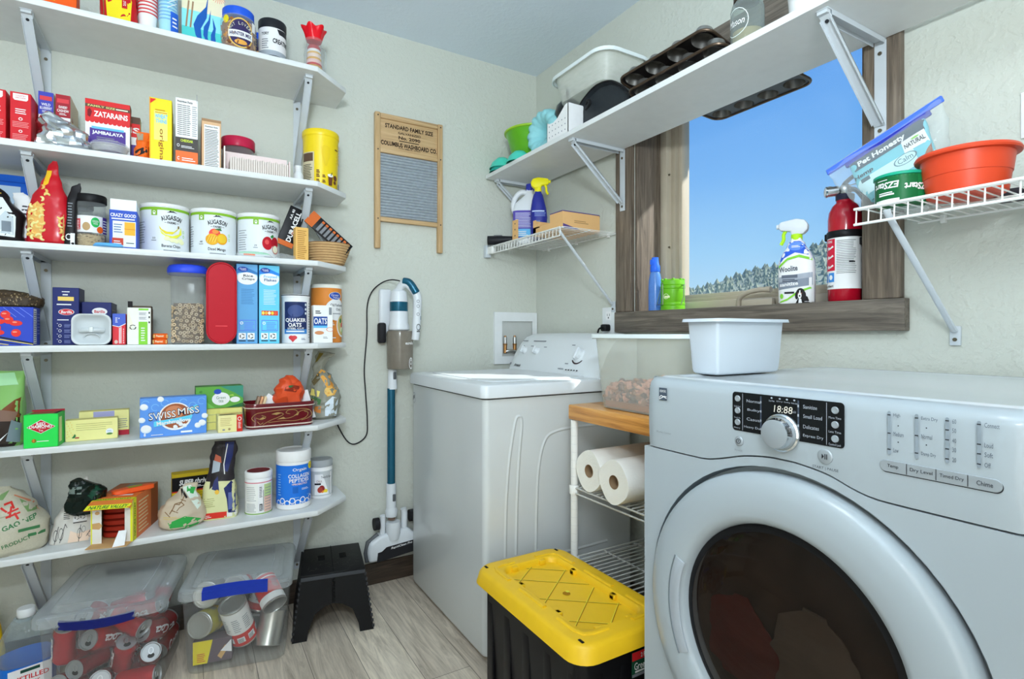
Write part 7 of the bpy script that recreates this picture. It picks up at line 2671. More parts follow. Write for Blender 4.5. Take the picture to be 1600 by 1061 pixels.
for a, b, rr_, h_ in ((.15, .16, .05, .1), (.26, .18, .05, .11), (.64, .16, .05, .1), (.72, .22, .04, .06), (.86, .12, .05, .05)):
    p.ring(a, b, rr_, h_ * .9, .12, INK, 1, 14)
for pts in ([(.13, .02), (.2, .3)], [(.24, .04), (.34, .34), (.38, .28)], [(.62, .02), (.66, .3)], [(.78, .1), (.92, .26)]):
    p.line(pts, .0014, INK, 1)
solo('flour_bag', 'white printed flour bag with a pointed top on the lowest shelf', 'flour bag', s, (-1.868, -.192, S6 + .0003))
s = MB(); sack(s, [(0, .06, .04, 0, 0, 2.6), (.02, .085, .06, .0, 0, 2.4), (.06, .10, .07, .01, 0, 2.2), (.088, .075, .05, .0, 0, 2.2), (.104, .03, .03, -.015, 0, 2.2)], P(16, 26, 22, .15), 40, 5, .009, 26, 86)
s.sharp = 20
p = Proj(s, -.05, .06, 0, .104); p.rect(.12, .66, .42, .86, P(110, 122, 116, .3), 0); p.poly([(.55, .6), (.8, .9), (.9, .55), (.7, .4)], P(24, 60, 44, .2), 0)
solo('black_bag', 'shiny dark green and black bag slumped behind the flour bag', 'bag', s, (-1.838, -.245, S6 + .088))

# opened orange carton lying with its torn end to the room
ob = thing('opened_carton', 'torn open orange and yellow carton on the lowest shelf, packets inside', 'food box', (-1.735, -.205, S6 + .0006), rad(-16))
OC = P(196, 104, 50, .5); LIMY = P(206, 206, 44, .5)
cw, cdp, ch = .112, .205, .132
s = MB()
s.bx(-cw / 2, cw / 2, -cdp / 2, cdp / 2, 0, .0015, KRAFT); s.bx(-cw / 2, cw / 2, -cdp / 2, cdp / 2, ch - .0015, ch, OC)
s.bx(-cw / 2, -cw / 2 + .0015, -cdp / 2, cdp / 2, .0015, ch - .0015, KRAFT); s.bx(cw / 2 - .0015, cw / 2, -cdp / 2, cdp / 2, .0015, ch - .0015, OC); s.bx(-cw / 2, cw / 2, cdp / 2 - .0015, cdp / 2, .0015, ch - .0015, KRAFT)
tp = Flat(s, (-cw / 2, -cdp / 2, ch), (cw, 0, 0), (0, cdp, 0))
tp.rect(0, 0, 1, .10, LIMY, 0); tp.txt('NATURE VALLEY', .5, .05, .9, .05, P(60, 110, 50, .5), 1, bold=.03); tp.rect(0, .10, 1, .2, P(214, 110, 50, .5), 0); tp.lines(.35, .22, .85, .28, 1, PURE, 1, 1); tp.rect(0, .4, 1, 1, P(150, 92, 60, .5), 0); tp.poly([(.3, .55), (.7, .5), (.8, .9), (.3, .95)], P(110, 120, 110, .5), 1); tp.ell(.25, .55, .2, .1, P(190, 70, 50, .5), 1)
rs_ = Flat(s, (cw / 2, -cdp / 2, 0), (0, cdp, 0), (0, 0, ch))
rs_.rect(0, 0, .12, 1, LIMY, 0); rs_.txt('NATURE VALLEY', .06, .5, .8, .05, P(60, 110, 50, .5), 1, rot=90, bold=.03); rs_.rect(.12, 0, .7, 1, P(206, 116, 70, .5), 0); rs_.rect(.7, 0, 1, 1, P(150, 86, 56, .5), 0); rs_.lines(.2, .1, .6, .9, 9, P(236, 190, 150, .5), 1, .4)
s.build('carton', ob)
s = MB()
def flapp(x0, y0, x1, y1):
    s.add([(x0, y0, .004), (x1, y1, .004), (x1, y1, ch - .004), (x0, y0, ch - .004)], [(0, 1, 2, 3)], P(214, 212, 206, .6))
s.bx(-cw / 2 - .001, -cw / 2 + .028, -cdp / 2 - .0018, -cdp / 2 - .0004, .001, ch - .004, P(210, 208, 202, .6)); s.bx(cw / 2 - .022, cw / 2, -cdp / 2 - .0018, -cdp / 2 - .0004, .001, ch - .004, P(206, 204, 198, .6))
ff = Flat(s, (-cw / 2, -cdp / 2 - .0018, 0), (cw, 0, 0), (0, 0, ch))
ff.poly([(.01, .36), (.2, .34), (.27, .42), (.2, .50), (.02, .48)], KRAFT, 0); ff.ell(.15, .72, .06, .04, KRAFT, 0, 9); ff.ell(.14, .86, .05, .035, P(120, 90, 60, .7), 0, 9); ff.rect(0, 0, .03, 1, LIMY, 0); ff.rect(.94, 0, 1, 1, LIMY, 0); ff.poly([(.86, .98), (.94, .98), (.94, .78), (.88, .8)], KRAFT, 0)
s.build('side_flap', ob)
s = MB()
s.add([(-cw / 2, -cdp / 2, ch), (cw / 2, -cdp / 2, ch), (cw / 2 + .006, -cdp / 2 - .032, ch - .016), (-cw / 2 - .006, -cdp / 2 - .034, ch - .018),
       (-cw / 2, -cdp / 2, ch - .0015), (cw / 2, -cdp / 2, ch - .0015), (cw / 2 + .006, -cdp / 2 - .032, ch - .0175), (-cw / 2 - .006, -cdp / 2 - .034, ch - .0195)], [(0, 1, 2, 3), (7, 6, 5, 4), (0, 4, 5, 1), (1, 5, 6, 2), (2, 6, 7, 3), (3, 7, 4, 0)], P(196, 110, 50, .5))
fl2 = Flat(s, (-cw / 2 - .006, -cdp / 2 - .034, ch - .018), (cw + .010, 0, 0), V((.006, .034, .018)))
fl2.rect(.0, .0, .97, .5, LIMY, 1); fl2.txt('NATURE VALLEY', .5, .25, .84, .36, P(60, 110, 50, .5), 2, bold=.03)
s.build('top_flap', ob)
s = MB()
s.bx(-cw / 2 + .002, cw / 2 - .002, -cdp / 2 - .045, -cdp / 2, .0002, .0016, KRAFT)
s.build('bottom_flap', ob)
s = MB(); s.add([(.018, -.150, .002), (.046, -.138, .002), (.044, -.118, .040), (.026, -.126, .042), (.018, -.149, .003), (.046, -.137, .003), (.044, -.117, .041), (.026, -.125, .043)], [(0, 1, 2, 3), (7, 6, 5, 4), (0, 4, 5, 1), (1, 5, 6, 2), (2, 6, 7, 3), (3, 7, 4, 0)], PURE); s.build('torn_piece', ob)
c_, s_ = cos(rad(-16)), sin(rad(-16))
o = None
for k in range(5):
    s = MB(); sack(s, [(0, .085, .10, 0, 0, 3), (.003, .10, .155, 0, 0, 4), (.015, .10, .155, 0, 0, 4), (.018, .085, .12, 0, 0, 3)], P(150, 44, 30, .4), 28, 3, .002, 40, 90 + k)
    q = V((-.002, .012, 0)); lo = (-1.735 + q.x * c_ - q.y * s_, -.205 + q.x * s_ + q.y * c_, S6 + .0030 + .0192 * k)
    solo('bar_packet', ['lowest', 'second lowest', 'middle', 'second highest', 'topmost'][k] + ' dark red packet in the stack inside the torn carton', 'snack packet', s, lo, rad(-16), 'packets inside the torn carton')
s = MB(); sack(s, [(0, .10, .034, 0, 0, 5), (.003, .115, .040, 0, 0, 5), (.012, .115, .036, 0, 0, 4), (.015, .10, .03, 0, 0, 4)], P(232, 84, 36, .4), 32, 4, .002, 40, 97)
fT = Flat(s, (-.05, -.017, .0155), (.10, 0, 0), (0, .034, 0)); fT.rect(.35, .3, .75, .75, P(120, 160, 60, .5), 0)
solo('bar_packet', 'orange sachet lying on top of the torn carton', 'snack packet', s, (-1.715, -.225, S6 + ch + .0012), rad(24))

BEI = mk('beige_bag', (206, 190, 166), 0.5, 0, .05, 20)
GRN = P(50, 150, 70, .3)
s = MB(); sack(s, [(0, .10, .09, 0, 0, 2.6), (.014, .135, .12, 0, 0, 2.6), (.045, .138, .115, 0, 0, 2.4), (.09, .10, .08, .004, 0, 2.2), (.115, .05, .03, .018, 0, 2.3), (.135, .035, .01, .026, 0, 2.6)], BEI, 44, 6, .007, 22, 91)
p = Proj(s, -.069, .069, 0, .135)
p.poly([(.16, .22), (.5, .34), (.86, .18), (.8, .02), (.5, .0), (.22, .04)], GRN, 0); p.poly([(.5, .96), (.68, .98), (.78, .82), (.9, .5), (.78, .42), (.66, .64), (.58, .8)], P(196, 206, 194, .2), 0); p.poly([(.6, .96), (.78, .92), (.72, .78), (.58, .84)], GRN, 1)
BR = P(120, 90, 60, .6)
for pts in ([(.2, .42), (.32, .62), (.40, .60), (.52, .78)], [(.32, .62), (.44, .66), (.50, .58), (.40, .54), (.34, .48)], [(.24, .50), (.36, .44)], [(.44, .72), (.54, .66)], [(.12, .46), (.2, .36)]):
    p.line(pts, .0022, BR, 1)
p.lines(.08, .30, .4, .38, 2, P(190, 170, 110, .6), 1)
p.line([(.44, 1), (.56, .74)], .006, P(40, 34, 32, .5), 2)
solo('grain_bag', 'beige and green knotted bag in the middle of the lowest shelf', 'bag', s, (-1.580, -.226, S6), rad(8))

SY = P(206, 178, 30, .45)
s = Carton(.122, .05, .150, SY)
F = s.F
F.rect(0, .92, 1, 1, P(180, 156, 30, .5), 0); F.rect(0, .60, 1, .92, P(18, 18, 20, .45), 0); F.rect(0, .57, 1, .60, P(190, 50, 40, .5), 0)
F.txt('SUPER', .36, .79, .36, .13, PURE, 1, bold=.04, shear=.2); F.txt('thrive', .76, .80, .38, .13, PURE, 1, bold=.02, shear=.3); F.lines(.2, .66, .86, .71, 2, PURE, 1, .5)
F.ring(.74, .42, .06, .05, .3, P(120, 110, 30, .5), 0); F.ring(.86, .44, .06, .05, .3, P(120, 110, 30, .5), 0); F.poly([(.5, .30), (.62, .32), (.84, .28), (.72, .2), (.56, .2)], P(60, 90, 150, .5), 0); F.line([(.0, .5), (1, .52)], .002, P(150, 130, 30, .5), 0)
s.place('plant_food_box', 'yellow and black plant food box at the back of the lowest shelf', 'box', -1.552, -.125, S6, rad(4))

s = MB(); sack(s, [(0, .11, .07, 0, 0, 4), (.010, .116, .078, 0, 0, 3.6), (.09, .108, .07, .0, 0, 3), (.15, .08, .045, .004, 0, 2.8), (.20, .078, .025, .010, 0, 2.8), (.24, .080, .014, .014, 0, 3), (.266, .066, .006, .018, 0, 3)], P(196, 196, 148, .4), 44, 6, .005, 20, 95, lambda z: P(44, 40, 44, .35) if z > .125 else P(196, 196, 148, .4))
s.sharp = 25
p = Proj(s, -.058, .058, 0, .266)
MN = P(36, 44, 92, .35); MK = P(34, 30, 32, .35)
p.poly([(.24, .40), (.42, .48), (.56, .52), (.60, .98), (.36, .98)], MK, 0); p.poly([(.30, .60), (.50, .62), (.54, .76), (.34, .76)], P(150, 160, 170, .35), 1); p.poly([(.36, .76), (.56, .72), (.54, .80), (.40, .84)], P(170, 84, 60, .4), 2)
p.poly([(.66, .98), (.90, .98), (.86, .80), (.72, .60), (.62, .62), (.68, .78)], MN, 0); p.poly([(.62, .40), (.82, .48), (.98, .38), (1, .06), (.74, .08), (.70, .26)], MN, 0); p.poly([(.30, .40), (.50, .36), (.46, .56), (.36, .50)], MN, 1)
p.rect(.74, .12, .94, .34, P(90, 100, 150, .4), 1); p.rect(0, .02, .70, .10, P(200, 52, 40, .4), 0); p.rect(.70, .02, .98, .09, P(214, 212, 206, .4), 0); p.lines(.06, .04, .3, .08, 2, PURE, 1); p.lines(.08, .18, .4, .30, 5, P(150, 150, 100, .5), 0, .3); p.ell(.44, .36, .06, .03, P(214, 170, 60, .5), 2, 8)
p.line([(.72, .96), (.62, .70), (.64, .58)], .003, P(206, 206, 206, .4), 2)
solo('milk_powder_bag', 'tall dark blue and pale green milk powder bag on the lowest shelf', 'bag', s, (-1.467, -.195, S6 + .0003), rad(-4))

def tubcan(name, label, cat, cx, cy, R, H, body, lidm, top, fn, lidh=.022):
    t = thing(name, label, cat, (cx, cy, S6 + .0004))
    s = MB(); s.lathe([(R * .94, 0), (R * .985, .004), (R * .985, H - lidh - .004), (R * .93, H - lidh)], body, 44); c = Can(s, R * .987, .004, H - lidh - .004); fn(c); s.build('tub', t)
    s = MB(); s.lathe([(R, H - lidh), (R * 1.01, H - lidh + .002), (R * 1.01, H - .004), (R * .97, H), (R * .84, H), (R * .82, H - .002), (.0001, H - .002)], lidm, 44, None, True, True, [lidm] * 4 + [top] * 2); s.build('lid', t)


def wt(c):
    c.rect(-180, .0, 180, .03, P(120, 160, 70, .5), 0); c.rect(-180, .9, 180, .93, P(196, 120, 130, .5), 0); c.rect(-66, .04, -8, .88, P(214, 216, 210, .5), 0); c.lines(-62, .40, -14, .84, 8, GREYINK, 1, .2); c.lines(-62, .08, -14, .34, 7, GREYINK, 1, .3)
    c.rect(-4, .08, 12, .86, P(226, 226, 222, .5), 0); c.lines(-2, .5, 10, .82, 7, INK, 1, .4); c.rect(-2, .1, 10, .3, INK, 1); c.lines(0, .12, 8, .28, 7, PURE, 2, .5); c.rect(14, .1, 16, .7, INK, 1); c.rect(18, .05, 60, .5, P(206, 170, 150, .5), 0); c.rect(18, .5, 60, .86, P(170, 190, 130, .5), 0); c.lines(22, .1, 56, .82, 9, GREYINK, 1, .2)


tubcan('powder_tub', 'small white tub with a dark red disc on its lid, lowest shelf', 'tub', -1.343, -.212, .0455, .152, P(222, 222, 218, .45), P(224, 224, 220, .45), P(110, 34, 40, .5), wt)


def org(c):
    OB = P(36, 108, 200, .4)
    c.rect(-180, .10, 180, .95, OB, 0); c.ell(58, .90, 13, .085, YELLOW, 2, 16); c.lines(52, .87, 64, .93, 2, P(150, 110, 20, .5), 3)
    for i in range(9):
        a = -64 + 17 * i
        c.ring(a, .13 + .05 * (i % 2), 9.5, .068, .28, PURE, 2, 20)
    c.rect(-180, .0, 180, .085, PURE, 1)
    c.txt('Orgain', 12, .845, 48, .085, PURE, 2, bold=.012); c.txt('COLLAGEN', 12, .715, 76, .085, PURE, 2, bold=.02); c.txt('PEPTIDES', 12, .615, 70, .085, PURE, 2, bold=.02); c.txt('+PROBIOTICS', 12, .535, 54, .045, P(226, 190, 180, .5), 2, bold=.02)
    c.lines(18, .40, 46, .45, 2, PURE, 2, .35); c.lines(-20, .24, 10, .26, 1, P(150, 190, 230, .5), 2); c.lines(40, .26, 56, .28, 1, P(150, 190, 230, .5), 2); c.rect(-12, .34, 6, .48, P(30, 92, 176, .4), 2)
    c.lines(-66, .3, -52, .8, 9, P(130, 176, 226, .4), 2, .3)


tubcan('powder_tub', 'large blue and white supplement tub on the right of the lowest shelf', 'tub', -1.221, -.196, .0615, .213, P(234, 236, 238, .4), P(232, 235, 238, .4), P(232, 235, 238, .4), org, .038)


def frt(c):
    c.rect(-180, .06, 180, .9, P(176, 180, 182, .3), 0); c.poly([(-40, .1), (30, .1), (-2, .8), (-40, .8)], P(216, 218, 220, .4), 1); c.txt('ORA', -18, .56, 26, .09, P(150, 120, 110, .5), 2); c.txt('Twist & Sale', 16, .70, 50, .08, INK, 2); c.rect(-40, .44, -10, .5, INK, 2)
    c.ell(-6, .30, 14, .12, P(130, 40, 40, .5), 2); c.ell(-14, .27, 12, .10, P(160, 60, 50, .5), 3); c.poly([(0, .18), (20, .16), (24, .24), (10, .30)], P(230, 190, 60, .5), 3); c.poly([(-20, .2), (0, .16), (6, .26)], P(220, 130, 50, .5), 3); c.rect(40, .1, 48, .85, PURE, 1)


tubcan('powder_tub', 'silver and white tub with a grey lid at the right end of the lowest shelf', 'tub', -1.108, -.120, .0455, .148, P(226, 228, 230, .4), P(150, 154, 156, .4), P(150, 154, 156, .4), frt, .026)

# ================================================================ things on the board shelf over the window
ZT = 1.878
RW = rad(-90)
TURQ = P(72, 190, 170, .4)
TURQD = P(50, 160, 146, .4)
def melbowl(label, x, y, z, tilt, mat):
    s = MB(); s.lathe([(r * .84, z) for r, z in ((.02, 0), (.030, .002), (.058, .024), (.072, .050), (.074, .051), (.074, .053), (.070, .051), (.055, .026), (.028, .006), (.0001, .005))], mat, 40)
    return solo('small_bowl', label, 'bowl', s, (x, y, z), tilt, 'turquoise bowls at the corner of the window shelf')
melbowl('lowest turquoise bowl, upside down at the far end of the window shelf', -.258, -.092, ZT + .0535, (pi, 0, 0), TURQD)
melbowl('turquoise bowl stacked upside down on the far lower one', -.258, -.092, ZT + .0715, (pi, 0, 0), TURQ)
melbowl('turquoise bowl upside down in front of the green mixing bowl', -.264, -.262, ZT + .0535, (pi, 0, 0), TURQ)

GB2 = mk('lime_bowl', (98, 178, 34), 0.28, 0, .04, coat=.2)
GB3 = mk('lime_bowl_rim', (160, 206, 50), 0.3, 0, .03)
s = MB()
s.lathe([(r * .88, z) for r, z in ((.045, 0), (.052, .002), (.088, .030), (.116, .080), (.138, .150), (.146, .168), (.154, .170), (.156, .176), (.150, .180), (.142, .178), (.134, .150), (.11, .075), (.08, .030), (.0001, .012))], GB2, 56, None, True, True,
        [GB2] * 5 + [GB3] * 4 + [GB3] * 5)
solo('mixing_bowl', 'large lime green mixing bowl at the far end of the window shelf', 'bowl', s, (-.148, -.195, ZT + .001), (rad(0), 0, 0))

AQ = mk('aqua_silicone', (150, 214, 220), 0.5, 0, .03)
ap = thing('cake_mould', 'pale aqua fluted cake mould standing on edge beside the green bowl', 'cake mould', (-.200, -.380, ZT + .110), (rad(90), 0, rad(96)))
s = MB()
rs = []
for r, z in ((.097, .030), (.095, .028), (.094, .0), (.085, -.026), (.068, -.036), (.05, -.030), (.036, -.004), (.030, .024), (.024, .026), (.028, .0), (.044, -.026), (.066, -.031), (.082, -.022), (.090, .0), (.092, .026)):
    rr = []
    for j in range(96):
        a = 2 * pi * j / 96
        fl = abs(sin(7 * a + .6 + r * 8)) if z < .02 else 0
        k = r * (1 - .075 * (1 - fl) * (1 if r > .04 else 0)) if z < .02 else r
        rr.append((k * cos(a), k * sin(a), z + .006 * (1 - fl) * (1 if .04 < r < .09 else 0)))
    rs.append([(a_ * 1.13, b_ * 1.13, c_ * 1.13) for a_, b_, c_ in rr])
s.rings(rs, AQ, False, False)
s.sharp = 70
s.build('mould', ap)

s = MB()                                         # white pierced basket with a dipped front
BW = P(222, 226, 236, .4)
bs = thing('pierced_basket', 'small white pierced plastic basket with a dipped front edge on the window shelf', 'basket', (-.256, -.602, ZT + .0005), RW)
def bwall(pts_top, x0, y0, x1, y1, t=.0025):
    n = len(pts_top)
    for i in range(n - 1):
        a0, h0 = pts_top[i]; a1, h1 = pts_top[i + 1]
        p0 = V((x0 + (x1 - x0) * a0, y0 + (y1 - y0) * a0, 0)); p1 = V((x0 + (x1 - x0) * a1, y0 + (y1 - y0) * a1, 0))
        nn = V((-(y1 - y0), x1 - x0, 0)).normalized() * t
        s.add([p0, p1, p1 + V((0, 0, h1)), p0 + V((0, 0, h0)), p0 + nn, p1 + nn, p1 + nn + V((0, 0, h1)), p0 + nn + V((0, 0, h0))],
              [(0, 1, 2, 3), (7, 6, 5, 4), (3, 2, 6, 7)] + ([(0, 3, 7, 4)] if i == 0 else []) + ([(1, 5, 6, 2)] if i == n - 2 else []), BW)
dip = [(0, .085), (.1, .078), (.3, .075), (.5, .083), (.7, .102), (.85, .118), (1, .122)]
bwall(dip, -.072, -.04, .072, -.04); bwall([(0, .122), (1, .122)], .072, -.04, .072, .04); bwall([(0, .122), (1, .085)], .072, .04, -.072, .04); bwall([(0, .085), (1, .085)], -.072, .04, -.072, -.04)
s.bx(-.072, .072, -.04, .04, 0, .003, BW)
f = Flat(s, (-.072, -.04, 0), (.144, 0, 0), (0, 0, .11))
HD = P(90, 94, 110, .6)
for i in range(6):
    for b in (.2, .4, .6):
        f.ell(.12 + .15 * i, b, .016, .028, HD, 0, 8)
s.build('basket', bs)

GLZ = mk('black_glaze', (14, 14, 16), 0.06, 0, .2, coat=.6)
kt = thing('black_teapot', 'glossy black ornament with a pointed top behind the pierced basket', 'ornament', (-.150, -.482, ZT + .001), RW)
kt.scale = (1.12, 1.12, 1.16)
s = MB(); s.lathe([(.03, 0), (.05, .01), (.06, .04), (.056, .075), (.042, .10), (.05, .118), (.056, .145), (.048, .175), (.030, .195), (.012, .206), (.010, .212), (.004, .232), (.0001, .238)], GLZ, 36); s.build('body', kt)
s = MB(); s.tube(spline([(-.05, -.01, .118), (-.072, -.02, .135), (-.068, -.02, .165), (-.048, -.01, .172)], 6), .008, GLZ, 10); s.tube(spline([(.03, -.03, .19), (.042, -.036, .205), (.038, -.034, .214)], 5), .006, GLZ, 8); s.build('handle', kt)

LEA = mk('black_cooler_cloth', (30, 36, 42), 0.45, 0, .2, 30, .4, 24, .006)
bg_ = thing('black_bag', 'soft black cloth bag with a round top on the window shelf', 'bag', (-.135, -.795, ZT + .0005), RW)
s = MB()
q = spline([(-.118, 0, 0), (-.122, .08, 0), (-.112, .128, 0), (-.085, .152, 0), (-.03, .172, 0), (.035, .160, 0), (.085, .120, 0), (.120, .075, 0), (.128, .03, 0), (.122, 0, 0)], 6)
sh = [(p.x * 1.20, p.y * .95) for p in q]
rs = []
for y, k in ((-.085, .93), (-.098, .975), (-.092, 1), (.085, 1), (.098, .975), (.085, .93)):
    rs.append([V((x * k, y + .006 * mnoise.noise(V((x * 30, z * 30, y)))* (1 if k < 1 else 0), z * k + (1 - k) * .01)) for x, z in sh])
s.rings(rs, LEA); s.sharp = 30
s.build('body', bg_)
s = MB()
for y in (-.094, .094):
    s.tube([(x * 1.0, y, z + .002) for x, z in sh[4:-3]], .004, BLACK, 8)
s.build('piping', bg_)
s = MB(); s.tube(spline([(-.092, -.096, .118), (-.070, -.104, .122), (-.056, -.104, .112), (-.066, -.104, .098), (-.090, -.098, .096)], 5), .005, BLACK, 8); s.build('strap_tab', bg_)

s = MB(); tub(s, .30, .20, .34, .235, 0, .105, .05, FROST, .0025, .012, .012)
s.rings([[(x, y, z) for x, y in rrect(.34 + k, .235 + k, .07, 6)] for z, k in ((.094, .026), (.094, .032), (.108, .031), (.108, .0), (.094, .026))], P(206, 216, 218, .4), False, False)
solo('frosted_tub', 'open frosted plastic tub resting behind and above the black bag', 'tub', s, (-.14, -.672, ZT + .171), RW)

PANM = mk('dark_bakeware', (56, 52, 50), 0.3, .75, .25, 20)
CUPM = mk('bakeware_cup', (150, 148, 144), 0.3, .8, .2, 30)
PANR = mk('bakeware_rim', (92, 76, 62), 0.35, .7, .2, 30)
def muffin(label, n, loc, rot, w_=.40, d_=.27, grp='dark muffin tins on the window shelf', tilt=0):
    """sheet with cups hanging below; origin at its centre"""
    s = MB()
    xs_ = [(-w_ / 2 + w_ / n[0] * (i + .5), -d_ / 2 + d_ / n[1] * (j + .5)) for i in range(n[0]) for j in range(n[1])]
    R = min(.034, d_ / n[1] * .44)
    s.plate(rrect(w_, d_, .035, 6), [[(x + R * cos(2 * pi * k / 24), y + R * sin(2 * pi * k / 24)) for k in range(24)] for x, y in xs_], -.0006, .0006, PANM)
    s.tube([(x, y, .001) for x, y in rrect(w_, d_, .035, 6)], .0045, PANR, 8, True)
    for x, y in xs_:
        s.lathe([(R, .0006), (R * .95, -.006), (R * .74, -.032), (.0001, -.0325)], CUPM, 24, Mx.Translation((x, y, 0)), False, False)
    o = solo('muffin_tin', label, 'muffin tin', s, loc, rot, grp)
    o.rotation_mode = 'QUATERNION'
    o.rotation_quaternion = (Mx.Rotation(rad(tilt), 3, 'Y') @ Mx.Rotation(rad(90), 3, 'Z') @ Mx.Rotation(pi, 3, 'X')).to_quaternion()
    return o
# local x of the pans runs along the shelf
muffin('lower dark muffin tin lying upside down at the front of the window shelf', (4, 3), (-.165, -1.175, ZT + .026), (pi, rad(0), rad(90)), .38, .24, tilt=9)
muffin('dark muffin tin pushed back past the shelf edge toward the window glass', (4, 3), (-.005, -1.23, ZT + .010), (pi, 0, rad(90)), .36, .22, tilt=3)
muffin('upper dark muffin tin upside down and tilted on the other tin, its cups upward', (4, 3), (-.170, -1.135, ZT + .074), (pi, rad(0), rad(90)), .38, .24, tilt=14)

JG = clear('glass_jar', (196, 206, 204), 0.16, 0.04, (214, 220, 216), .5)
jr = thing('mason_jar', 'glass mason jar half full of pale grain on the window shelf', 'jar', (-.235, -1.418, ZT + .0005), RW)
s = MB(); s.lathe([(.036, 0), (.043, .006), (.044, .02), (.044, .112), (.040, .128), (.033, .136), (.033, .158)], JG, 40)
c = Can(s, .0443, .02, .112, 0)
c.txt('Mason', -6, .55, 66, .2, P(214, 222, 220, .2), 1, shear=.3); c.ring(-6, .55, 46, .42, .05, P(200, 208, 206, .2), 0)
s.sharp = 60; s.build('jar', jr)
s = MB(); s.lathe([(.0345, .138), (.036, .139), (.036, .157), (.034, .159), (.0001, .1595)], PANR, 36); s.build('lid', jr)
s = MB(); s.lathe([(.038, .004), (.0415, .01), (.0415, .050), (.0001, .054)], P(176, 160, 122, .8), 32); s.build('contents', jr)
s = Carton(.07, .06, .060, P(40, 96, 200, .4)); s.F.line([(.5, .3), (.5, .7)], .003, PURE, 0); s.F.line([(.5, .45), (.6, .55)], .003, PURE, 0)
s.place('blue_box', 'small blue box behind the mason jar on the window shelf', 'box', 0, 0, 0)
o = COL.objects['blue_box']; o.location = (-.10, -1.46, ZT + .0005); o.rotation_euler = (0, 0, RW)
s = MB(); s.lathe([(.05, 0), (.06, .004), (.066, .08), (.062, .10), (.045, .12), (.04, .125), (.0001, .126)], P(226, 232, 238, .3), 40)
solo('white_jar', 'white rounded container at the right end of the window shelf, near the frame top', 'jar', s, (-.215, -1.60, ZT + .0005), RW)

# ================================================================ on the corner wire shelf
ZW = 1.529
s = MB()
BT = P(30, 30, 33, .4)
s.tube([(0, 0, 0), (.05, 0, 0), (.12, 0, .004)], [.022, .022, .014], BT, 20); s.lathe([(.0225, -.001), (.018, -.001), (.017, .03)], HOLE, 20, Mx.Rotation(rad(90), 4, 'Y'), False, True)
s.bx(.03, .07, -.012, .012, .018, .0235, P(90, 92, 96, .4), .002)
solo('vacuum_nozzle', 'black vacuum nozzle lying at the far end of the corner wire shelf', 'nozzle', s, (-.315, -.055, ZW + .0235), rad(-38))
s = MB(); s.tube([(0, 0, 0), (.03, 0, 0)], .022, BT, 20); s.lathe([(.0225, -.001), (.017, -.001), (.016, .02)], HOLE, 20, Mx.Rotation(rad(90), 4, 'Y'), False, True); s.tube([(.03, 0, 0), (.09, 0, 0)], [.019, .015], BT, 16)
solo('vacuum_nozzle', 'second black nozzle lying behind the first one beside the white jug', 'nozzle', s, (-.16, -.050, ZW + .0235), rad(-20))

PUR = P(84, 74, 160, .4)
jg2 = thing('detergent_jug', 'white handled jug with a purple label on the corner wire shelf', 'jug', (-.175, -.163, ZW + .001), rad(-34))
s = MB()
WJ = mk('jug_white', (228, 232, 238), 0.35, 0, .015)
rs = []
for z, w_, d_, cx in ((0, .098, .070, 0), (.005, .108, .08, 0), (.16, .110, .082, 0), (.19, .104, .076, .004), (.21, .080, .06, .014), (.232, .048, .046, .024), (.245, .036, .036, .026), (.262, .034, .034, .026)):
    rs.append([(x, y, z) for x, y in sell(w_, d_, 3.2, 40, cx, 0)])
s.rings(rs, WJ)
s.tube(spline([(.014, 0, .243), (-.012, 0, .250), (-.038, 0, .232), (-.052, 0, .20), (-.052, 0, .17), (-.044, 0, .150)], 7), .0125, WJ, 12)
s.build('jug', jg2)
s = MB(); pj_mb = MB(); pj_mb.rings(rs, WJ)
s.rings([[(x, y, z) for x, y in sell(.1115, .0835, 3.2, 40)] for z in (.022, .155)], PUR, False, False)
f = Flat(s, (-.050, -.0418, .022), (.10, 0, 0), (0, 0, .133)); f.lines(.08, .40, .9, .94, 10, P(190, 190, 226, .5), 0, .4, 3); f.rect(.12, .06, .8, .34, SKY, 0); f.lines(.18, .1, .7, .3, 3, PURE, 1)
s.build('label', jg2)
s = MB(); s.lathe([(.019, .255), (.0195, .257), (.0195, .284), (.0175, .287), (.0001, .287)], P(48, 56, 150, .35), 28, Mx.Translation((.026, 0, 0))); s.build('cap', jg2)

sp = thing('spray_bottle', 'dark blue spray bottle with a yellow trigger head on the corner wire shelf', 'spray bottle', (-.185, -.300, ZW + .001), rad(-34))
DBL = P(40, 46, 130, .3)
YSP = P(242, 206, 28, .4)
s = MB()
rs = []
for z, w_, d_, cx in ((0, .062, .05, .0), (.006, .070, .056, 0), (.05, .070, .056, 0), (.10, .078, .060, .002), (.14, .072, .054, 0), (.18, .056, .046, -.002), (.205, .042, .038, -.002), (.214, .030, .030, -.002), (.226, .028, .028, -.002)):
    rs.append([(x, y, z) for x, y in sell(w_, d_, 2.8, 36, cx, 0)])
s.rings(rs, DBL)
p = Proj(s, -.036, .036, 0, .2); p.lines(.25, .52, .95, .62, 3, P(130, 150, 206, .4), 0, .35, 2, .05); p.lines(.1, .62, .9, .68, 1, P(170, 186, 226, .4), 0, .5); p.rect(.25, .1, .6, .42, P(90, 110, 150, .4), 0)
s.build('bottle', sp)


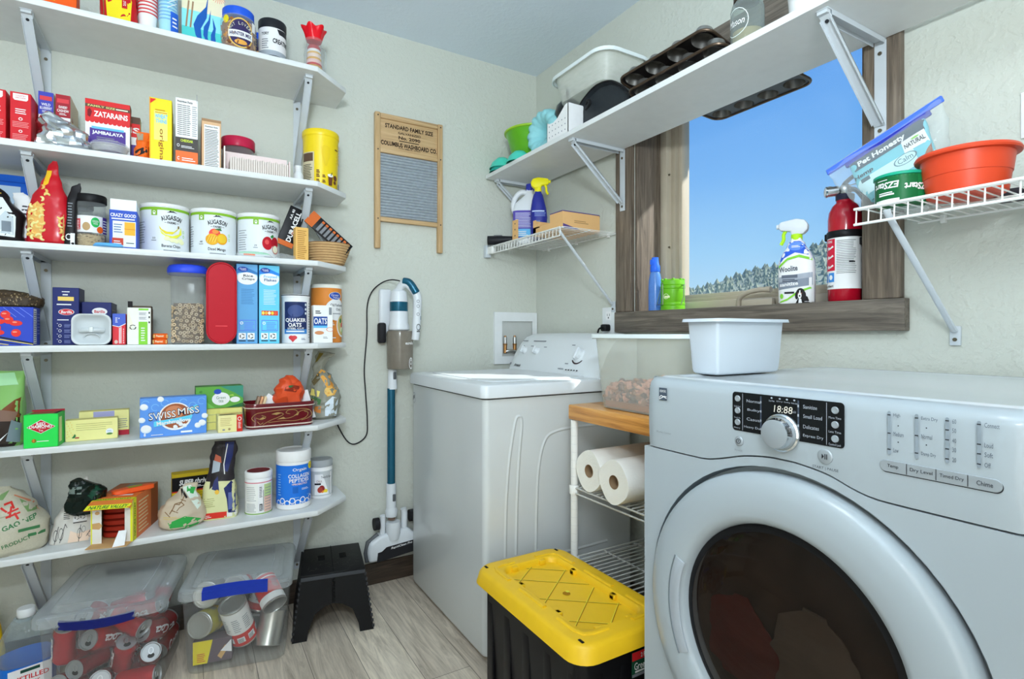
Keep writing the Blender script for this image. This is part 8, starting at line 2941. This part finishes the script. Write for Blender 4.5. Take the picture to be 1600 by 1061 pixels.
def trigger(par, z, cx, head, trig, neck, k=1.0):
    s = MB(); s.lathe([(.0155 * k, z), (.0165 * k, z + .002), (.0165 * k, z + .018 * k), (.014 * k, z + .02 * k)], neck, 24, Mx.Translation((cx, 0, 0))); s.build('collar', par)
    s = MB()
    prof = [(-.020, .018), (.014, .018), (.016, .030), (.046, .034), (.050, .042), (.050, .056), (.044, .062), (.0, .068), (-.024, .062), (-.034, .046), (-.032, .030)]
    s.prism([(cx + x * k, z + y * k) for x, y in prof], -.013 * k, .013 * k, head, Mf, .004 * k, 2)
    s.cyl((cx + .050 * k, 0, z + .049 * k), (cx + .058 * k, 0, z + .049 * k), .0075 * k, head, 16)
    s.build('spray_head', par)
    s = MB(); pts = [(cx + .030 * k, 0, z + .036 * k), (cx + .038 * k, 0, z + .022 * k), (cx + .038 * k, 0, z + .006 * k), (cx + .046 * k, 0, z - .010 * k)]
    s.tube(spline(pts, 5), .0055 * k, trig, 8); s.build('trigger', par)


trigger(sp, .218, -.002, YSP, YSP, YSP, .98)
bx_ = thing('cardboard_tray', 'low brown cardboard tray box with purple edges on the corner wire shelf', 'tray', (-.16, -.475, ZW + .0008), RW)
s = MB()
CB = P(206, 164, 112, .75)
CBP = P(84, 66, 120, .6)
s.bx(-.11, .11, -.095, .095, 0, .002, CB)
s.bx(-.11, .02, -.097, -.095, .0, .036, CB); s.bx(-.11, -.088, -.097, -.095, 0, .068, CB); s.bx(.02, .11, -.097, -.095, 0, .072, CB); s.bx(-.088, -.06, -.097, -.095, .03, .05, CB)
s.bx(.108, .110, -.095, .095, 0, .072, CB); s.bx(-.110, -.108, -.095, .095, 0, .068, CB); s.bx(-.11, .11, .095, .097, 0, .068, CB)
for y0, y1, x0, x1, zz in ((-.098, -.094, .02, .11, .072), (-.095, .095, .1075, .111, .072), (.094, .098, -.11, .11, .068)):
    s.bx(x0, x1, y0, y1, zz - .002, zz + .0015, CBP)
f = Flat(s, (.110, -.095, 0), (0, .19, 0), (0, 0, .07)); f.lines(.3, .4, .7, .6, 2, P(150, 116, 76, .7), 0); f.poly([(0, 0), (.5, 0), (0, .3)], CBP, 0)
s.build('tray', bx_)
s = MB(); s.bx(-.0018, .0018, -.022, .022, 0, .095, CB); 
for z in (.02, .048, .075):
    s.bx(-.0022, -.0019, -.003, .003, z, z + .006, INK)
solo('cardboard_divider', 'narrow brown cardboard strip standing in front of the white jug', 'cardboard', s, (-.268, -.232, ZW + .0005), rad(2))

# ================================================================ on the window sill
ZS = 1.1902
BLT = clear('blue_bottle_plastic', (104, 156, 232), 0.72, 0.2, (150, 190, 250), .2)
b1 = thing('blue_bottle', 'slim pale blue bottle with a darker blue cap at the left end of the sill', 'bottle', (.045, -.797, ZS), RW)
s = MB(); s.lathe([(.022, 0), (.026, .004), (.0265, .08), (.025, .125), (.020, .150), (.014, .166)], BLT, 32); s.build('bottle', b1)
s = MB(); CBL = P(48, 100, 226, .35)
s.lathe([(.0185, .158), (.0195, .160), (.0195, .180), (.015, .190), (.013, .216), (.0001, .217)], CBL, 28); s.bx(-.012, .006, -.018, -.008, .186, .208, CBL, .003); s.build('cap', b1)
ln = thing('camp_lantern', 'small lime green lantern with a wire handle on the sill beside the blue bottle', 'lantern', (.055, -.880, ZS), RW)
LG = mk('lantern_green', (112, 190, 30), 0.4, 0, .04)
s = MB(); prof = [(.044, 0), (.046, .003), (.046, .018), (.044, .020), (.046, .022), (.046, .030), (.044, .032), (.045, .034), (.045, .082), (.043, .084), (.046, .086), (.046, .096), (.044, .098), (.046, .100), (.044, .116), (.036, .121), (.0001, .122)]
s.lathe(prof, LG, 40)
for k in range(8):
    a = 2 * pi * k / 8
    s.box((.040 * cos(a), .040 * sin(a), .120), (.008, .008, .008), LG, .002)
c = Can(s, .0455, .034, .082, 0); c.lines(2, .3, 30, .46, 1, P(206, 226, 170, .5), 1, 1); c.ring(10, .42, 14, .22, .2, P(206, 226, 170, .5), 1)
s.sharp = 30
s.build('body', ln)
s = MB(); hb = [(-.054, -.008, .092), (-.057, -.02, .05), (-.05, -.034, .024), (-.024, -.052, .023), (.0, -.053, .023), (.0, -.0535, .06), (-.002, -.052, .10), (-.01, -.045, .108)]
s.tube(hb, .0017, STEEL, 6); s.tube([(.054, 0, .095), (.058, -.004, .05), (.05, -.01, .022)], .0017, STEEL, 6); s.tube([(-.046, 0, .094), (-.056, -.002, .094)], .003, STEEL, 6); s.tube([(.046, 0, .096), (.056, 0, .096)], .003, STEEL, 6); s.build('wire_handle', ln)

wo = thing('spray_bottle', 'white and blue spray bottle with a grey and lime trigger head on the sill', 'spray bottle', (.008, -1.410, ZS + .0004), rad(-70))
s = MB()
rs = []
for z, w_, d_, cx in ((0, .090, .050, 0), (.005, .098, .056, 0), (.09, .100, .056, 0), (.125, .098, .054, 0), (.15, .078, .046, 0), (.172, .050, .038, 0), (.184, .042, .034, 0), (.19, .030, .030, 0), (.196, .028, .028, 0)):
    rs.append([(x, y, z) for x, y in sell(w_, d_, 3.0, 44, cx, 0)])
s.rings(rs, P(226, 230, 236, .3))
p = Proj(s, -.05, .05, 0, .19)
WBL = P(48, 88, 190, .35)
p.poly([(.22, .98), (.78, .98), (.92, .74), (.5, .80), (.2, .72), (.06, .62), (.1, .72)], WBL, 0); p.poly([(.04, .60), (.3, .72), (.62, .76), (.94, .70), (.95, .66), (.6, .72), (.3, .68), (.05, .56)], LIME, 1); p.ell(.52, .90, .22, .07, P(90, 130, 220, .4), 1); p.lines(.4, .88, .64, .92, 2, PURE, 2, .5)
p.poly([(.04, .34), (.96, .40), (.96, .48), (.04, .42)], P(150, 156, 166, .4), 1); p.poly([(.04, .22), (.96, .28), (.96, .46), (.04, .41)], P(120, 128, 140, .4), 0)
p.txt('Woolite', .32, .545, .52, .085, P(60, 66, 80, .5), 1, rot=5, bold=.02); p.rect(.14, .40, .58, .45, P(90, 96, 108, .4), 2); p.lines(.16, .345, .6, .395, 2, P(60, 66, 78, .5), 2, .5); p.txt('sanitize', .34, .305, .52, .055, PURE, 3, rot=4, bold=.03)
p.lines(.22, .155, .5, .185, 1, INK, 1, 1); p.poly([(.0, .02), (.3, .08), (.6, .2), (.9, .25), (.95, .23), (.6, .16), (.3, .05), (.0, .0)], LIME, 1); p.ell(.14, .12, .05, .04, LIME, 2)
DOGB = P(34, 32, 34, .6)
p.poly([(.52, .0), (.90, .0), (.84, .1), (.78, .12), (.6, .08)], DOGB, 2); p.ell(.66, .15, .12, .085, DOGB, 3, 18); p.ell(.56, .12, .045, .06, DOGB, 3, 10); p.ell(.76, .12, .045, .06, DOGB, 3, 10); p.ell(.64, .12, .05, .05, PURE, 4, 12); p.rect(.63, .13, .66, .2, PURE, 4); p.ell(.64, .115, .022, .014, DOGB, 5, 8); p.ell(.60, .155, .014, .01, P(150, 90, 60, .6), 5, 8); p.ell(.69, .155, .014, .01, P(150, 90, 60, .6), 5, 8); p.poly([(.6, .0), (.7, .0), (.68, .07), (.62, .07)], PURE, 4)
s.build('bottle', wo)
LIM2 = P(166, 226, 40, .4)
trigger(wo, .190, .0, P(196, 200, 204, .4), LIM2, LIM2, .95)
# the spray head points away to the left in the photograph
for ch in wo.children:
    if ch.name.split('.')[0] in ('spray_head', 'trigger'):
        ch.rotation_euler = (0, 0, pi)

fe = thing('fire_extinguisher', 'red fire extinguisher with a white instruction label at the right of the sill', 'fire extinguisher', (.030, -1.538, ZS + .0004), RW)
FR = mk('extinguisher_red', (186, 14, 40), 0.22, 0, .03, coat=.4)
s = MB(); s.lathe([(.038, 0), (.0425, .004), (.0425, .232), (.040, .252), (.032, .270), (.024, .278), (.022, .280), (.022, .300), (.0001, .300)], FR, 44); s.sharp = 50; s.build('cylinder', fe)
s = MB(); c = Can(s, .0428, .035, .178, 0)
c.rect(-70, 0, 150, 1, P(226, 226, 222, .4), 0); c.rect(-70, .36, -6, .98, P(196, 36, 60, .4), 1); c.txt('INSTRUCTIONS', -44, .93, 56, .05, PURE, 2, bold=.02)
for b in (.80, .62, .43):
    c.poly([(-30, b), (-14, b + .05), (-10, b + .02), (-26, b - .02)], PURE, 2); c.ell(-34, b, 6, .035, PURE, 2, 10); c.lines(-64, b - .04, -42, b + .04, 3, P(240, 200, 206, .4), 2, .3)
c.lines(0, .30, 66, .96, 20, P(120, 122, 124, .5), 1, .35, 4, .2); c.rect(-62, .14, -40, .30, P(60, 130, 200, .4), 1); c.rect(-34, .14, -8, .32, P(60, 130, 200, .4), 1); c.ell(-22, .23, 8, .05, PURE, 2, 10); c.line([(-54, .16), (-46, .28)], .003, PURE, 2); c.txt('First Alert', -38, .06, 54, .05, INK, 1, bold=.02); c.rect(40, .5, 60, .53, INK, 2)
s.build('label', fe)
s = MB(); s.lathe([(.0438, .178), (.0452, .180), (.0452, .196), (.0438, .198)], BLACK, 44, None, False, False); s.bx(-.052, -.040, -.012, .012, .176, .197, BLACK, .003); s.bx(.040, .055, -.008, .010, .155, .176, BLACK, .003); s.bx(.036, .056, .01, .03, .15, .31, BLACK, .003); s.build('strap', fe)
s = MB()
s.lathe([(.0225, .286), (.0235, .288), (.0235, .301), (.018, .304)], P(40, 40, 60, .3), 28); s.lathe([(.013, .300), (.016, .304), (.016, .322), (.010, .330)], STEEL, 24)
s.cyl((-.012, -.012, .314), (-.034, -.03, .312), .014, STEEL, 24); s.cyl((-.034, -.03, .312), (-.037, -.0325, .3118), .016, CHROME, 24); s.cyl((-.0372, -.0327, .3118), (-.0378, -.0332, .3118), .0125, PURE, 24)
s.tube([(-.03 + .013 * cos(q), -.026 + .010 * sin(q) * 0, .314 + .013 * sin(q)) for q in [2 * pi * i / 20 for i in range(20)]], .0022, STEEL, 6, True)
s.build('valve', fe)
s = MB(); s.tube(spline([(-.004, -.005, .326), (.012, -.005, .340), (.036, -.004, .352), (.050, -.004, .349)], 6), [.006, .007, .008] + [.0085] * 15 + [.006], BLACK, 10, flat=.6); s.tube(spline([(.006, 0, .318), (.026, 0, .314), (.042, .004, .290), (.047, .008, .262)], 6), .0065, STEEL, 8, flat=.6); s.tube(spline([(.008, -.003, .310), (.03, -.004, .306), (.047, 0, .280)], 6), .006, BLACK, 8, flat=.6); s.tube([(.004, -.01, .322), (.048, -.02, .322)], .0014, STEEL, 6); s.build('handle', fe)
s = MB(); s.lathe([(.028, 0), (.032, .004), (.033, .05), (.030, .064), (.018, .070), (.0001, .071)], BLACK, 28)
solo('black_cup', 'small black rounded object on the sill behind the fire extinguisher', 'container', s, (.065, -1.575, ZS + .0004))

# ================================================================ on the wire shelf right of the window
ZR2 = 1.380
EZ = P(20, 92, 50, .4)
ez = thing('fertilizer_tub', 'dark green round tub with white lettering, upside down on the wire shelf', 'tub', (-.205, -1.782, ZR2 + .0025), RW)
s = MB(); s.lathe([(.044, 0), (.047, .003), (.049, .062), (.050, .063)], P(24, 110, 60, .4), 44)
c = Can(s, .0484, .004, .060, 0)
c.rect(-95, .0, 60, 1, EZ, 0); c.rect(-62, 0, -56, 1, P(214, 222, 216, .4), 1)
c.txt('EZStart', -14, .66, 66, .26, PURE, 1, rot=180, bold=.03, shear=.15); c.txt('EZStart', 60, .52, 60, .26, PURE, 1, rot=180, bold=.03, shear=.15); c.lines(-30, .36, 6, .44, 1, PURE, 1, .5); c.lines(-30, .27, 10, .33, 1, PURE, 1, 1); c.lines(-42, .0, 22, .12, 1, PURE, 1, 1); c.lines(-36, .87, -6, .93, 1, PURE, 1, .5)
s.build('tub', ez)
s = MB(); s.lathe([(.050, .060), (.052, .061), (.052, .066), (.048, .068), (.0001, .068)], P(30, 150, 120, .4), 44); s.build('rim_lid', ez)
s = MB(); s.bx(.048, .068, -.012, .012, .012, .056, P(24, 110, 70, .4), .004); s.build('grip', ez)
s = MB(); s.lathe([(.03, 0), (.04, .004), (.046, .014), (.046, .016), (.02, .016), (.0001, .016)], FILM, 32)
solo('clear_tray', 'clear plastic dish under the wire of the shelf, below the green tub', 'dish', s, (-.20, -1.785, 1.3585), 0)
OT = mk('orange_plastic', (226, 74, 40), 0.38, 0, .04)
s = MB()
s.lathe([(.060, 0), (.066, .003), (.071, .040), (.0725, .041), (.077, .078), (.086, .079), (.0875, .083), (.085, .088), (.078, .088), (.074, .07), (.066, .012), (.0001, .008)], OT, 56)
solo('orange_tub', 'orange plastic tub on the wire shelf right of the window', 'tub', s, (-.185, -1.892, ZR2 + .0025))
s = MB()
sack(s, [(0, .14, .10, 0, 0, 2.4), (.006, .16, .11, 0, 0, 2.3), (.03, .15, .10, 0, 0, 2.2), (.05, .10, .06, .01, 0, 2.2), (.058, .04, .02, .01, 0, 2.2)], P(20, 82, 58, .35), 36, 5, .010, 24, 77)
s.sharp = 25
solo('green_bag', 'crumpled dark green bag at the right end of the wire shelf', 'bag', s, (-.15, -2.060, ZR2 + .0025), RW)
s = MB(); s.sharp = 30
rg = random.Random(15)
sack(s, [(0, .10, .07, 0, 0, 2.6), (.008, .11, .08, 0, 0, 2.6), (.018, .09, .06, 0, 0, 2.4), (.022, .05, .03, 0, 0, 2.4)], P(52, 52, 58, .5), 32, 4, .006, 40, 78)
solo('dark_packet', 'dark patterned packet lying under the orange tub wires', 'packet', s, (-.075, -1.945, ZR2 + .0025), RW)

# resealable bag with a pet-treat pouch in it, standing slanted behind the tubs
ZB = clear('zip_bag_film', (236, 240, 242), 0.13, 0.08, (250, 252, 252), .35)
zb = thing('zip_bag', 'clear zip bag holding a teal pet treat pouch, slanted across the wire shelf', 'zip bag', (-.150, -1.785, ZR2 + .002), (rad(-6), 0, RW))
Mz = Mx.Translation((0, 0, 0)) @ Mx.Rotation(rad(-23), 4, 'Y')
s = MB()
sack(s, [(.055, .12, .03, -.02, 0, 3), (.064, .17, .05, -.01, 0, 3), (.11, .22, .05, 0, 0, 4), (.17, .252, .03, .0, 0, 6), (.195, .262, .010, .0, 0, 8), (.215, .264, .004, .0, 0, 8)], ZB, 44, 5, .003, 22, 55)
s.v = [Mz @ v for v in s.v]; s.build('film', zb)
s = MB()
s.bx(-.135, .135, -.0035, .0035, .198, .214, P(70, 106, 214, .35), .002, 1, Mz); s.bx(-.090, .105, -.0042, .0042, .186, .199, P(40, 50, 150, .35), .002, 1, Mz)
s.build('zip_strip', zb)
TEA = P(106, 178, 190, .4)
s = MB()
sack(s, [(.062, .10, .02, .0, 0, 3), (.068, .14, .034, .0, 0, 3), (.12, .165, .034, .0, 0, 4), (.175, .172, .014, .004, 0, 6), (.192, .172, .006, .004, 0, 6)], TEA, 44, 5, .0015, 22, 56)
p = Proj(s, -.085, .090, .062, .192)
p.poly([(.0, .74), (1, .74), (1, 1), (0, 1)], P(64, 78, 88, .4), 0); p.txt('Pet Honesty', .44, .84, .62, .15, PURE, 1, bold=.035); p.ell(.06, .84, .05, .07, TEA, 1)
p.poly([(.68, .50), (.96, .50), (.96, .76), (.68, .76)], P(214, 222, 216, .4), 1); p.txt('NATURAL', .82, .62, .24, .10, INK, 2, bold=.03); p.ell(.84, .70, .05, .02, LIME, 2)
p.poly([(.05, .18), (.72, .18), (.78, .24), (.78, .50), (.08, .50), (.03, .42)], P(186, 212, 218, .4), 1); p.txt('Hemp', .16, .58, .26, .12, P(44, 60, 66, .5), 2, bold=.02); p.txt('Calm', .66, .40, .18, .10, P(70, 100, 110, .5), 2); p.ring(.66, .40, .14, .1, .12, P(90, 120, 130, .5), 2); p.rect(.1, .42, .22, .5, P(70, 90, 96, .5), 2); p.lines(.3, .08, .7, .14, 1, P(60, 90, 100, .5), 2); p.lines(.05, .02, .5, .06, 1, P(60, 90, 100, .5), 2)
p.poly([(.80, .0), (1, .0), (1, .42), (.96, .46), (.84, .26), (.76, .1)], P(150, 96, 70, .5), 2); p.poly([(.84, .06), (.95, .1), (.95, .34), (.88, .22)], P(110, 66, 54, .5), 3)
s.v = [Mz @ v for v in s.v]; s.build('treat_pouch', zb)
s = MB(); s.box((0, 0, 0), (.003, .05, .10), P(226, 230, 236, .4), .001); s.bx(-.002, -.0016, -.02, .0, -.04, .0, P(60, 70, 90, .5))
o = solo('wall_fixture', 'white object mounted on the wall above the orange tub, at the right edge', 'wall fixture', s, (-.0035, -1.950, 1.575))
